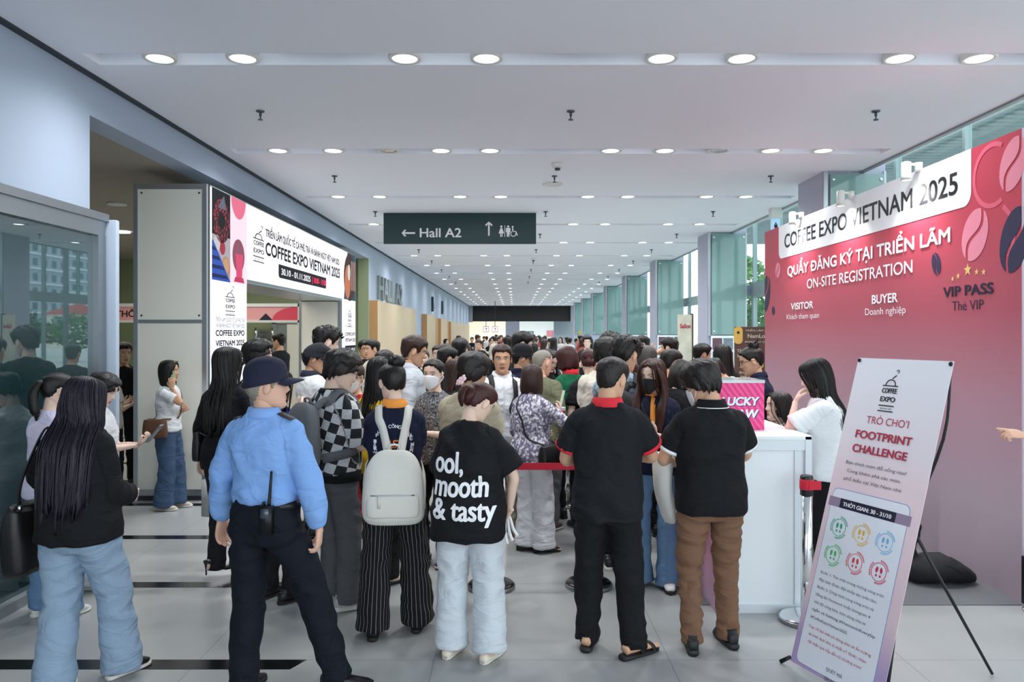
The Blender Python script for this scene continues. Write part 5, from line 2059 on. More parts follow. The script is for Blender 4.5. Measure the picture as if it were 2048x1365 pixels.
    for ex in extra:
        ex(P)
    return P


def garment(name, parts, axes, vox, s, m, root, amp, fu, fv, seed, lod, dz):
    V, F, N = remesh([(np.asarray(v) * s, f) for v, f in parts], vox * s, 5 if lod < 2 else 3)
    n = len(V)
    W = V / s
    best = np.full(n, 1e9)
    Upat = np.zeros((n, 3))
    for k, (kd, ax, r) in enumerate(axes):
        if kd == 't':
            d = np.sqrt((W[:, 0] / r) ** 2 + ((W[:, 1] + .01) / (r * .72)) ** 2)
            u = np.arctan2(W[:, 0], -(W[:, 1] + .01)) * r
            v = W[:, 2]
            val = d * (1 if len(axes) < 3 else 1)
            if name == 'trousers':
                val = np.where(W[:, 2] > .86 - dz, 0, 9)
        else:
            bd = np.full(n, 1e9)
            vv, cx = np.zeros(n), np.zeros((n, 3))
            acc = 0
            for i in range(len(ax) - 1):
                a, b = ax[i], ax[i + 1]
                L_ = np.linalg.norm(b - a)
                t = np.clip(((W - a) @ (b - a)) / L_ ** 2, -.1 if i == 0 else 0, 1.15 if i == len(ax) - 2 else 1)
                c = a + t[:, None] * (b - a)
                dd = np.linalg.norm(W - c, axis=1)
                q = dd < bd
                bd[q] = dd[q]
                vv[q] = acc + t[q] * L_
                cx[q] = c[q]
                acc += L_
            e = W - cx
            val = bd / r
            u = np.arctan2(e[:, 0] * np.sign(ax[0][0] + 1e-6), -e[:, 1]) * r
            v = ax[0][2] - vv
        q = val < best
        best[q] = val[q]
        Upat[q, 0], Upat[q, 1], Upat[q, 2] = u[q], v[q], k
    if lod < 2 and amp:
        fv_ = fv
        V = wrinkle(V, N, Upat, amp * s, fu, fv_, seed)
    return npmesh(name, V, F, m, root, Upat)


def build_hair(P, hair, seed, lod, root):
    style, hm = hair[0], hair[1] or H_BLACK
    opt = hair[2] if len(hair) > 2 else {}
    parts = []

    def cap(**k):
        v, f = hair_cap(opt.get('line', k.pop('line', 'short')), lod, seed=seed, hat=opt.get('hat', False), **k)
        parts.append((P.HT(v), f))

    def cur(keys, n=44, **k):
        v, f = curtain(keys, n if lod == 0 else 26 if lod == 1 else 16, 6 if lod == 0 else 3, seed=seed, **k)
        parts.append((P.HT(v, True), f))

    def strands(keys, n, r=.0036):
        """separate locks over a curtain, for a broken silhouette"""
        rnd = random.Random(seed * 3)
        K = np.array(keys)
        for _ in range(n):
            op = K[0][4]
            a = R(rnd.uniform(op + 8, 352 - op))
            da = rnd.uniform(-.12, .12)
            off = rnd.uniform(-.003, .003)
            e = rnd.uniform(.88, 1.06)
            pts = []
            for i in range(len(K)):
                z, rx, ry, yc = K[i][:4]
                t = i / (len(K) - 1)
                z = K[0][0] + (z - K[0][0]) * e
                aa = a + da * t
                pts.append(((rx + off) * math.sin(aa), yc + (ry + off) * math.cos(aa), z))
            rr = [r * .6] + [r] * (len(pts) - 2) + [r * .15]
            v, f = tube([list(p) + [q, q] for p, q in zip(pts, rr)], 5, 3, ref=(1, 0, 0))
            parts.append((P.HT(v, True), f))

    if style == 'none':
        return
    if style == 'short':
        cap(top=opt.get('top', .026), side=opt.get('side', .009), back=opt.get('back', .008), rough=opt.get('rough', .12), lift=opt.get('lift', 0))
    elif style == 'messy':
        cap(top=.036, side=.018, back=.016, rough=.3)
        rnd = random.Random(seed)
        for _ in range(40 if lod < 2 else 12):
            a, z = rnd.uniform(-3.1, 3.1), rnd.uniform(.05, .105)
            p = head_pt(a, z, False)
            d = p / np.linalg.norm(p)
            t = np.array((math.cos(a), -math.sin(a), .2)) * rnd.uniform(-.03, .03)
            v, f = tube([list(p + d * .02) + [.01, .01], list(p + d * .036 + t * .5) + [.007, .007], list(p + d * .045 + t) + [.001, .001]], 5, 2)
            parts.append((P.HT(v), f))
    elif style == 'bald':
        cap(line='bald', top=.004, side=.007, back=.004, rough=.1)
    elif style == 'mop':
        cap(line='short', top=.030, side=.015, back=.014, rough=.15)
        cur([(.07, .066, .08, -.004, 28, .02), (.04, .088, .105, -.004, 24, .02), (.0, .092, .106, -.006, 64, .02), (-.035, .084, .1, -.008, 92, .02), (-.06, .07, .088, -.01, 112, .015)], rip=.05, jag=.008)
    elif style == 'bob':
        cap(line='long', top=.014, side=.010, back=.006)
        ln = opt.get('len', -.125)
        cur([(.126, .02, .03, -.012, 12, .008), (.111, .058, .076, -.008, 18, .012), (.082, .083, .102, -.006, 28, .016), (.03, .0955, .114, -.008, 44, .02), (-.04, .098, .108, -.01, 54, .022), (-.09, .1, .1, -.008, 52, .022), (ln, .09, .088, -.004, 52, .018)], rip=.02, jag=.006)
    elif style in ('long', 'longback'):
        cap(line='long', top=.014, side=.009, back=.006)
        ln = opt.get('len', -.45)
        wd = opt.get('w', 1.0)
        op = 74 if style == 'long' else 78
        bk = opt.get('bk', 0)
        K = [(.124, .022, .030, -.012, 14, .008), (.108, .058, .074, -.008, 18, .012), (.08, .080, .100, -.006, 26, .016), (.03, .0915, .112, -.008, 56, .02), (-.05, .09 * wd, .102, -.012, op, .02), (-.12, .096 * wd, .09, -.02, op + 12, .025),
             (-.20, .108 * wd, .078, -.045 - bk, 96, .03), (-.30, .118 * wd, .068, -.085 - bk, 108, .03), (ln * .75 - .08 if ln < -.4 else ln + .03, .116 * wd, .06, -.098 - bk, 112, .03), (ln, .102 * wd, .05, -.10 - bk, 118, .02)]
        if ln > -.34:
            K = K[:7] + [K[9]]
        cur(K, 60, rip=.016, jag=opt.get('jag', .035))
        if lod < 2:
            strands([k for k in K[1:]], opt.get('n', 90 if lod == 0 else 30))
        if opt.get('front'):
            for side in (-1, 1):
                fl = opt['front']
                pts = [(side * .068, .045, .062, .014, .02), (side * .09, .028, .0, .017, .03), (side * .096, .026, -.07, .020, .032), (side * .098, .062, -.16, .03, .026), (side * .092, .108, -.24, .036, .018), (side * .085, .112, fl + .08, .034, .014), (side * .08, .108, fl, .012, .006)]
                v, f = tube(pts, 14, 4, ref=(0, 1, 0), side0=(1, 0, 0))
                parts.append((P.HT(v, True), f))
    elif style in ('up', 'bun', 'pony', 'clip'):
        cap(line='up', top=.014, side=.009, back=.008, rough=.04)
        if style == 'bun':
            c = opt.get('c', (0, -.085, .105))
            rr = opt.get('r', .045)
            v, f = ellip(c, (rr, rr * .95, rr * .85), 18, 12)
            v = [tuple(np.array(c) + (np.array(p) - c) * (1 + .08 * math.sin(14 * math.atan2(p[1] - c[1], p[0] - c[0]) + 40 * (p[2] - c[2])))) for p in v]
            parts.append((P.HT(v), f))
            rnd = random.Random(seed)
            for _ in range(opt.get('wisps', 8)):
                a = rnd.uniform(0, 6.28)
                d = np.array((math.cos(a), math.sin(a) * .8, rnd.uniform(.1, .9)))
                q = np.array(c) + d * rr * .8
                v, f = tube([list(q) + [.006, .006], list(q + d * .025) + [.004, .004], list(q + d * .04 + np.array((0, 0, -.012))) + [.0008, .0008]], 5, 2)
                parts.append((P.HT(v), f))
        elif style == 'pony':
            ln = opt.get('len', -.30)
            v, f = tube([(0, -.088, .03, .018, .018), (0, -.125, .025, .026, .024), (0, -.145, -.04, .034, .03), (0, -.14, -.14, .036, .028), (0, -.13, ln + .06, .03, .02), (0, -.13, ln, .006, .005)], 14, 4)
            parts.append((P.HT(v, True), f))
        elif style == 'clip':
            v, f = ellip((0, -.10, .0), (.052, .034, .06), 18, 12)
            parts.append((P.HT(v), f))
            v, f = tube([(.0, -.128, .04, .02, .012), (-.012, -.142, .0, .03, .014), (.0, -.13, -.05, .026, .014), (0, -.1, -.085, .008, .006)], 12, 3)
            parts.append((P.HT(v), f))
    v, f = comb(parts)
    P.hair = mesh('hair', v, f, hm, root, True)


# ---------------------------------------------------------------- things worn on the head (children)
def facemask(m, loops=True):
    def go(P):
        n, k = (22, 14)
        V, F = [], []
        A = np.radians(np.linspace(-66, 66, n))
        for j in range(k):
            t = j / (k - 1)
            for a in A:
                zt = .000 - .026 * abs(a / 1.15) ** 1.6
                zb = -.121 + .045 * abs(a / 1.15) ** 1.8
                z = zb + (zt - zb) * t
                p = head_pt(a, max(z, -.1165), False)
                o = .006 + .021 * math.exp(-(math.degrees(a) / 26) ** 2) * math.sin(math.pi * min(1, .12 + t * .78)) ** .7
                d = np.array((math.sin(a), math.cos(a), -.2 * (1 - t)))
                V.append(p + d * o)
        for j in range(k - 1):
            for i in range(n - 1):
                F.append((j * n + i, j * n + i + 1, (j + 1) * n + i + 1, (j + 1) * n + i))
        parts = [(P.HT(V), F)]
        o = mesh('face_mask', *comb(parts), m, P.root, True)
        so = o.modifiers.new('thick', 'SOLIDIFY')
        so.thickness = .0025
        LP = []
        for side in (-1, 1):
            for z, (j, i) in ((.012, (k - 2, n - 1 if side > 0 else 0)), (-.02, (1, n - 1 if side > 0 else 0))):
                p = np.array(V[j * n + i])
                v, f = tube([list(p) + [.002, .002], (side * .079, .012, (p[2] + z) / 2, .002, .002), (side * .083, -.012, z, .002, .002)], 5, 2)
                LP.append((P.HT(v), f))
        mesh('ear_loops', *comb(LP), m_whiteink if m is not MATS.get('mask_black') else m, o, True)
    return go


def glasses(m, r=.024, th=.0018, rx=1.12):
    def go(P):
        parts = []
        for side in (-1, 1):
            pts = []
            for t in np.linspace(0, 2 * np.pi, 21):
                x, z = side * .034 + r * rx * math.cos(t), .004 + r * .86 * math.sin(t)
                pts.append((x, .101 - .35 * max(0, abs(x) - .03), z))
            parts.append(tube([list(p) + [th, th] for p in pts], 6, 1))
            parts.append(tube([(side * (.034 + r * rx), .088, .010, th, th), (side * .08, .05, .010, th, th), (side * .084, -.01, .008, th, th), (side * .08, -.03, -.012, th, th)], 6, 2))
        parts.append(tube([(-.009, .101, .006, th, th), (0, .1025, .009, th, th), (.009, .101, .006, th, th)], 6, 2))
        v, f = comb(parts)
        mesh('glasses', P.HT(v), f, m, P.root, True)
    return go


def cap_hat(m, brim=.075, high=.034, rear=True, flat=False, badge=None):
    def go(P):
        nz, na = 20, 48
        z = np.linspace(.012, .1109, nz)
        a = np.linspace(-np.pi, np.pi, na, endpoint=False)
        A, Z = np.meshgrid(a, z)
        Q = head_pt(A, Z, False)
        N = Q - np.array((0, -.005, .0))
        N = N / np.linalg.norm(N, axis=-1, keepdims=True)
        tilt = .016 * np.cos(A)
        t = (.016 + .012 * sstep(.04, .1, Z)) * np.ones_like(Z)
        Q = Q + N * t[..., None]
        Q[..., 2] += tilt * sstep(.08, .01, Z) + high * .3 * sstep(.04, .1, Z)
        if not flat:
            Q[..., :2] *= (1 + .10 * sstep(.05, .1, Z))[..., None]
        else:
            k = sstep(.03, .1, Z)
            Q[..., 1] += .035 * k
            Q[..., 2] -= .018 * k * np.clip(np.cos(A), 0, 1)
            Q[..., :2] *= (1 + .10 * k)[..., None]
        V = Q.reshape(-1, 3)
        F = []
        for j in range(nz - 1):
            for i in range(na):
                k = (i + 1) % na
                F.append((j * na + i, j * na + k, (j + 1) * na + k, (j + 1) * na + i))
        F.append(tuple((nz - 1) * na + i for i in range(na)))
        F.append(tuple(range(na))[::-1])
        o = mesh('cap', P.HT(V), F, m, P.root, True)
        n, k = 19, 6
        V, F = [], []
        for q in (0, 1):
            for j in range(k):
                t = j / (k - 1)
                for a_ in np.radians(np.linspace(-68, 68, n)):
                    e = brim * t * math.cos(a_ * .95) ** .8
                    p = head_pt(a_, .03, False)
                    V.append((p[0] * (1 + .16 - .1 * t), p[1] + .008 + e, .036 - .016 * t - .02 * (abs(a_) / 1.2) ** 2 - .005 * q))
        ix = lambda q, j, i: (q * k + j) * n + i
        for j in range(k - 1):
            for i in range(n - 1):
                F.append((ix(0, j, i), ix(0, j, i + 1), ix(0, j + 1, i + 1), ix(0, j + 1, i)))
                F.append((ix(1, j, i), ix(1, j + 1, i), ix(1, j + 1, i + 1), ix(1, j, i + 1)))
        for i in range(n - 1):
            F.append((ix(0, k - 1, i), ix(0, k - 1, i + 1), ix(1, k - 1, i + 1), ix(1, k - 1, i)))
        mesh('brim', P.HT(V), F, m, o, True)
        P.cap = o
        if badge:
            badge(P, o)
    return go


# ---------------------------------------------------------------- carried things (top-level)
def place(P, name, parts_list, label, cat, group=None):
    """parts_list: (part name, V, F, mat). First is the thing's main part. Coordinates in the person's frame; the thing's Empty sits at its base."""
    A = np.vstack([np.asarray(p[1], float) for p in parts_list])
    c = (A.min(0) + A.max(0)) / 2
    c[2] = A[:, 2].min()
    w_ = P.M @ Vector(c)
    yaw = P.root.rotation_euler[2]
    e = empty(name, w_, yaw, label, cat, group)
    by = {}
    for nm, V, F, m in parts_list:
        par = e
        if '>' in nm:
            pn, nm = nm.split('>')
            par = by[pn]
        by[nm] = mesh(nm, np.asarray(V, float) - c, F, m, par, True)
    return e, c, by


def on_surface(P, p, off=.006, d=None):
    """push a point (already scaled, person frame) onto the shirt surface along d"""
    if d is not None:
        d = Vector(d).normalized()
        h = P.bvh.ray_cast(Vector(p) + d * .5, -d, 1.0)
        if h[0] is not None:
            return np.array(h[0] + d * off)
    loc, nor, i, dist = P.bvh.find_nearest(Vector(p))
    if loc is None:
        return np.array(p)
    return np.array(loc + nor * off)


def ribbon(pts, wd, th, cen=(0, 0, 0), n=8, sub=3):
    """flat strap along pts, width lying on the surface round `cen`"""
    K = catmull(np.array(pts), sub)
    T = np.gradient(K, axis=0)
    T /= np.linalg.norm(T, axis=1)[:, None]
    V, F = [], []
    for i in range(len(K)):
        nrm = K[i] - np.array((cen[0], cen[1], K[i][2] - .02))
        if K[i][2] > cen[2]:
            nrm = K[i] - np.array(cen)
        sd = np.cross(T[i], nrm)
        sd /= np.linalg.norm(sd) + 1e-9
        nn = np.cross(sd, T[i])
        for (a, b) in ((-1, -1), (1, -1), (1, 1), (-1, 1)):
            V.append(K[i] + sd * a * wd / 2 + nn * b * th / 2)
    m = len(K)
    for i in range(m - 1):
        for k in range(4):
            k2 = (k + 1) % 4
            F.append((i * 4 + k, (i + 1) * 4 + k, (i + 1) * 4 + k2, i * 4 + k2))
    F += [(0, 1, 2, 3), ((m - 1) * 4 + 3, (m - 1) * 4 + 2, (m - 1) * 4 + 1, (m - 1) * 4)]
    return V, F


def bag_loft(c, rows, n=32, p=4, sub=4, tz=0):
    """rows: z, half width x, half depth y, y offset"""
    return tube([(c[0], c[1] + r[3], c[2] + r[0], r[1], r[2]) for r in rows], n, sub, side0=(1, 0, 0), p=p)


def phone(P, c, d, n, label, case='#22252B', scr=None, side=1, w=.074, h=.152):
    """a phone held at c (scaled person frame), long axis d, screen facing n"""
    d, n = Vector(d).normalized(), Vector(n)
    n = (n - d * n.dot(d)).normalized()
    x = d.cross(n)
    M = Matrix((x, d, n)).transposed().to_4x4()
    M.translation = Vector(c)
    V, F = boxvf(-w / 2, w / 2, -h / 2, h / 2, -.0045, .0045)
    B = [(M @ Vector(v)) for v in V]
    V2, F2 = boxvf(-w / 2 * .92, w / 2 * .92, -h / 2 * .95, h / 2 * .95, .0045, .0055)
    S2 = [(M @ Vector(v)) for v in V2]
    ms = scr or mat('phone_screen_dark', '#14171C', .1)
    V3, F3 = boxvf(-w * .42, -w * .1, h * .26, h * .44, -.0065, -.0045)
    C3 = [(M @ Vector(v)) for v in V3]
    e, c, by = place(P, 'phone', [('case', B, F, mat('phone_case_' + case[1:], case, .35)), ('screen', S2, F2, ms), ('camera_bump', C3, F3, mat('lens_black', '#0B0C0E', .15))], label, 'phone')
    for o in by.values():
        o.data.polygons.foreach_set('use_smooth', [False] * len(o.data.polygons))
    return e
# ================================================================ clothing materials
def pat_nodes(m):
    nt, b = nodes_of(m)
    at_ = nt.nodes.new('ShaderNodeAttribute')
    at_.attribute_name = 'pat'
    return nt, b, at_


def folds(m, amt=.42, sc=6):
    """broad soft creases of worn cloth, on top of whatever weave the material has"""
    if 'folds' in m:
        return m
    m['folds'] = 1
    nt, b = nodes_of(m)
    a = nt.nodes.new('ShaderNodeAttribute')
    a.attribute_name = 'pat'
    mp = nt.nodes.new('ShaderNodeMapping')
    mp.inputs['Rotation'].default_value = (0, 0, R(24))
    mp.inputs['Scale'].default_value = (.8, 1.5, 1)
    nz = nt.nodes.new('ShaderNodeTexNoise')
    nz.inputs['Scale'].default_value = sc
    nz.inputs['Detail'].default_value = 2.5
    nz.inputs['Distortion'].default_value = 1.6
    bp = nt.nodes.new('ShaderNodeBump')
    bp.inputs['Strength'].default_value = amt
    bp.inputs['Distance'].default_value = .05
    nt.links.new(a.outputs['Vector'], mp.inputs[0])
    nt.links.new(mp.outputs[0], nz.inputs['Vector'])
    nt.links.new(nz.outputs[0], bp.inputs['Height'])
    if b.inputs['Normal'].links:
        nt.links.new(b.inputs['Normal'].links[0].from_socket, bp.inputs['Normal'])
    nt.links.new(bp.outputs[0], b.inputs['Normal'])
    return m


def fabric(name, col, rough=.85, bump=.25, scale=420, var=.06, sheen=.15):
    return folds(mat(name, col, rough, bump=bump, bscale=scale, var=var, sheen=0, spec=.25))


def checker_mat(name, c1, c2, size, rot):
    m = mat(name, c1, .85)
    nt, b, a = pat_nodes(m)
    mp = nt.nodes.new('ShaderNodeMapping')
    mp.inputs['Rotation'].default_value = (0, 0, R(rot))
    mp.inputs['Location'].default_value = (.01, .01, .03)
    ck = nt.nodes.new('ShaderNodeTexChecker')
    ck.inputs['Scale'].default_value = 1 / size
    ck.inputs['Color1'].default_value = lin(c1)
    ck.inputs['Color2'].default_value = lin(c2)
    nt.links.new(a.outputs['Vector'], mp.inputs[0])
    nt.links.new(mp.outputs[0], ck.inputs['Vector'])
    # small woven marks inside the pale squares
    nz = nt.nodes.new('ShaderNodeTexNoise')
    nz.inputs['Scale'].default_value = 90
    mx = nt.nodes.new('ShaderNodeMix')
    mx.data_type = 'RGBA'
    mx.blend_type = 'MULTIPLY'
    mx.inputs[0].default_value = .3
    nt.links.new(mp.outputs[0], nz.inputs['Vector'])
    nt.links.new(ck.outputs['Color'], mx.inputs[6])
    nt.links.new(nz.outputs[0], mx.inputs[7])
    nt.links.new(mx.outputs[2], b.inputs['Base Color'])
    return m


def stripe_mat(name, base, line, pitch, frac, axis=0, rough=.85):
    m = mat(name, base, rough, spec=.25)
    nt, b, a = pat_nodes(m)
    sp = nt.nodes.new('ShaderNodeSeparateXYZ')
    md = nt.nodes.new('ShaderNodeMath')
    md.operation = 'MULTIPLY'
    md.inputs[1].default_value = 1 / pitch
    fr = nt.nodes.new('ShaderNodeMath')
    fr.operation = 'FRACT'
    lt = nt.nodes.new('ShaderNodeMath')
    lt.operation = 'LESS_THAN'
    lt.inputs[1].default_value = frac
    mx = nt.nodes.new('ShaderNodeMix')
    mx.data_type = 'RGBA'
    mx.inputs[6].default_value = lin(base)
    mx.inputs[7].default_value = lin(line)
    nt.links.new(a.outputs['Vector'], sp.inputs[0])
    nt.links.new(sp.outputs[axis], md.inputs[0])
    nt.links.new(md.outputs[0], fr.inputs[0])
    nt.links.new(fr.outputs[0], lt.inputs[0])
    nt.links.new(lt.outputs[0], mx.inputs[0])
    nt.links.new(mx.outputs[2], b.inputs['Base Color'])
    return m


def blotch_mat(name, c1, c2, scale, lo=.3, hi=.45, kind='voronoi', feature='F1'):
    m = mat(name, c1, .85)
    nt, b, a = pat_nodes(m)
    if kind == 'voronoi':
        tx = nt.nodes.new('ShaderNodeTexVoronoi')
        tx.feature = feature
        out = tx.outputs['Distance']
    else:
        tx = nt.nodes.new('ShaderNodeTexNoise')
        tx.inputs['Detail'].default_value = 4
        out = tx.outputs[0]
    tx.inputs['Scale'].default_value = scale
    cr = nt.nodes.new('ShaderNodeValToRGB')
    cr.color_ramp.elements[0].position, cr.color_ramp.elements[0].color = lo, lin(c1)
    cr.color_ramp.elements[1].position, cr.color_ramp.elements[1].color = hi, lin(c2)
    nt.links.new(a.outputs['Vector'], tx.inputs['Vector'])
    nt.links.new(out, cr.inputs[0])
    nt.links.new(cr.outputs[0], b.inputs['Base Color'])
    return m


def plaid_mat(name, c0, c1, c2, pitch):
    m = mat(name, c0, .85)
    nt, b, a = pat_nodes(m)
    sp = nt.nodes.new('ShaderNodeSeparateXYZ')
    nt.links.new(a.outputs['Vector'], sp.inputs[0])
    bands = []
    for ax in (0, 1):
        x = nt.nodes.new('ShaderNodeMath'); x.operation = 'MULTIPLY'; x.inputs[1].default_value = 1 / pitch
        f = nt.nodes.new('ShaderNodeMath'); f.operation = 'FRACT'
        g = nt.nodes.new('ShaderNodeMath'); g.operation = 'GREATER_THAN'; g.inputs[1].default_value = .5
        nt.links.new(sp.outputs[ax], x.inputs[0]); nt.links.new(x.outputs[0], f.inputs[0]); nt.links.new(f.outputs[0], g.inputs[0])
        bands.append(g)
    s = nt.nodes.new('ShaderNodeMath'); s.operation = 'ADD'
    nt.links.new(bands[0].outputs[0], s.inputs[0]); nt.links.new(bands[1].outputs[0], s.inputs[1])
    h = nt.nodes.new('ShaderNodeMath'); h.operation = 'MULTIPLY'; h.inputs[1].default_value = .5
    nt.links.new(s.outputs[0], h.inputs[0])
    cr = nt.nodes.new('ShaderNodeValToRGB')
    cr.color_ramp.interpolation = 'CONSTANT'
    e_ = cr.color_ramp.elements
    e_[0].position, e_[0].color = 0, lin(c0)
    e_[1].position, e_[1].color = .9, lin(c2)
    q = e_.new(.4); q.color = lin(c1)
    nt.links.new(h.outputs[0], cr.inputs[0]); nt.links.new(cr.outputs[0], b.inputs['Base Color'])
    return m


C_BLACK = fabric('cloth_black', '#17181B')
C_BLACK2 = fabric('cloth_charcoal', '#202124')
C_POLO = fabric('polo_black', '#1B1D21')
C_NAVY = fabric('cloth_navy', '#161C33')
C_NAVYT = fabric('trousers_navy', '#10141F', .8)
C_WHITE = fabric('cloth_white', '#E4E6E8')
C_OFFW = fabric('cloth_offwhite', '#DAD8D2')
C_BLUE = fabric('uniform_blue', '#82AAE2', .8, bump=.15)
C_GREYT = fabric('trousers_grey', '#5F6063')
C_JEANS = mat('denim_light', '#8CA2B8', .85, bump=.3, bscale=300, var=.0)
C_JEANSD = fabric('denim_dark', '#3F5470')
C_JEANSM = fabric('denim_mid', '#6484A6')
C_LGREY = fabric('sweat_grey', '#CDD4DA', .9, var=.08)
C_BROWN = fabric('trousers_brown', '#7B5C48')
C_BEIGE = fabric('tee_beige', '#B9AE97')
C_OLIVE = fabric('jacket_olive', '#76785F')
C_GREEN = fabric('jacket_green', '#1F6A4A')
C_DGREEN = fabric('dress_green', '#1E4A2A')
C_RED = fabric('dress_red', '#C23A3C')
C_YELLOW = fabric('top_yellow', '#EBC229')
C_LILAC = fabric('top_lilac', '#D2A9D2')
C_LAV = fabric('top_lavender', '#DCD6EC')
C_CREAM = fabric('tee_cream', '#DDD3C4')
C_GREYS = fabric('shirt_grey', '#8F9194')
C_LBLUEG = fabric('shirt_palegrey', '#C7CCD2')
C_WTROU = fabric('trousers_white', '#D9D9DE')
C_KHAKI = fabric('trousers_khaki', '#8E8A7B')
C_ORANGE = fabric('collar_orange', '#F39A45')
C_REDC = fabric('collar_red', '#DE3440')
C_CHECK = checker_mat('shirt_checker', '#25272A', '#D9DBDC', .062, 18)
C_PIN = stripe_mat('trousers_pinstripe', '#17171A', '#8C8A86', .024, .11)
C_FLORAL = blotch_mat('blouse_floral', '#E2DFE8', '#77708A', 42, .34, .62)
C_DPAT = blotch_mat('blouse_dark_pattern', '#35363B', '#8F9094', 60, .42, .6, 'noise')
C_LEAFB = blotch_mat('shirt_leafy_blue', '#A9BBC9', '#6F8296', 40, .42, .6, 'noise')
C_CAMO = blotch_mat('jacket_camo', '#3D4034', '#6A6450', 20, .45, .55, 'noise')
C_PLAID = plaid_mat('shirt_plaid', '#E2ECF4', '#6FB3E0', '#2A77BE', .05)
for m_ in (C_JEANS, C_CHECK, C_PIN, C_FLORAL, C_DPAT, C_LEAFB, C_PLAID):
    folds(m_)
M_WHITE = mat('mask_white', '#E9EDF2', .85)
M_BLUE = mat('mask_blue', '#9FD3DC', .8)
M_BLACK = mat('mask_black', '#141416', .85)
S_WHITE = mat('shoe_white', '#DEDEDA', .5)
S_BEIGE = mat('shoe_beige', '#C9BFAF', .6)
S_CREAM = mat('shoe_cream', '#E6DCC8', .5)
S_GREY = mat('shoe_grey', '#B6B8B4', .6)
S_BROWN = mat('shoe_brown', '#5A4636', .6)
S_BLACK = mat('shoe_black', '#17171A', .4)
S_RUB = mat('shoe_rubber', '#1B1B1C', .55)
G_BLACK = mat('glasses_black', '#141416', .25)
G_WIRE = mat('glasses_wire', '#8C7B5A', .25, .8)
B_PACKW = mat('bag_canvas', '#D8D6CC', .85, bump=.35, bscale=160, var=.06)
B_PACKG = mat('bag_grey', '#5E6165', .85, bump=.35, bscale=260, var=.05)
B_PACKK = mat('bag_black', '#17181A', .7, bump=.3, bscale=200)
B_LEATH = mat('bag_leather', '#171516', .4, bump=.25, bscale=90)
B_BROWN = blotch = mat('bag_brown', '#5A3A22', .5, var=.35, bscale=30)

PH = dict(t=(.07, .30, 1.13), n=(-.5, -.3, .8), d=(-.35, .75, .5), curl=.8, pole=(.25, -.6, -1))


def mir(d):
    d = dict(d)
    for k in ('t', 'n', 'd', 'pole'):
        if k in d:
            d[k] = (-d[k][0],) + tuple(d[k][1:])
    return d


PHL = mir(PH)
OUT = lambda x=0, **k: dict(out=.06 + x, **k)


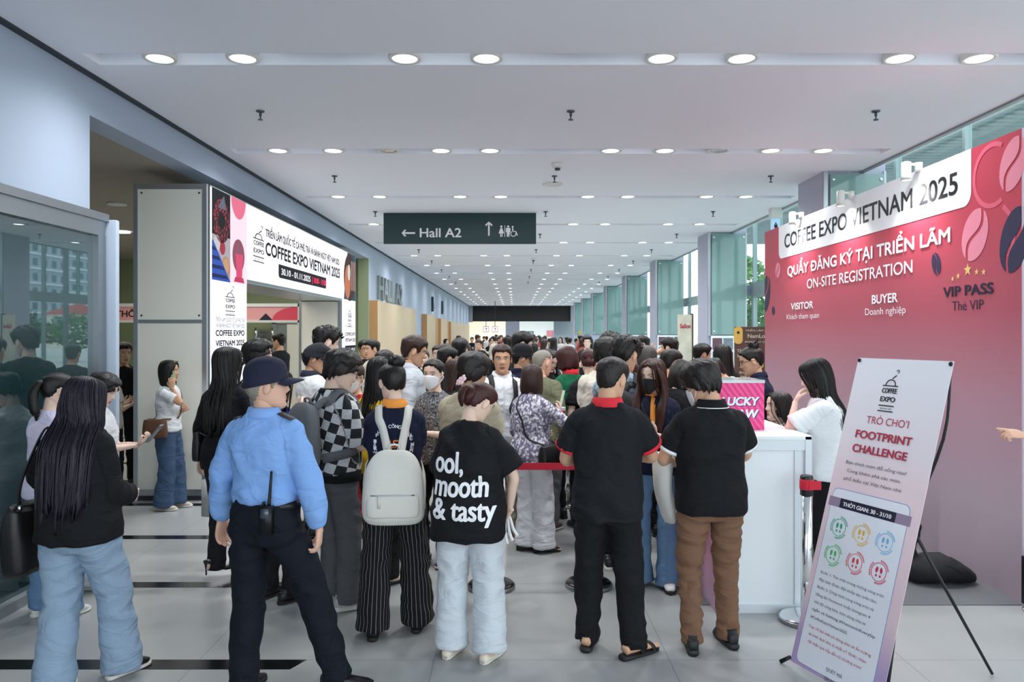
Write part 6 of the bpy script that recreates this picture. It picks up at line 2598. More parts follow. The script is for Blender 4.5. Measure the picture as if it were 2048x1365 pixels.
def backpack(P, cx, z0, z1, hw, dep, m, label, y_off=-.10, straps=True, strap_m=None, tilt=0, pocket=True, narrow=.06, sw=.035, vtop=.05):
    s = P.s
    yb = on_surface(P, np.array((cx, -.3, (z0 + z1) / 2)) * s, 0, (0, -1, 0))[1] / s
    h = z1 - z0
    rows = [(z0, hw * .80, dep * .30, 0), (z0 + .012, hw * .94, dep * .42, -.005), (z0 + .05, hw, dep * .5, -.01), (z0 + h * .35, hw * 1.0, dep * .52, -.012), (z0 + h * .65, hw * .93, dep * .46, -.005), (z0 + h * .86, hw * .76, dep * .36, .012), (z0 + h * .97, hw * .52, dep * .24, .02), (z1, hw * .25, dep * .10, .024)]
    V, F = tube([(cx, yb - dep * .52 + r[3], r[0], r[1], r[2]) for r in rows], 40, 5, side0=(1, 0, 0), p=3.2)
    V = np.asarray(V) * s
    V = V + np.array([[0, .006 * noise.noise(Vector(v * 9)), .004 * noise.noise(Vector(v * 11 + 5))] for v in V])
    L = [('body', V, F, m)]
    if pocket:
        zp0, zp1 = z0 + .025, z0 + h * .42
        rows = [(zp0, hw * .7, dep * .1, 0), (zp0 + .015, hw * .82, dep * .18, 0), ((zp0 + zp1) / 2, hw * .85, dep * .2, 0), (zp1 - .015, hw * .82, dep * .18, .005), (zp1, hw * .7, dep * .08, .01)]
        V, F = tube([(cx, yb - dep * .94 + r[3], r[0], r[1], r[2]) for r in rows], 32, 4, side0=(1, 0, 0), p=3.5)
        L.append(('pocket', np.asarray(V) * s, F, m))
        zz = zp1 - .012
        V, F = tube([(cx - hw * .7, yb - dep * 1.06, zz, .004, .004), (cx, yb - dep * 1.145, zz + .003, .004, .004), (cx + hw * .7, yb - dep * 1.06, zz, .004, .004)], 6, 4)
        L.append(('pocket>zip', np.asarray(V) * s, F, m_alu))
        V, F = boxvf(cx - hw * .42 - .010, cx - hw * .42 + .010, yb - dep * 1.15, yb - dep * 1.13, zz - .075, zz)
        L.append(('pocket>zip_pull', np.asarray(V) * s, F, m))
    V, F = tube([(cx - .035, yb - .035, z1 - .01, .006, .009), (cx - .025, yb - .05, z1 + .028, .006, .009), (cx + .025, yb - .05, z1 + .028, .006, .009), (cx + .035, yb - .035, z1 - .01, .006, .009)], 8, 4)
    L.append(('handle', np.asarray(V) * s, F, strap_m or m))
    if straps:
        for side in (-1, 1):
            J = P.J[side]
            xs = abs(J['sh'][0]) * .68 * side
            zc = 1.30 - (P.J[1]['sh'][2] < 1.3) * 0
            pts = [np.array((cx + side * narrow, yb - .035, z1 - .03))]
            sur = lambda x, y, z, d: on_surface(P, P.U([(x, y, z)])[0] * s, .007, d) / s
            pts.append(sur(cx * .5 + side * (narrow + vtop * .4), -.3, z1 + (1.40 - z1) * .55, (0, -1, 0)))
            pts.append(sur(xs * .95, -.14, 1.40, (0, -.7, .7)))
            pts.append(sur(xs, -.03, 1.46, (0, 0, 1)))
            pts.append(sur(xs * .98, .12, 1.38, (0, .7, .7)))
            pts.append(sur(xs * 1.0, .3, 1.26, (0, 1, 0)))
            pts.append(sur(xs * 1.12, .3, 1.14, (.35 * side, 1, 0)))
            pts.append(sur(side * .3, .02, 1.06, (side, .2, 0)))
            pts.append(np.array((cx + side * hw * .9, yb - .03, z0 + .06)))
            c = P.U([(0, 0, 1.25)])[0]
            V, F = ribbon(np.array(pts) * s, sw * s, .009, c * s, sub=5)
            L.append(('strap', V, F, strap_m or m))
    return place(P, 'backpack', L, label, 'backpack')


def crossbody(P, side, m, label, z=.95, bag=(.11, .05, .17), y=.0, strap_w=.014, x=None, long_=False, name='shoulder_bag'):
    """a bag on the hip at `side`, strap over the opposite shoulder"""
    s = P.s
    xx = (x if x is not None else .235) * side
    hw, dp, hh = bag
    rows = [(z - hh, hw * .8, dp * .5, 0), (z - hh + .015, hw, dp * .9, 0), (z - hh * .5, hw, dp, 0), (z - .015, hw * .92, dp * .7, 0), (z, hw * .8, dp * .35, 0)]
    V, F = tube([(xx, y + r[3], r[0], r[2], r[1]) for r in rows], 32, 4, side0=(1, 0, 0), p=3.5)
    L = [('body', np.asarray(V) * s, F, m)]
    sur = lambda x_, y_, z_, d: on_surface(P, P.U([(x_, y_, z_)])[0] * s, .006, d) / s
    o = -side
    xs = .085 * o
    pts = [np.array((xx, y - hw * .6, z)), sur(.10 * side, -.3, 1.06, (.3 * side, -1, 0)), sur(.0, -.3, 1.22, (0, -1, 0)), sur(xs * .9, -.2, 1.37, (0, -1, .4)), sur(xs, -.02, 1.47, (0, 0, 1)), sur(xs * .9, .15, 1.37, (0, 1, .5)), sur(0, .3, 1.22, (0, 1, 0)), sur(.10 * side, .3, 1.06, (.3 * side, 1, 0)), np.array((xx, y + hw * .6, z))]
    V, F = ribbon(np.array(pts) * s, strap_w, .005, np.array((0, 0, 1.2)) * s, sub=5)
    L.append(('strap', V, F, m))
    return place(P, name, L, label, 'bag')


def print_on_back(P, rows, m, name='lettering'):
    """rows of (string, x, z, size, width): lettering projected on the back of the shirt"""
    for (st, x, z, size, width, bold) in rows:
        me = textme(st, size=size, width=width, bold=bold)
        bm = bmesh.new()
        bm.from_mesh(me)
        bmesh.ops.triangulate(bm, faces=bm.faces)
        for ax, lo, hi in ((0, 0, width), (1, -size * .4, size * 1.3)):
            t = lo
            while t < hi:
                co = [0, 0, 0]
                no = [0, 0, 0]
                co[ax], no[ax] = t, 1
                bmesh.ops.bisect_plane(bm, geom=bm.verts[:] + bm.edges[:] + bm.faces[:], plane_co=co, plane_no=no)
                t += .014
        dead = []
        for v in bm.verts:
            X_, Z_ = x + v.co.x, z + v.co.y
            h = P.bvh.ray_cast(Vector((X_, -1, Z_)), Vector((0, 1, 0)))
            if h[0] is None:
                dead.append(v)
                v.co = (X_, -.1, Z_)
            else:
                v.co = h[0] + Vector((0, -.0035, 0))
        bmesh.ops.delete(bm, geom=dead, context='VERTS')
        bm.to_mesh(me)
        bm.free()
        me.materials.clear()
        link(name, me, m, P.top)


def held(P, side, off=(0, 0, 0)):
    return P.hand_pos[side] + np.array(off)


# ================================================================ front row
# security guard
def guard_badge(P, o):
    pass


g = person('security guard in blue shirt and navy cap standing with his back turned', -1.27, 3.92, 1.66, 12, 'm', 1.05, 0, feet=((-.10, -.07, 5), (.34, .10, 72)), head=(58, -4, 0), skin='pink',
           L=dict(t=(-.30, .06, .86), n=(1, -.2, 0), curl=.55, pole=(-1, -.5, 0)), Rr=dict(t=(.285, .04, .84), n=(-1, -.2, 0), d=(-.05, .0, -1), curl=.75, pole=(1, -.5, 0)),
           hair=('short', H_GREY, dict(hat=True, side=.006, top=.01)), top=dict(m=C_BLUE, sl='long', tuck=True, collar=C_BLUE, ease=.03, slw=.012, wr=.012),
           bot=dict(m=C_NAVYT, kind='loose', wr=.012), shoe=('dress', S_BLACK, m_soleb), extra=[cap_hat(mat('cap_navy', '#161B33', .85, bump=.2, bscale=300), .08)])
s = g.s
V, F = tube([(0, .005, .965, .168 * 1.05 + .012, .122), (0, .005, 1.0, .160 * 1.05 + .012, .118)], 32, 1, side0=(1, 0, 0), p=2.3)
mesh('belt', np.asarray(V) * s, F, mat('belt_black', '#121214', .4), g.root, True)
for side in (-1, 1):
    pts = [on_surface(g, np.array((side * x, -.02, 1.6)) * s, .004, (0, 0, 1)) for x in (.09, .13, .165)]
    V, F = ribbon(pts, .05, .006, (0, 0, 1.2 * s), sub=3)
    mesh('epaulette', V, F, mat('epaulette', '#3A2E2E', .6, var=.5, bscale=60), g.root, True)
for side in (-1, 1):
    V, F = ellip(g.J[side]['wr'] * s + np.array((side * .0, -.045, .015)), (.005, .003, .005), 8, 6)
    mesh('cuff_button', V, F, m_whiteink, g.top, True)
c = on_surface(g, np.array((.085, -.3, 1.0)) * s, 0, (0, -1, 0))
L = []
V, F = boxvf(c[0] - .03, c[0] + .03, c[1] - .045, c[1] - .008, c[2] - .14, c[2] + .0)
L.append(('body', V, F, m_blackm))
V, F = boxvf(c[0] - .022, c[0] + .022, c[1] - .048, c[1] - .045, c[2] - .06, c[2] - .012)
L.append(('speaker', V, F, mat('radio_grey', '#5D646C', .3, .5)))
V, F = tube([(c[0] + .012, c[1] - .025, c[2], .009, .009), (c[0] + .016, c[1] - .025, c[2] + .04, .008, .008), (c[0] + .026, c[1] - .025, c[2] + .17, .006, .006)], 10, 2)
L.append(('antenna', V, F, m_blackm))
V, F = tube([(c[0] - .015, c[1] - .027, c[2], .008, .008), (c[0] - .015, c[1] - .027, c[2] + .018, .008, .008)], 10, 1)
L.append(('knob', V, F, m_blackm))
place(g, 'walkie_talkie', L, 'black walkie-talkie clipped to the guard\'s belt at the back', 'radio')

# long-haired woman at the lower left
p = person('woman with long black hair, black jacket and pale blue jeans walking at lower left', -2.22, 3.92, 1.59, 8, 'f', 1.14, 0, feet=((-.10, -.10, 0), (.10, .20, 20)), head=(10, 12, 0), skin='light',
           L=dict(t=(-.16, .22, 1.02), pole=(-1, -.4, 0)), Rr=dict(t=(.12, .26, 1.02), pole=(.25, -.6, -1)),
           hair=('longback', H_PURPLE, dict(len=-.56, w=1.28, n=140, bk=.03, jag=.05)), top=dict(m=fabric('jacket_black', '#16171A'), sl='long', hem=.83, ease=.035, boxy=.03, slw=.02, name='jacket', wr=.012),
           bot=dict(m=C_JEANS, kind='wide', wr=.012), shoe=('sneaker', S_BLACK, m_sole))
s = p.s
V, F = tube([(-.33, .02, .62, .06, .11), (-.335, .02, .66, .075, .135), (-.335, .02, .85, .075, .15), (-.325, .02, .98, .05, .14), (-.32, .02, 1.0, .03, .12)], 32, 4, side0=(1, 0, 0), p=3.2)
L = [('body', np.asarray(V) * s, F, B_LEATH)]
for y in (-.05, .08):
    pts = [(-.325, y, .99), (-.30, y - .02, 1.12), (-.235, -.04 + y * .4, 1.30), (-.17, -.02 + y * .3, 1.435), (-.20, .06 + y * .2, 1.30), (-.31, .1 + y * .2, 1.05)]
    V, F = ribbon(np.array(pts) * s, .018, .007, (0, 0, 1.2 * s), sub=5)
    L.append(('strap', V, F, B_LEATH))
V, F = ellip(np.array((-.30, -.075, 1.0)) * s, (.012, .012, .016), 10, 8)
L.append(('buckle', V, F, m_chrome))
place(p, 'shoulder_bag', L, 'large black leather shoulder bag at the left edge, on the long-haired woman', 'bag')

# two girls behind her by the glass
person('girl in a lavender top with tied dark hair beside the tinted glass', -2.98, 4.95, 1.56, 20, 'f', .98, 1, head=(15, 14, 0), skin='light', L=PHL, Rr=PH,
       hair=('pony', H_BLACK, dict(len=-.2)), top=dict(m=C_LAV, sl='short', hem=.84, ease=.03), bot=dict(m=C_JEANSM, kind='wide'), shoe=('sneaker', S_WHITE, m_sole))
p = person('girl with a dark fringe and white trousers looking down at her phone', -3.02, 5.55, 1.53, 84, 'f', .95, 1, head=(0, 26, 0), skin='light', feet=((-.10, .02, 0), (.10, -.05, 0)),
           L=dict(t=(-.05, .30, 1.12), d=(.1, .8, .5), n=(0, -.5, .8), curl=.9), Rr=dict(t=(.06, .33, 1.13), d=(-.1, .8, .5), n=(0, -.5, .8), curl=.9),
           hair=('mop', H_BLACK), top=dict(m=C_WHITE, sl='short', hem=.86, ease=.03), bot=dict(m=C_WTROU, kind='wide'), shoe=('sneaker', S_WHITE, mat('sole_white', '#D8D6CE')))
phone(p, held(p, 1, (0, .05, .04)), (.0, .62, .78), (0, -.8, .6), 'grey phone held out by the girl with the dark fringe', '#5A5F68')
# woman on the phone by the cream pillar
p = person('woman in white tee and wide jeans talking on a phone by the cream pillar', -3.60, 7.98, 1.53, 86, 'f', 1.02, 1, head=(0, 2, 0), skin='tan', feet=((-.09, .05, 0), (.09, -.05, 4)),
           Rr=dict(t=(.125, .085, 1.41), d=(-.15, -.12, 1), n=(-.9, -.1, .1), curl=.7, pole=(.5, .6, -1)), L=dict(t=(.02, .22, 1.16), d=(1, .2, .2), n=(0, -1, 0), curl=.6),
           hair=('bob', H_BLACK, dict(len=-.17)), top=dict(m=C_WHITE, sl='short', hem=.90, ease=.02), bot=dict(m=C_JEANSD, kind='wide'), shoe=('sneaker', S_BEIGE, m_sole))
phone(p, held(p, 1, (-.03, -.02, .01)), (-.05, -.2, 1), (-1, 0, 0), 'pale green phone at the ear of the woman by the pillar', '#8FC79A')
V, F = tube([(-.07, .06, .10, .006, .006), (-.03, .075, .112, .006, .006), (.03, .075, .112, .006, .006), (.07, .06, .10, .006, .006)], 8, 3)
mesh('hair_band', p.HT(V), F, G_WIRE, p.root, True)
crossbody(p, 1, B_BROWN, 'brown patterned handbag hanging at the hip of the woman by the pillar', z=1.06, bag=(.13, .065, .21), y=-.06, x=.235, name='handbag')

# woman in black with heels
p = person('woman in a black suit and slingback heels with long straight black hair', -2.13, 5.68, 1.66, 18, 'f', .98, 0, head=(15, 2, 0), skin='light', feet=((-.09, -.03, 25), (.10, .06, 25)),
           L=dict(t=(-.27, .02, .88)), Rr=PH, hair=('longback', H_BLACK, dict(len=-.46, w=1.05, n=100)), top=dict(m=C_BLACK, sl='long', hem=.80, ease=.026, name='blazer'), bot=dict(m=C_BLACK2, kind='straight', hem=.075), shoe=('heel', S_BLACK, None))
s = p.s
c = held(p, -1, (-.01, .20, -.10))
V, F = boxvf(c[0] - .05, c[0] + .05, c[1] - .11, c[1] + .11, c[2] - .28, c[2])
L = [('body', V, F, mat('paper_grey', '#B9B8B4', .8))]
for x in (-.05, .05):
    V, F = tube([(c[0] + x, c[1] - .06, c[2], .004, .004), (c[0] + x * .4, c[1] - .03, c[2] + .1, .004, .004), (c[0] + x * .4, c[1] + .03, c[2] + .1, .004, .004), (c[0] + x, c[1] + .06, c[2], .004, .004)], 6, 3)
    L.append(('handle', V, F, mat('paper_grey', '#B9B8B4')))
place(p, 'paper_bag', L, 'pale grey paper bag beside the woman in black, against the cream pillar', 'bag')
crossbody(p, -1, B_LEATH, 'black shoulder bag at the left side of the woman in the black suit', z=1.12, bag=(.09, .04, .22), y=-.03, x=.2)

# checkered shirt
p = person('young man with glasses in a black and white checkered shirt wearing a grey backpack', -1.20, 5.12, 1.70, 42, 'm', 1.0, 0, head=(34, 22, 0), skin='light', feet=((-.11, .03, 15), (.11, .0, 20)),
           L=PHL, Rr=dict(t=(.14, .30, 1.10), pole=(.25, -.6, -1), n=(-.5, -.3, .8), d=(-.35, .75, .5), curl=.8), hair=('mop', H_SOFT), top=dict(m=C_CHECK, sl='short', hem=.90, ease=.04, boxy=.02, sln=.98, slw=.02, collar=C_BLACK, colh=.02, wr=.009),
           bot=dict(m=C_GREYT, kind='loose', wr=.011), shoe=('chunky', S_GREY, m_sole), extra=[glasses(G_BLACK)])
V, F = tube([(0, -.008, .855, .205, .150), (0, -.008, .925, .203, .149)], 32, 1, side0=(1, 0, 0), p=2.35)
mesh('hem_band', np.asarray(V) * p.s, F, C_BLACK, p.root, True)
backpack(p, -.02, .96, 1.37, .155, .16, B_PACKG, 'grey backpack with dark straps on the man in the checkered shirt', strap_m=B_PACKG, sw=.06)

# white backpack woman
p = person('woman in a navy polo with orange collar, bun and pinstripe trousers', -.73, 4.66, 1.635, -4, 'f', 1.06, 0, head=(-22, 16, 0), skin='light', feet=((-.13, -.05, -5), (.14, .06, 5)),
           L=dict(t=(-.06, .28, 1.10), pole=(-.25, -.6, -1)), Rr=PH, hair=('bun', H_BLACK, dict(c=(.02, -.055, .118), r=.05)), top=dict(m=C_NAVY, sl='short', hem=.86, ease=.026, collar=C_ORANGE, sln=.62), bot=dict(m=C_PIN, kind='wide', wr=.012), shoe=('sneaker', S_BLACK, m_soleb))
m_orange = mat('ink_orange', '#F58A4A', .6)
s = p.s
L_ = 'GIẢI PHÁP CÔNG NGHỆ MỀM'
for i, ch in enumerate(L_):
    if ch == ' ':
        continue
    a = R(200 - 220 * i / (len(L_) - 1))
    print_on_back(p, [(ch, (.115 * math.cos(a) - .006) * s, (1.20 + .115 * math.sin(a)) * s, .021, .017, .03)], m_whiteink)
print_on_back(p, [('FAST', -.06 * s, 1.19 * s, .05, .115, .04)], m_orange)
print_on_back(p, [('Website:', -.125 * s, 1.155 * s, .014, .08, .02)], m_whiteink)
backpack(p, .015, .775, 1.19, .185, .15, B_PACKW, 'off-white canvas backpack on the woman in pinstripe trousers', sw=.05, narrow=.035, vtop=.08)

# lettering tee woman
p = person('woman in a black tee with white lettering, grey trousers and a pink flower hair clip', -.26, 4.33, 1.555, 8, 'f', 1.12, 0, head=(38, 30, 8), skin='light', feet=((-.115, .0, 12), (.13, -.04, 18)), lean=4,
           L=dict(t=(-.10, .30, 1.0)), Rr=dict(t=(.235, .12, .88), d=(-.5, .2, -.6), n=(-.3, -.6, .3), pole=(1, -.25, .1), curl=.6), hair=('clip', H_RED),
           top=dict(m=C_BLACK, sl='short', hem=.74, ease=.045, boxy=.045, sln=.85, slw=.03, wr=.012), bot=dict(m=C_LGREY, kind='wide', wr=.012, hem=.06), shoe=('flat', S_CREAM, m_sole))
s = p.s
print_on_back(p, [('ool,', -.17, 1.06, .118, .165, .035), ('mooth', -.17, .935, .118, .30, .035), ('& tasty', -.17, .81, .118, .345, .035)], m_whiteink)
m_petal = mat('petal_pink', '#F4CBD2', .4)
for (cx, cy, cz, rr) in ((-.03, -.168, .05, .027), (-.072, -.150, .042, .02)):
    parts = []
    for k in range(5):
        a = 2 * math.pi * k / 5 + .4
        parts.append(ellip((cx + rr * .8 * math.cos(a), cy - .004, cz + rr * .8 * math.sin(a)), (rr * .55, .005, rr * .55), 12, 8))
    parts.append(ellip((cx, cy - .006, cz), (rr * .3, .006, rr * .3), 10, 8))
    v, f = comb(parts)
    mesh('flower_clip', p.HT(v), f, m_petal, p.hair, True)
h = held(p, 1)
parts = []
for k, (dx, dz) in enumerate(((.02, .13), (.05, .11), (.08, .08))):
    pts = [h + np.array((.0, .0, .05)), h + np.array((dx * .4 + .015, -.02, .03)), h + np.array((dx * .8 + .01, -.03, -dz * .5)), h + np.array((dx + .02, -.03, -dz))]
    parts.append(ribbon(pts, .018, .002, (h[0], 5, h[2]), sub=4))
V, F = comb(parts)
place(p, 'lanyard_straps', [('straps', V, F, m_whiteink)], 'white lanyard straps dangling from the hand of the woman in the lettered tee', 'lanyard')

# red collar man
p = person('man in a black polo with red collar and red sleeve bands seen from behind', .525, 4.36, 1.675, 6, 'm', 1.05, 0, head=(30, 18, 0), skin='mid', feet=((-.115, .08, 8), (.14, -.03, 48)),
           L=dict(t=(-.10, .27, 1.09), pole=(-.8, -.35, -.8)), Rr=dict(t=(.10, .29, 1.10), pole=(1, -.25, -.7)), hair=('short', H_SOFT, dict(side=.006, top=.018, back=.004)), top=dict(m=C_POLO, sl='short', hem=.79, ease=.035, boxy=.02, cuff=C_REDC, collar=C_REDC, sln=.70, slw=.02, wr=.012),
           bot=dict(m=C_BLACK, kind='loose', wr=.012), shoe=('sandal', S_RUB, S_RUB))
# white trim man
p = person('man in a black polo with white collar stripe and brown trousers', 1.128, 4.44, 1.655, -6, 'm', 1.14, 0, head=(-38, 24, -4), skin='mid', feet=((-.12, -.03, 14), (.13, .03, -2)),
           L=dict(t=(-.10, .27, 1.05), pole=(-1, -.25, -.7)), Rr=dict(t=(.12, .30, 1.08), pole=(1, -.25, -.7)), hair=('mop', H_SOFT), top=dict(m=C_BLACK, sl='short', hem=.82, ease=.034, boxy=.018, cuff=m_whiteink, collar=C_BLACK, colline=m_whiteink, sln=.70, slw=.02, wr=.009),
           bot=dict(m=C_BROWN, kind='straight', wr=.014, fv=14), shoe=('chunky', S_RUB, S_RUB), extra=[facemask(M_WHITE), glasses(G_BLACK)])
s = p.s
h = p.J[-1]['el'] * s * .5 + p.J[-1]['wr'] * s * .5
V, F = tube([(h[0] - .05, h[1] + .0, h[2] + .05, .05, .07), (h[0] - .055, h[1], h[2] - .05, .055, .10), (h[0] - .045, h[1], h[2] - .18, .05, .10), (h[0] - .02, h[1], h[2] - .30, .045, .085), (h[0] - .01, h[1], h[2] - .36, .025, .06)], 24, 5, side0=(1, 0, 0))
V = np.asarray(V)
V = V + np.array([[.016 * noise.noise(Vector((v[1] * 22, v[2] * 5, 2))), 0, .01 * noise.noise(Vector((v[0] * 9, v[1] * 12, 8)))] for v in V])
place(p, 'folded_jacket', [('body', V, F, C_OFFW)], 'off-white jacket hung over the left arm of the man in brown trousers', 'jacket')

# black mask woman
p = person('woman in a black face mask and navy polo with long auburn hair facing the queue', 1.01, 5.56, 1.63, 196, 'f', .98, 0, head=(22, 10, 0), skin='light', feet=((-.10, .02, -12), (.10, -.02, 12)),
           L=dict(t=(-.03, .26, 1.17), d=(.6, .5, .5), n=(0, -.6, .6), curl=.8), Rr=dict(t=(.07, .25, 1.14), d=(-.6, .5, .4), n=(0, -.6, .6), curl=.8),
           hair=('long', hair_mat('hair_ombre', '#3A1E16'), dict(len=-.42, front=-.40)), top=dict(m=C_NAVY, sl='short', hem=.84, ease=.024, sln=1.25, collar=C_ORANGE), bot=dict(m=C_JEANSM, kind='flare', hem=.03), shoe=('sneaker', S_WHITE, m_soleb), extra=[facemask(M_BLACK, True)])
s = p.s
pts = [on_surface(p, np.array((x, .3, z)) * s, .004, (0, 1, 0)) for x, z in ((.0, 1.42), (.0, 1.36), (.0, 1.30), (0, 1.24))]
V, F = ribbon(pts, .035, .004, (0, 0, 1.3 * s), sub=3)
mesh('placket', V, F, C_ORANGE, p.top, True)
h = (held(p, 1) + held(p, -1)) / 2 + np.array((0, .03, .0))
parts = [ribbon([h + np.array((-.02, 0, .03)), h + np.array((.02, .02, -.02)), h + np.array((.06, .02, -.09))], .022, .002, (h[0], -5, h[2]), sub=4), ribbon([h + np.array((-.02, 0, .03)), h + np.array((-.035, .02, -.02)), h + np.array((-.03, .02, -.08))], .022, .002, (h[0], -5, h[2]), sub=4)]
V, F = comb(parts)
place(p, 'paper_strip', [('strip', V, F, m_whiteink)], 'folded white wristband strip in the hands of the woman with the black mask', 'paper strip')
V, F = tube([(-.13, .17, .98, .012, .05), (-.13, .175, 1.04, .016, .06), (-.13, .17, 1.09, .008, .05)], 16, 3, side0=(0, 1, 0))
crossbody(p, -1, B_PACKK, 'small black crossbody bag on the woman with the black mask', z=1.04, bag=(.09, .035, .12), y=.1, x=.18)

# bob woman
p = person('woman with a brown bob in a floral blouse and white trousers holding up a phone', .14, 6.42, 1.55, 38, 'f', 1.02, 1, head=(-18, 8, 0), skin='light', feet=((-.08, .0, 40), (.09, .03, 40)),
           L=dict(t=(-.10, .24, 1.05)), Rr=dict(t=(.10, .29, 1.235), d=(-.1, .5, .9), n=(-.6, -.3, .1), curl=.7, pole=(1, -.2, -.6)), hair=('bob', H_BROWN, dict(len=-.13)), top=dict(m=C_FLORAL, sl='long', hem=.84, ease=.03, boxy=.02), bot=dict(m=C_WTROU, kind='wide', wr=.01), shoe=('flat', S_BLACK, m_soleb))
crossbody(p, 1, B_LEATH, 'black crossbody bag with a thin strap on the woman in the floral blouse', z=1.0, bag=(.13, .055, .19), y=-.02, x=.215)
h = held(p, 1, (0, .02, .06))
scr = mat('phone_screen_photo', '#B8CDA0', .2, emit=.35, var=.6, bscale=30)
phone(p, h, (.15, .2, 1), (-.75, -.75, .1), 'phone showing a green picture, raised by the woman in the floral blouse', '#D8DDE2', scr)
V, F = lathe([(.028, 0), (.03, .005), (.036, .075), (.037, .08)], 20)
c = held(p, 1, (.0, .01, -.09))
L = [('cup', np.array(V) + c, F, m_whiteink)]
V, F = lathe([(.0315, .03), (.0345, .05), (.0342, .052)], 20)
L.append(('red_band', np.array(V) * np.array((1.03, 1.03, 1)) + c, F, m_belt))
place(p, 'paper_cup', L, 'small white paper cup with a red band under the raised phone', 'cup')

# ================================================================ staff at the counter
p = person('staff woman in navy with glasses and a messy bun behind the counter', 2.16, 6.75, 1.70, -75, 'f', 1.08, 1, head=(-8, 12, 0), skin='mid', feet=((-.1, 0, -8), (.1, 0, 8)), L=dict(t=(-.05, .24, 1.0)), Rr=dict(t=(.12, .22, .98)), lean=5,
           hair=('bun', H_BLACK, dict(c=(0, -.06, .115), r=.043, wisps=16)), top=dict(m=C_NAVY, sl='short', hem=.82, ease=.025, collar=C_NAVY), bot=dict(m=C_BLACK), extra=[glasses(G_BLACK)])
p = person('seated young woman looking left behind the white counter corner', 2.19, 6.36, 1.67, 205, 'f', .95, 1, head=(60, -2, 0), skin='light', sit=.35, feet=((-.1, .30, 0), (.1, .30, 0)), L=dict(t=(-.12, .26, .85)), Rr=dict(t=(.12, .26, .85)),
           hair=('long', H_SOFT, dict(len=-.40)), top=dict(m=C_WHITE, sl='long', hem=.86, ease=.02, collar=C_WHITE), bot=dict(m=C_BLACK, kind='straight'))
p = person('woman in a white blouse with long black hair resting her chin on her hand', 2.225, 5.42, 1.64, -62, 'f', 1.0, 0, head=(-8, 14, 0), skin='light', feet=((-.1, 0, -5), (.1, 0, 5)), lean=7,
           L=dict(t=(-.045, .235, 1.385), d=(.35, -.35, .85), n=(.25, -.9, -.1), curl=.75, pole=(-.7, .3, -1)), Rr=dict(t=(.10, .27, 1.08), pole=(.25, -.6, -1)),
           hair=('longback', H_BLACK, dict(len=-.46, w=1.0, n=92, jag=.05)), top=dict(m=fabric('blouse_white', '#EDEFF1', .8), sl='short', hem=.83, ease=.032, boxy=.02, sln=.85, slw=.03, name='blouse', wr=.011), bot=dict(m=C_BLACK, kind='straight'), shoe=('sneaker', S_WHITE, m_sole))
p = person('man in a white shirt bending forward behind the draw box', 2.40, 7.45, 1.74, -84, 'm', 1.0, 1, lean=46, head=(0, -4, 0), skin='mid', feet=((-.12, -.1, 0), (.12, -.06, 0)), L=dict(t=(-.10, .66, .95)), Rr=dict(t=(.10, .66, .95)), hair=('short', H_BLACK), top=dict(m=C_WHITE, sl='short', ease=.03), bot=dict(m=C_BLACK))
person('woman with very long black hair and black top near the photo boards, back turned', 2.25, 8.3, 1.69, -8, 'f', 1.05, 1, head=(0, 8, 0), hair=('longback', H_BLACK, dict(len=-.42, w=1.05)), top=dict(m=C_BLACK, sl='long'), bot=dict(m=C_BLACK), L=PHL, Rr=PH)
person('man in a black polo in profile beside the second column', 2.2, 9.1, 1.68, 78, 'm', 1.0, 1, head=(0, 8, 0), skin='tan', hair=('short', H_BLACK), top=dict(m=C_BLACK, sl='short', collar=C_BLACK), bot=dict(m=C_BLACK2), L=PHL, Rr=PH)

# ================================================================ second and third rows
p = person('man in a blue surgical mask and grey shirt wearing a backpack, looking right', -2.16, 6.45, 1.745, 62, 'm', 1.0, 1, head=(18, 2, 0), skin='light', L=PHL, Rr=PH, hair=('mop', H_BLACK), top=dict(m=C_GREYS, sl='short', collar=C_WHITE, colh=.03), bot=dict(m=C_BLACK), extra=[facemask(M_BLUE)])
backpack(p, 0, .98, 1.36, .15, .14, B_PACKK, 'black backpack on the man with the blue surgical mask', sw=.045)
person('older man in a dark flat cap and white shirt behind the guard', -1.83, 6.95, 1.707, 55, 'm', 1.05, 1, head=(25, 8, 0), skin='tan', hair=('short', H_BLACK, dict(hat=True, side=.012)), top=dict(m=C_WHITE, sl='short', collar=mat('collar_dark', '#22263A', .85)), bot=dict(m=C_GREYT), extra=[cap_hat(mat('cap_charcoal', '#22232B', .9), .05, .02, flat=True), glasses(G_BLACK)], L=PHL, Rr=PH)
person('tall man with tousled black hair before the far arch pillar', -1.88, 7.55, 1.86, 40, 'm', 1.0, 1, head=(20, 14, 0), skin='light', hair=('messy', H_BLACK), top=dict(m=C_BLACK2), bot=dict(m=C_BLACK), L=PHL, Rr=PH)
person('dark-haired person in a deep blue top hidden behind the guard', -1.62, 5.25, 1.56, 30, 'f', .95, 1, hair=('long', H_BLACK, dict(len=-.2)), top=dict(m=fabric('top_royal', '#1B2A78')), bot=dict(m=C_BLACK), L=PHL, Rr=PH)
p = person('woman in a red dress with round glasses and a white mask facing the queue', -1.25, 6.0, 1.585, 188, 'f', 1.0, 1, head=(8, 8, 0), skin='light', L=PHL, Rr=PH, hair=('up', H_BROWN), top=dict(m=C_RED, sl='short', hem=.84, sln=1.15), bot=dict(m=C_RED, kind='skirt', hem=.43, flare=.24), extra=[facemask(M_WHITE), glasses(G_BLACK, .027)], shoe=('flat', S_BLACK, m_soleb))
phone(p, held(p, 1, (-.06, .04, .03)), (.4, .8, .2), (0, -.3, 1), 'grey phone in the hands of the woman in the red dress', '#7C828A')
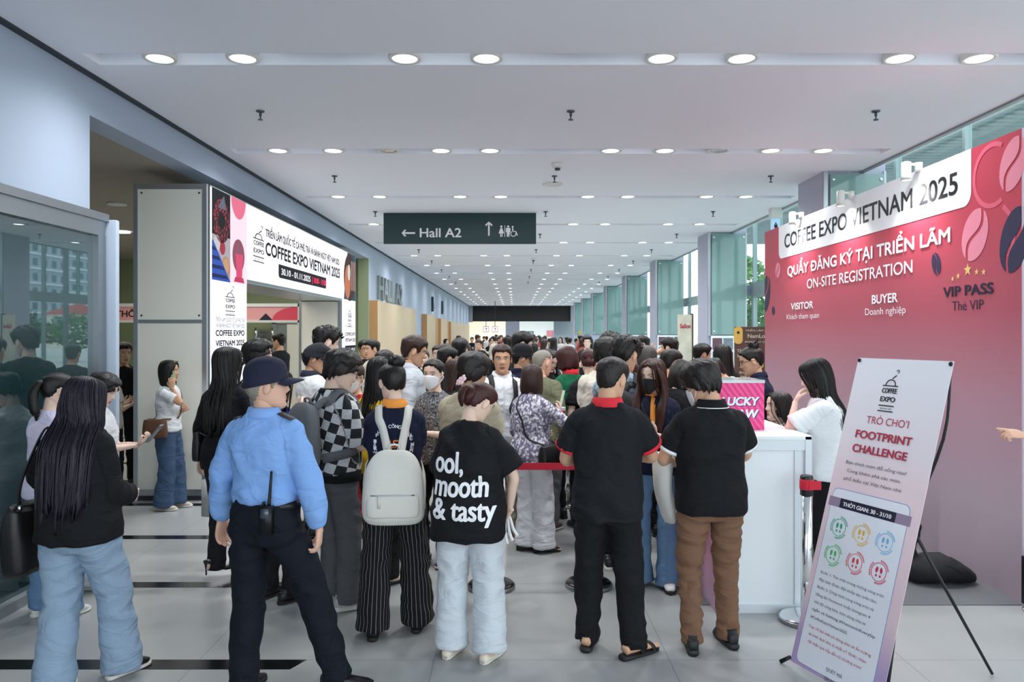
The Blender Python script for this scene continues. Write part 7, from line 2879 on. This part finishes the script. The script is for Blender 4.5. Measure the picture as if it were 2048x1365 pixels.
person('man in a blue and white checked shirt standing behind the red dress', -1.32, 7.7, 1.63, 20, 'm', 1.05, 1, head=(10, 6, 0), hair=('short', H_BLACK), top=dict(m=C_PLAID, sl='short'), bot=dict(m=C_JEANSD), shoe=('sneaker', S_GREY, m_sole), L=PHL, Rr=PH)
person('woman in a yellow top with long loose black hair', -1.0, 5.62, 1.64, 35, 'f', .95, 1, head=(5, 10, 0), hair=('long', H_BLACK, dict(len=-.36)), top=dict(m=C_YELLOW, sl='short'), bot=dict(m=C_BLACK), L=OUT(), Rr=OUT(), skin='light', shoe=('flat', S_BLACK, m_soleb))
person('tall man with swept black hair in a pale grey shirt, in profile', -.97, 7.15, 1.777, 78, 'm', 1.0, 1, head=(0, 14, 0), skin='tan', hair=('short', H_BROWN, dict(top=.03, side=.016)), top=dict(m=C_LBLUEG, sl='long', hem=.82, collar=C_LBLUEG), bot=dict(m=C_BLACK), L=OUT(), Rr=OUT())
person('woman in a white face mask and dark patterned blouse looking over', -.64, 6.1, 1.607, 205, 'f', 1.06, 1, head=(-4, 4, 0), skin='light', hair=('pony', H_BLACK), top=dict(m=C_DPAT, sl='short', sln=1.2), bot=dict(m=C_BLACK), extra=[facemask(M_WHITE)], L=PHL, Rr=PH, shoe=('flat', S_BLACK, m_soleb))
person('woman with long hair and wire glasses in profile behind the masked woman', -.56, 6.9, 1.58, 70, 'f', 1.0, 1, head=(10, 14, 0), skin='mid', hair=('long', H_BROWN, dict(len=-.3)), top=dict(m=C_BLACK2, sl='short'), bot=dict(m=C_BLACK), extra=[glasses(G_WIRE)], L=OUT(), Rr=OUT())
person('man with dark hair in a beige tee just beyond the lettered tee', -.30, 5.12, 1.675, 22, 'm', 1.08, 1, head=(20, 14, 0), skin='tan', hair=('mop', H_SOFT), top=dict(m=C_BEIGE, sl='short', ease=.04), bot=dict(m=C_BLACK), L=PHL, Rr=PH, shoe=('sneaker', S_BLACK, m_soleb))
p = person('older man with a lined face in a white polo staring at the camera', -.115, 6.85, 1.705, 172, 'm', 1.03, 1, head=(6, 2, 0), skin='tan', hair=('short', H_BROWN, dict(top=.02, side=.008)), top=dict(m=C_WHITE, sl='short', collar=C_WHITE, ease=.03), bot=dict(m=C_KHAKI, kind='loose'), shoe=('sneaker', S_BROWN, m_sole), L=OUT(), Rr=OUT())
backpack(p, 0, .98, 1.34, .15, .12, B_PACKK, 'dark backpack straps over the white polo of the staring man', sw=.05)
person('man in a black cap and glasses with a navy jacket, facing right', .054, 7.95, 1.68, 78, 'm', 1.03, 1, head=(0, 8, 0), skin='tan', hair=('short', H_BLACK, dict(hat=True)), top=dict(m=C_NAVY, sl='long', collar=C_NAVY), bot=dict(m=C_BLACK), extra=[cap_hat(mat('cap_black', '#17181B', .9), .07), glasses(G_BLACK)], L=OUT(), Rr=OUT())
person('balding grey-haired man in an olive jacket seen from behind', .235, 7.12, 1.665, 28, 'm', 1.15, 1, head=(20, 10, 0), skin='pink', hair=('bald', H_GREY), top=dict(m=C_OLIVE, sl='long', hem=.80, ease=.035, boxy=.03, name='jacket'), bot=dict(m=C_GREYT, kind='loose'), shoe=('sneaker', S_BROWN, m_sole), L=OUT(), Rr=OUT())
person('pale young man with parted black hair looking down in profile', .05, 8.9, 1.82, 84, 'm', .98, 1, head=(0, 16, 0), skin='light', hair=('short', H_BLACK, dict(top=.032, side=.018)), top=dict(m=C_BLACK2, sl='long'), bot=dict(m=C_BLACK), L=PHL, Rr=PH)
p = person('woman with long dark hair and clear glasses looking down at a phone', .36, 8.6, 1.64, 150, 'f', .98, 1, head=(-10, 24, 0), skin='light', hair=('long', H_SOFT, dict(len=-.4, front=-.36)), top=dict(m=C_BLACK2, sl='long'), bot=dict(m=C_WTROU, kind='wide'), extra=[glasses(G_WIRE)], L=PHL, Rr=PH)
p = person('woman with a short red-brown bob in a green jacket with red collar', .545, 7.65, 1.683, -28, 'f', 1.05, 1, head=(-20, 16, 0), skin='mid', hair=('bob', H_RED, dict(len=-.10)), top=dict(m=C_GREEN, sl='long', collar=C_REDC, ease=.03, name='jacket'), bot=dict(m=C_BLACK), L=dict(t=(-.10, .30, 1.2), n=(.5, -.3, .8), d=(.35, .75, .5), curl=.8), Rr=PH)
phone(p, held(p, -1, (-.02, .05, .03)), (-.3, .8, .4), (0, -.4, .9), 'dark phone in the hand of the woman in the green jacket', '#20242E')
person('woman with a low red-brown bun in a black and cream top', .69, 7.2, 1.67, -14, 'f', 1.0, 1, head=(22, 14, 0), skin='light', hair=('bun', H_RED, dict(c=(0, -.10, -.02), r=.05)), top=dict(m=C_BLACK, sl='short', collar=C_CREAM, colh=.02), bot=dict(m=C_BLACK), L=OUT(), Rr=OUT())
p = person('man with thick black hair in a cream tee wearing a black backpack', .757, 6.55, 1.762, 8, 'm', 1.0, 1, head=(32, 12, 0), skin='light', hair=('mop', H_BLACK), top=dict(m=C_CREAM, sl='short', ease=.03), bot=dict(m=C_BLACK), L=PHL, Rr=PH)
p = person('man with tousled hair in a leafy blue shirt carrying a black backpack', .834, 5.95, 1.776, 10, 'm', 1.05, 1, head=(28, 18, 0), skin='mid', hair=('messy', H_BLACK), top=dict(m=C_LEAFB, sl='short', ease=.03), bot=dict(m=C_BLACK), shoe=('sneaker', S_BLACK, m_sole), L=PHL, Rr=PH)
backpack(p, -.06, .90, 1.34, .19, .17, B_PACKK, 'large black backpack between the floral blouse and the red collar', sw=.055)
p = person('small person in a lilac top with dark hair behind the black mask', 1.157, 7.6, 1.53, 150, 'f', .95, 1, head=(60, 8, 0), skin='light', hair=('bob', H_BROWN), top=dict(m=C_LILAC, sl='long', ease=.03), bot=dict(m=C_BLACK), L=OUT(), Rr=OUT())
person('grey-haired person just behind the woman with the black mask', 1.18, 6.95, 1.69, 10, 'm', 1.0, 1, head=(10, 12, 0), hair=('short', H_SALT, dict(top=.024, side=.012)), top=dict(m=C_BLACK2), bot=dict(m=C_BLACK), L=OUT(), Rr=OUT())
p = person('dark-haired woman with glasses and black top writing beside the counter', 1.36, 6.42, 1.60, 40, 'f', 1.0, 1, head=(10, 30, 0), skin='light', hair=('bob', H_BLACK, dict(len=-.14)), top=dict(m=C_BLACK, sl='short'), bot=dict(m=C_BLACK), extra=[glasses(G_BLACK)], L=dict(t=(-.05, .3, 1.15), curl=.8), Rr=dict(t=(.08, .3, 1.17), curl=.8))
p = person('young man in a dark tee looking down behind the writing woman', 1.42, 9.4, 1.72, 60, 'm', .98, 1, head=(10, 24, 0), skin='light', hair=('short', H_BLACK, dict(top=.03, side=.015)), top=dict(m=C_BLACK2), bot=dict(m=C_BLACK), L=OUT(), Rr=OUT())

# pointing person beyond the right edge
p = person('person at the right edge pointing left with a bent index finger', 3.32, 4.42, 1.66, -90, 'f', 1.0, 0, skin='pink', L=dict(t=(-.06, .445, 1.275), d=(-.02, 1, .13), n=(.55, .0, -.85), point=True, pole=(-1, -.3, -.8)), Rr=OUT(), hair=('bob', H_BLACK), top=dict(m=C_BLACK, sl='short'), bot=dict(m=C_BLACK))

# ================================================================ the back of the crowd
BK = [
    # label, X, Y, H, yaw, sex, head, hair, top material, skin, extra, sleeve
    ('man in a black tee with a lanyard badge and glasses by the green wall', -2.27, 11.55, 1.70, 158, 'm', (-10, 4, 0), ('short', H_BLACK), C_BLACK, 'mid', [glasses(G_BLACK)], 'short'),
    ('man in a beige shirt talking to the man with the badge', -2.02, 10.9, 1.71, 232, 'm', (0, 4, 0), ('short', H_BLACK), C_CREAM, 'mid', [], 'short'),
    ('woman in a dark green dress holding one hand up, facing the camera', -1.26, 10.6, 1.58, 178, 'f', (0, 0, 0), ('up', H_BROWN), C_DGREEN, 'light', [], 'short'),
    ('short-haired man in a camouflage jacket with a mask under his chin', -1.16, 11.6, 1.62, 180, 'm', (4, 0, 0), ('short', H_BROWN), C_CAMO, 'light', [], 'long'),
    ('young man in a white shirt with a dark strap, looking right', -1.0, 11.2, 1.62, 158, 'm', (-14, 4, 0), ('short', H_BLACK), C_WHITE, 'light', [], 'short'),
    ('man in a dark jacket peeking over the woman in green', -1.52, 12.6, 1.66, 178, 'm', (0, 0, 0), ('short', H_BLACK), C_BLACK2, 'mid', [], 'long'),
    ('man with a dark buzz cut in profile left of the lettered tee', -.72, 8.0, 1.66, 60, 'm', (0, 8, 0), ('short', H_BLACK), C_BLACK2, 'tan', [], 'short'),
    ('person in a navy jacket with thick black hair, back turned', -.64, 8.9, 1.74, 5, 'm', (0, 4, 0), ('short', H_BLACK, dict(top=.03)), C_NAVY, 'mid', [], 'long'),
    ('person in black standing deep in the aisle behind the navy jacket', -.9, 10.0, 1.66, 10, 'm', (0, 4, 0), ('short', H_BLACK), C_BLACK, 'mid', [], 'short'),
    ('woman in a mustard top farther down the aisle with her back turned', -.98, 15.5, 1.60, 20, 'f', (0, 0, 0), ('long', H_BROWN, dict(len=-.3)), fabric('top_mustard', '#A98B5A'), 'light', [], 'short'),
    ('woman with a dark fringe partly hidden beside the profile man', -1.55, 11.2, 1.58, 190, 'f', (0, 0, 0), ('bob', H_BLACK), C_OFFW, 'light', [], 'short'),
    ('round-faced man in a black tee in the recess between glass and pillar', -4.78, 9.35, 1.69, 150, 'm', (-20, 4, 0), ('short', H_BLACK, dict(top=.03)), C_BLACK, 'mid', [], 'short'),
    ('person in white behind the round-faced man in the recess', -4.62, 10.4, 1.60, 170, 'f', (0, 0, 0), ('long', H_BLACK), C_WHITE, 'light', [], 'short'),
    ('person in a cream tee half hidden between glass and pillar', -4.55, 8.6, 1.52, 20, 'f', (0, 10, 0), ('bob', H_BLACK), C_CREAM, 'light', [], 'short'),
    ('man in a black shirt under the arch seen in profile facing left', -4.05, 13.2, 1.80, -65, 'm', (-10, 4, 0), ('short', H_BLACK), C_BLACK, 'tan', [], 'short'),
    ('woman with brown hair and glasses glimpsed under the arch', -3.78, 11.4, 1.62, 110, 'f', (0, 8, 0), ('up', H_RED), C_BLACK2, 'light', [glasses(G_WIRE)], 'short'),
    ('dark-haired person with head bowed under the arch', -3.25, 10.0, 1.54, 20, 'f', (0, 14, 0), ('bob', H_BLACK), C_BLACK, 'mid', [], 'short'),
    ('man in black by the first glass panel holding a phone up to his face', 2.0, 9.9, 1.745, -60, 'm', (0, 4, 0), ('short', H_BLACK), C_BLACK, 'mid', [], 'short'),
    ('woman with wavy brown hair holding a phone in the middle distance', 1.75, 10.4, 1.58, 200, 'f', (10, 10, 0), ('long', H_BROWN, dict(len=-.3)), C_OFFW, 'light', [], 'short'),
    ('man with a round haircut holding a pinkish placard', 1.98, 11.9, 1.76, -80, 'm', (-10, 4, 0), ('short', H_BLACK, dict(top=.03)), C_BLACK2, 'light', [], 'short'),
    ('dark-haired man facing the placard holder', 1.82, 12.4, 1.73, 150, 'm', (0, 4, 0), ('short', H_BLACK), C_WHITE, 'light', [], 'short'),
    ('person with thick black hair just showing above the middle of the queue', 1.02, 8.3, 1.80, 8, 'm', (20, 8, 0), ('messy', H_BLACK), C_BLACK, 'light', [], 'short'),
    ('woman with loose curls in grey farther back on the right', 1.25, 8.9, 1.78, 10, 'f', (0, 8, 0), ('mop', H_BLACK), C_GREYS, 'light', [], 'short'),
    ('dark-haired man behind the counter line near the poster stand', 1.46, 7.3, 1.65, 60, 'm', (0, 14, 0), ('short', H_BLACK), C_BLACK, 'mid', [], 'short'),
    ('man with curly hair in the distance before the pale column', 1.60, 17.0, 1.74, 185, 'm', (0, 0, 0), ('messy', H_BLACK), C_BLACK2, 'light', [], 'short'),
    ('woman in a pale grey suit walking away along the centre aisle', .98, 19.5, 1.72, 15, 'f', (0, 0, 0), ('long', H_BLACK, dict(len=-.3)), C_LBLUEG, 'light', [], 'long'),
    ('woman in a dusty pink top beside the pale suit in the aisle', .78, 20.5, 1.66, 60, 'f', (0, 0, 0), ('long', H_BROWN, dict(len=-.3)), fabric('top_dusty', '#B98C92'), 'light', [], 'short'),
    ('woman with long black hair in black in the middle of the aisle', .40, 16.0, 1.62, 0, 'f', (0, 0, 0), ('long', H_BLACK, dict(len=-.4)), C_BLACK2, 'light', [], 'short'),
    ('man in black with a hand at his head in the central aisle', .25, 18.0, 1.72, 170, 'm', (0, 0, 0), ('short', H_BLACK), C_BLACK, 'light', [], 'short'),
]
for (lab, X, Y, H, yaw, sx_, hd, hr, tm, sk, ex, sl) in BK:
    L_, R_ = PHL, PH
    if 'one hand up' in lab:
        R_ = dict(t=(.0, .22, 1.22), d=(-.7, .2, .2), n=(0, -1, 0), curl=.4)
        L_ = OUT()
    if 'phone up' in lab:
        R_ = dict(t=(.04, .24, 1.5), d=(-.3, .2, 1), n=(0, -1, 0), curl=.5)
    if lab.startswith(('woman with loose curls', 'dark-haired man facing', 'round-faced', 'short-haired', 'woman in a pale', 'person in white', 'man in a beige')):
        L_ = R_ = OUT()
    bt = dict(m=C_DGREEN, kind='skirt', hem=.5) if 'green dress' in lab else dict(m=C_WTROU, kind='wide') if 'pale grey suit' in lab else dict(m=C_JEANSM if 'mustard' in lab else C_BLACK2)
    p = person(lab, X, Y, H, yaw, sx_, 1.0, 2 if Y > 12 else 1, head=hd, hair=hr, top=dict(m=tm, sl=sl), bot=bt, skin=sk, extra=ex, L=L_, Rr=R_)
    if 'lanyard' in lab:
        s = p.s
        parts = []
        for side in (-1, 1):
            pts = [on_surface(p, np.array((side * x, .3, z)) * s, .006, (0, 1, .3)) for x, z in ((.07, 1.44), (.055, 1.36), (.03, 1.27), (.008, 1.18))]
            parts.append(ribbon(pts, .02, .004, (0, 0, 1.2 * s), sub=3))
        V, F = comb(parts)
        c = on_surface(p, np.array((0, .3, 1.10)) * s, .01, (0, 1, 0))
        V2, F2 = boxvf(c[0] - .05, c[0] + .05, c[1], c[1] + .006, c[2] - .07, c[2] + .07)
        V3, F3 = boxvf(c[0] - .05, c[0] + .05, c[1] + .006, c[1] + .008, c[2] - .07, c[2] - .005)
        place(p, 'badge_lanyard', [('strap', V, F, m_whiteink), ('badge', V2, F2, mat('badge_red', '#D9404E', .4)), ('badge_print', V3, F3, mat('badge_pale', '#F0D5D2', .4))], 'white lanyard with a red badge on the man in black by the green wall', 'badge')
    if 'white shirt with a dark strap' in lab:
        backpack(p, 0, 1.0, 1.34, .14, .12, B_PACKK, 'dark backpack on the young man in the white shirt at the back', sw=.05)
    if 'placard' in lab and 'holding' in lab:
        h = (held(p, 1) + held(p, -1)) / 2
        V, F = boxvf(h[0] - .17, h[0] + .17, h[1] + .02, h[1] + .026, h[2] + .1, h[2] + .42)
        V = np.asarray(V)
        d = p.M.inverted() @ Vector((1.93, 11.75, 1.36))
        V, F = boxvf(-.16, .16, -.003, .003, 0, .27)
        rot = Matrix.Rotation(-p.root.rotation_euler[2], 3, 'Z')
        V = [(rot @ Vector(v)) + d for v in V]
        mk = [(rot @ Vector(v)) + d for v in comb([([(a, -.004, c) for a, c in q] + [], [tuple(range(len(q)))]) for q in ringpolys(-.03, .14, .05, .06, 14, 30, 260) + ringpolys(.05, .12, .03, .036, 12, -90, 120)])[0]]
        mf = comb([([(a, 0, c) for a, c in q], [tuple(range(len(q)))]) for q in ringpolys(-.03, .14, .05, .06, 14, 30, 260) + ringpolys(.05, .12, .03, .036, 12, -90, 120)])[1]
        place(p, 'placard', [('board', V, F, mat('placard_pink', '#E6D5DC', .6)), ('drawing', mk, mf, m_greyink)], 'pale pink placard with a line drawing held above the queue', 'placard')

# ---------------------------------------------------------------- the distant crowd: eight kinds, copied
KIND = [
    ('dark-haired person in a black top in the distant crowd', 'm', ('short', H_BLACK), C_BLACK, C_BLACK2, 'mid'),
    ('long-haired woman in a pale top in the distant crowd', 'f', ('long', H_BROWN, dict(len=-.3)), C_OFFW, C_JEANSM, 'light'),
    ('dark-haired man in a white shirt in the distant crowd', 'm', ('short', H_SOFT), C_WHITE, C_BLACK2, 'mid'),
    ('long-haired woman in a dark top in the distant crowd', 'f', ('long', H_BLACK, dict(len=-.35)), C_BLACK2, C_BLACK, 'light'),
    ('woman in a brown top in the distant crowd', 'f', ('bob', H_RED), fabric('top_brown', '#8A5A48'), C_KHAKI, 'light'),
    ('person in a grey shirt in the distant crowd', 'm', ('short', H_BLACK), C_GREYS, C_JEANSD, 'tan'),
    ('woman in a beige top in the distant crowd', 'f', ('up', H_BROWN), C_CREAM, C_BLACK2, 'light'),
    ('person in a red top in the distant crowd', 'f', ('bob', H_BLACK), fabric('top_faded_red', '#B54A4E'), C_BLACK2, 'light'),
]
rnd = random.Random(21)
SPOTS = []
for k in range(64):
    Y = 21 + 34 * (k / 63) ** .8
    X = rnd.uniform(-2.6, 1.9) if k % 3 else rnd.uniform(-1.4, 1.2)
    if X > 1.0 and Y < 30:
        X -= 1.6
    SPOTS.append((X, Y))
for k in range(12):
    SPOTS.append((rnd.uniform(1.9, 3.2), rnd.uniform(22, 36)))
for k in range(len(SPOTS)):
    t_ = 0
    while t_ < 60 and any((SPOTS[k][0] - a) ** 2 + (SPOTS[k][1] - b_) ** 2 < .36 for a, b_ in SPOTS[:k]):
        SPOTS[k] = (SPOTS[k][0] + rnd.uniform(-.4, .4), SPOTS[k][1] + rnd.uniform(-.3, .9))
        t_ += 1
protos = []
for i, (lab, sx_, hr, tm, bm_, sk) in enumerate(KIND):
    p = person(lab, SPOTS[i][0], SPOTS[i][1], 1.62 + .02 * (i % 4), rnd.uniform(0, 360), sx_, 1.0, 2, hair=hr, top=dict(m=tm, sl='short' if i % 2 else 'long'), bot=dict(m=bm_), skin=sk, L=OUT() if i % 2 else PHL, Rr=PH if i % 3 else OUT(), group=lab.replace('person', 'people') + ' at the far end')
    protos.append(p.root)


def copy_tree(o, parent=None):
    c_ = o.copy()
    COL.objects.link(c_)
    c_.parent = parent
    for ch in list(o.children):
        copy_tree(ch, c_)
    return c_


for k in range(8, len(SPOTS)):
    r_ = copy_tree(protos[(k * 5 + k // 8) % 8])
    r_.location = (SPOTS[k][0], SPOTS[k][1], 0)
    r_.rotation_euler = (0, 0, rnd.uniform(0, 6.28))
    sc_ = rnd.uniform(.95, 1.05)
    r_.scale = (sc_, sc_, sc_)
tm_ = TMP.data
bpy.data.objects.remove(TMP)
bpy.data.meshes.remove(tm_)
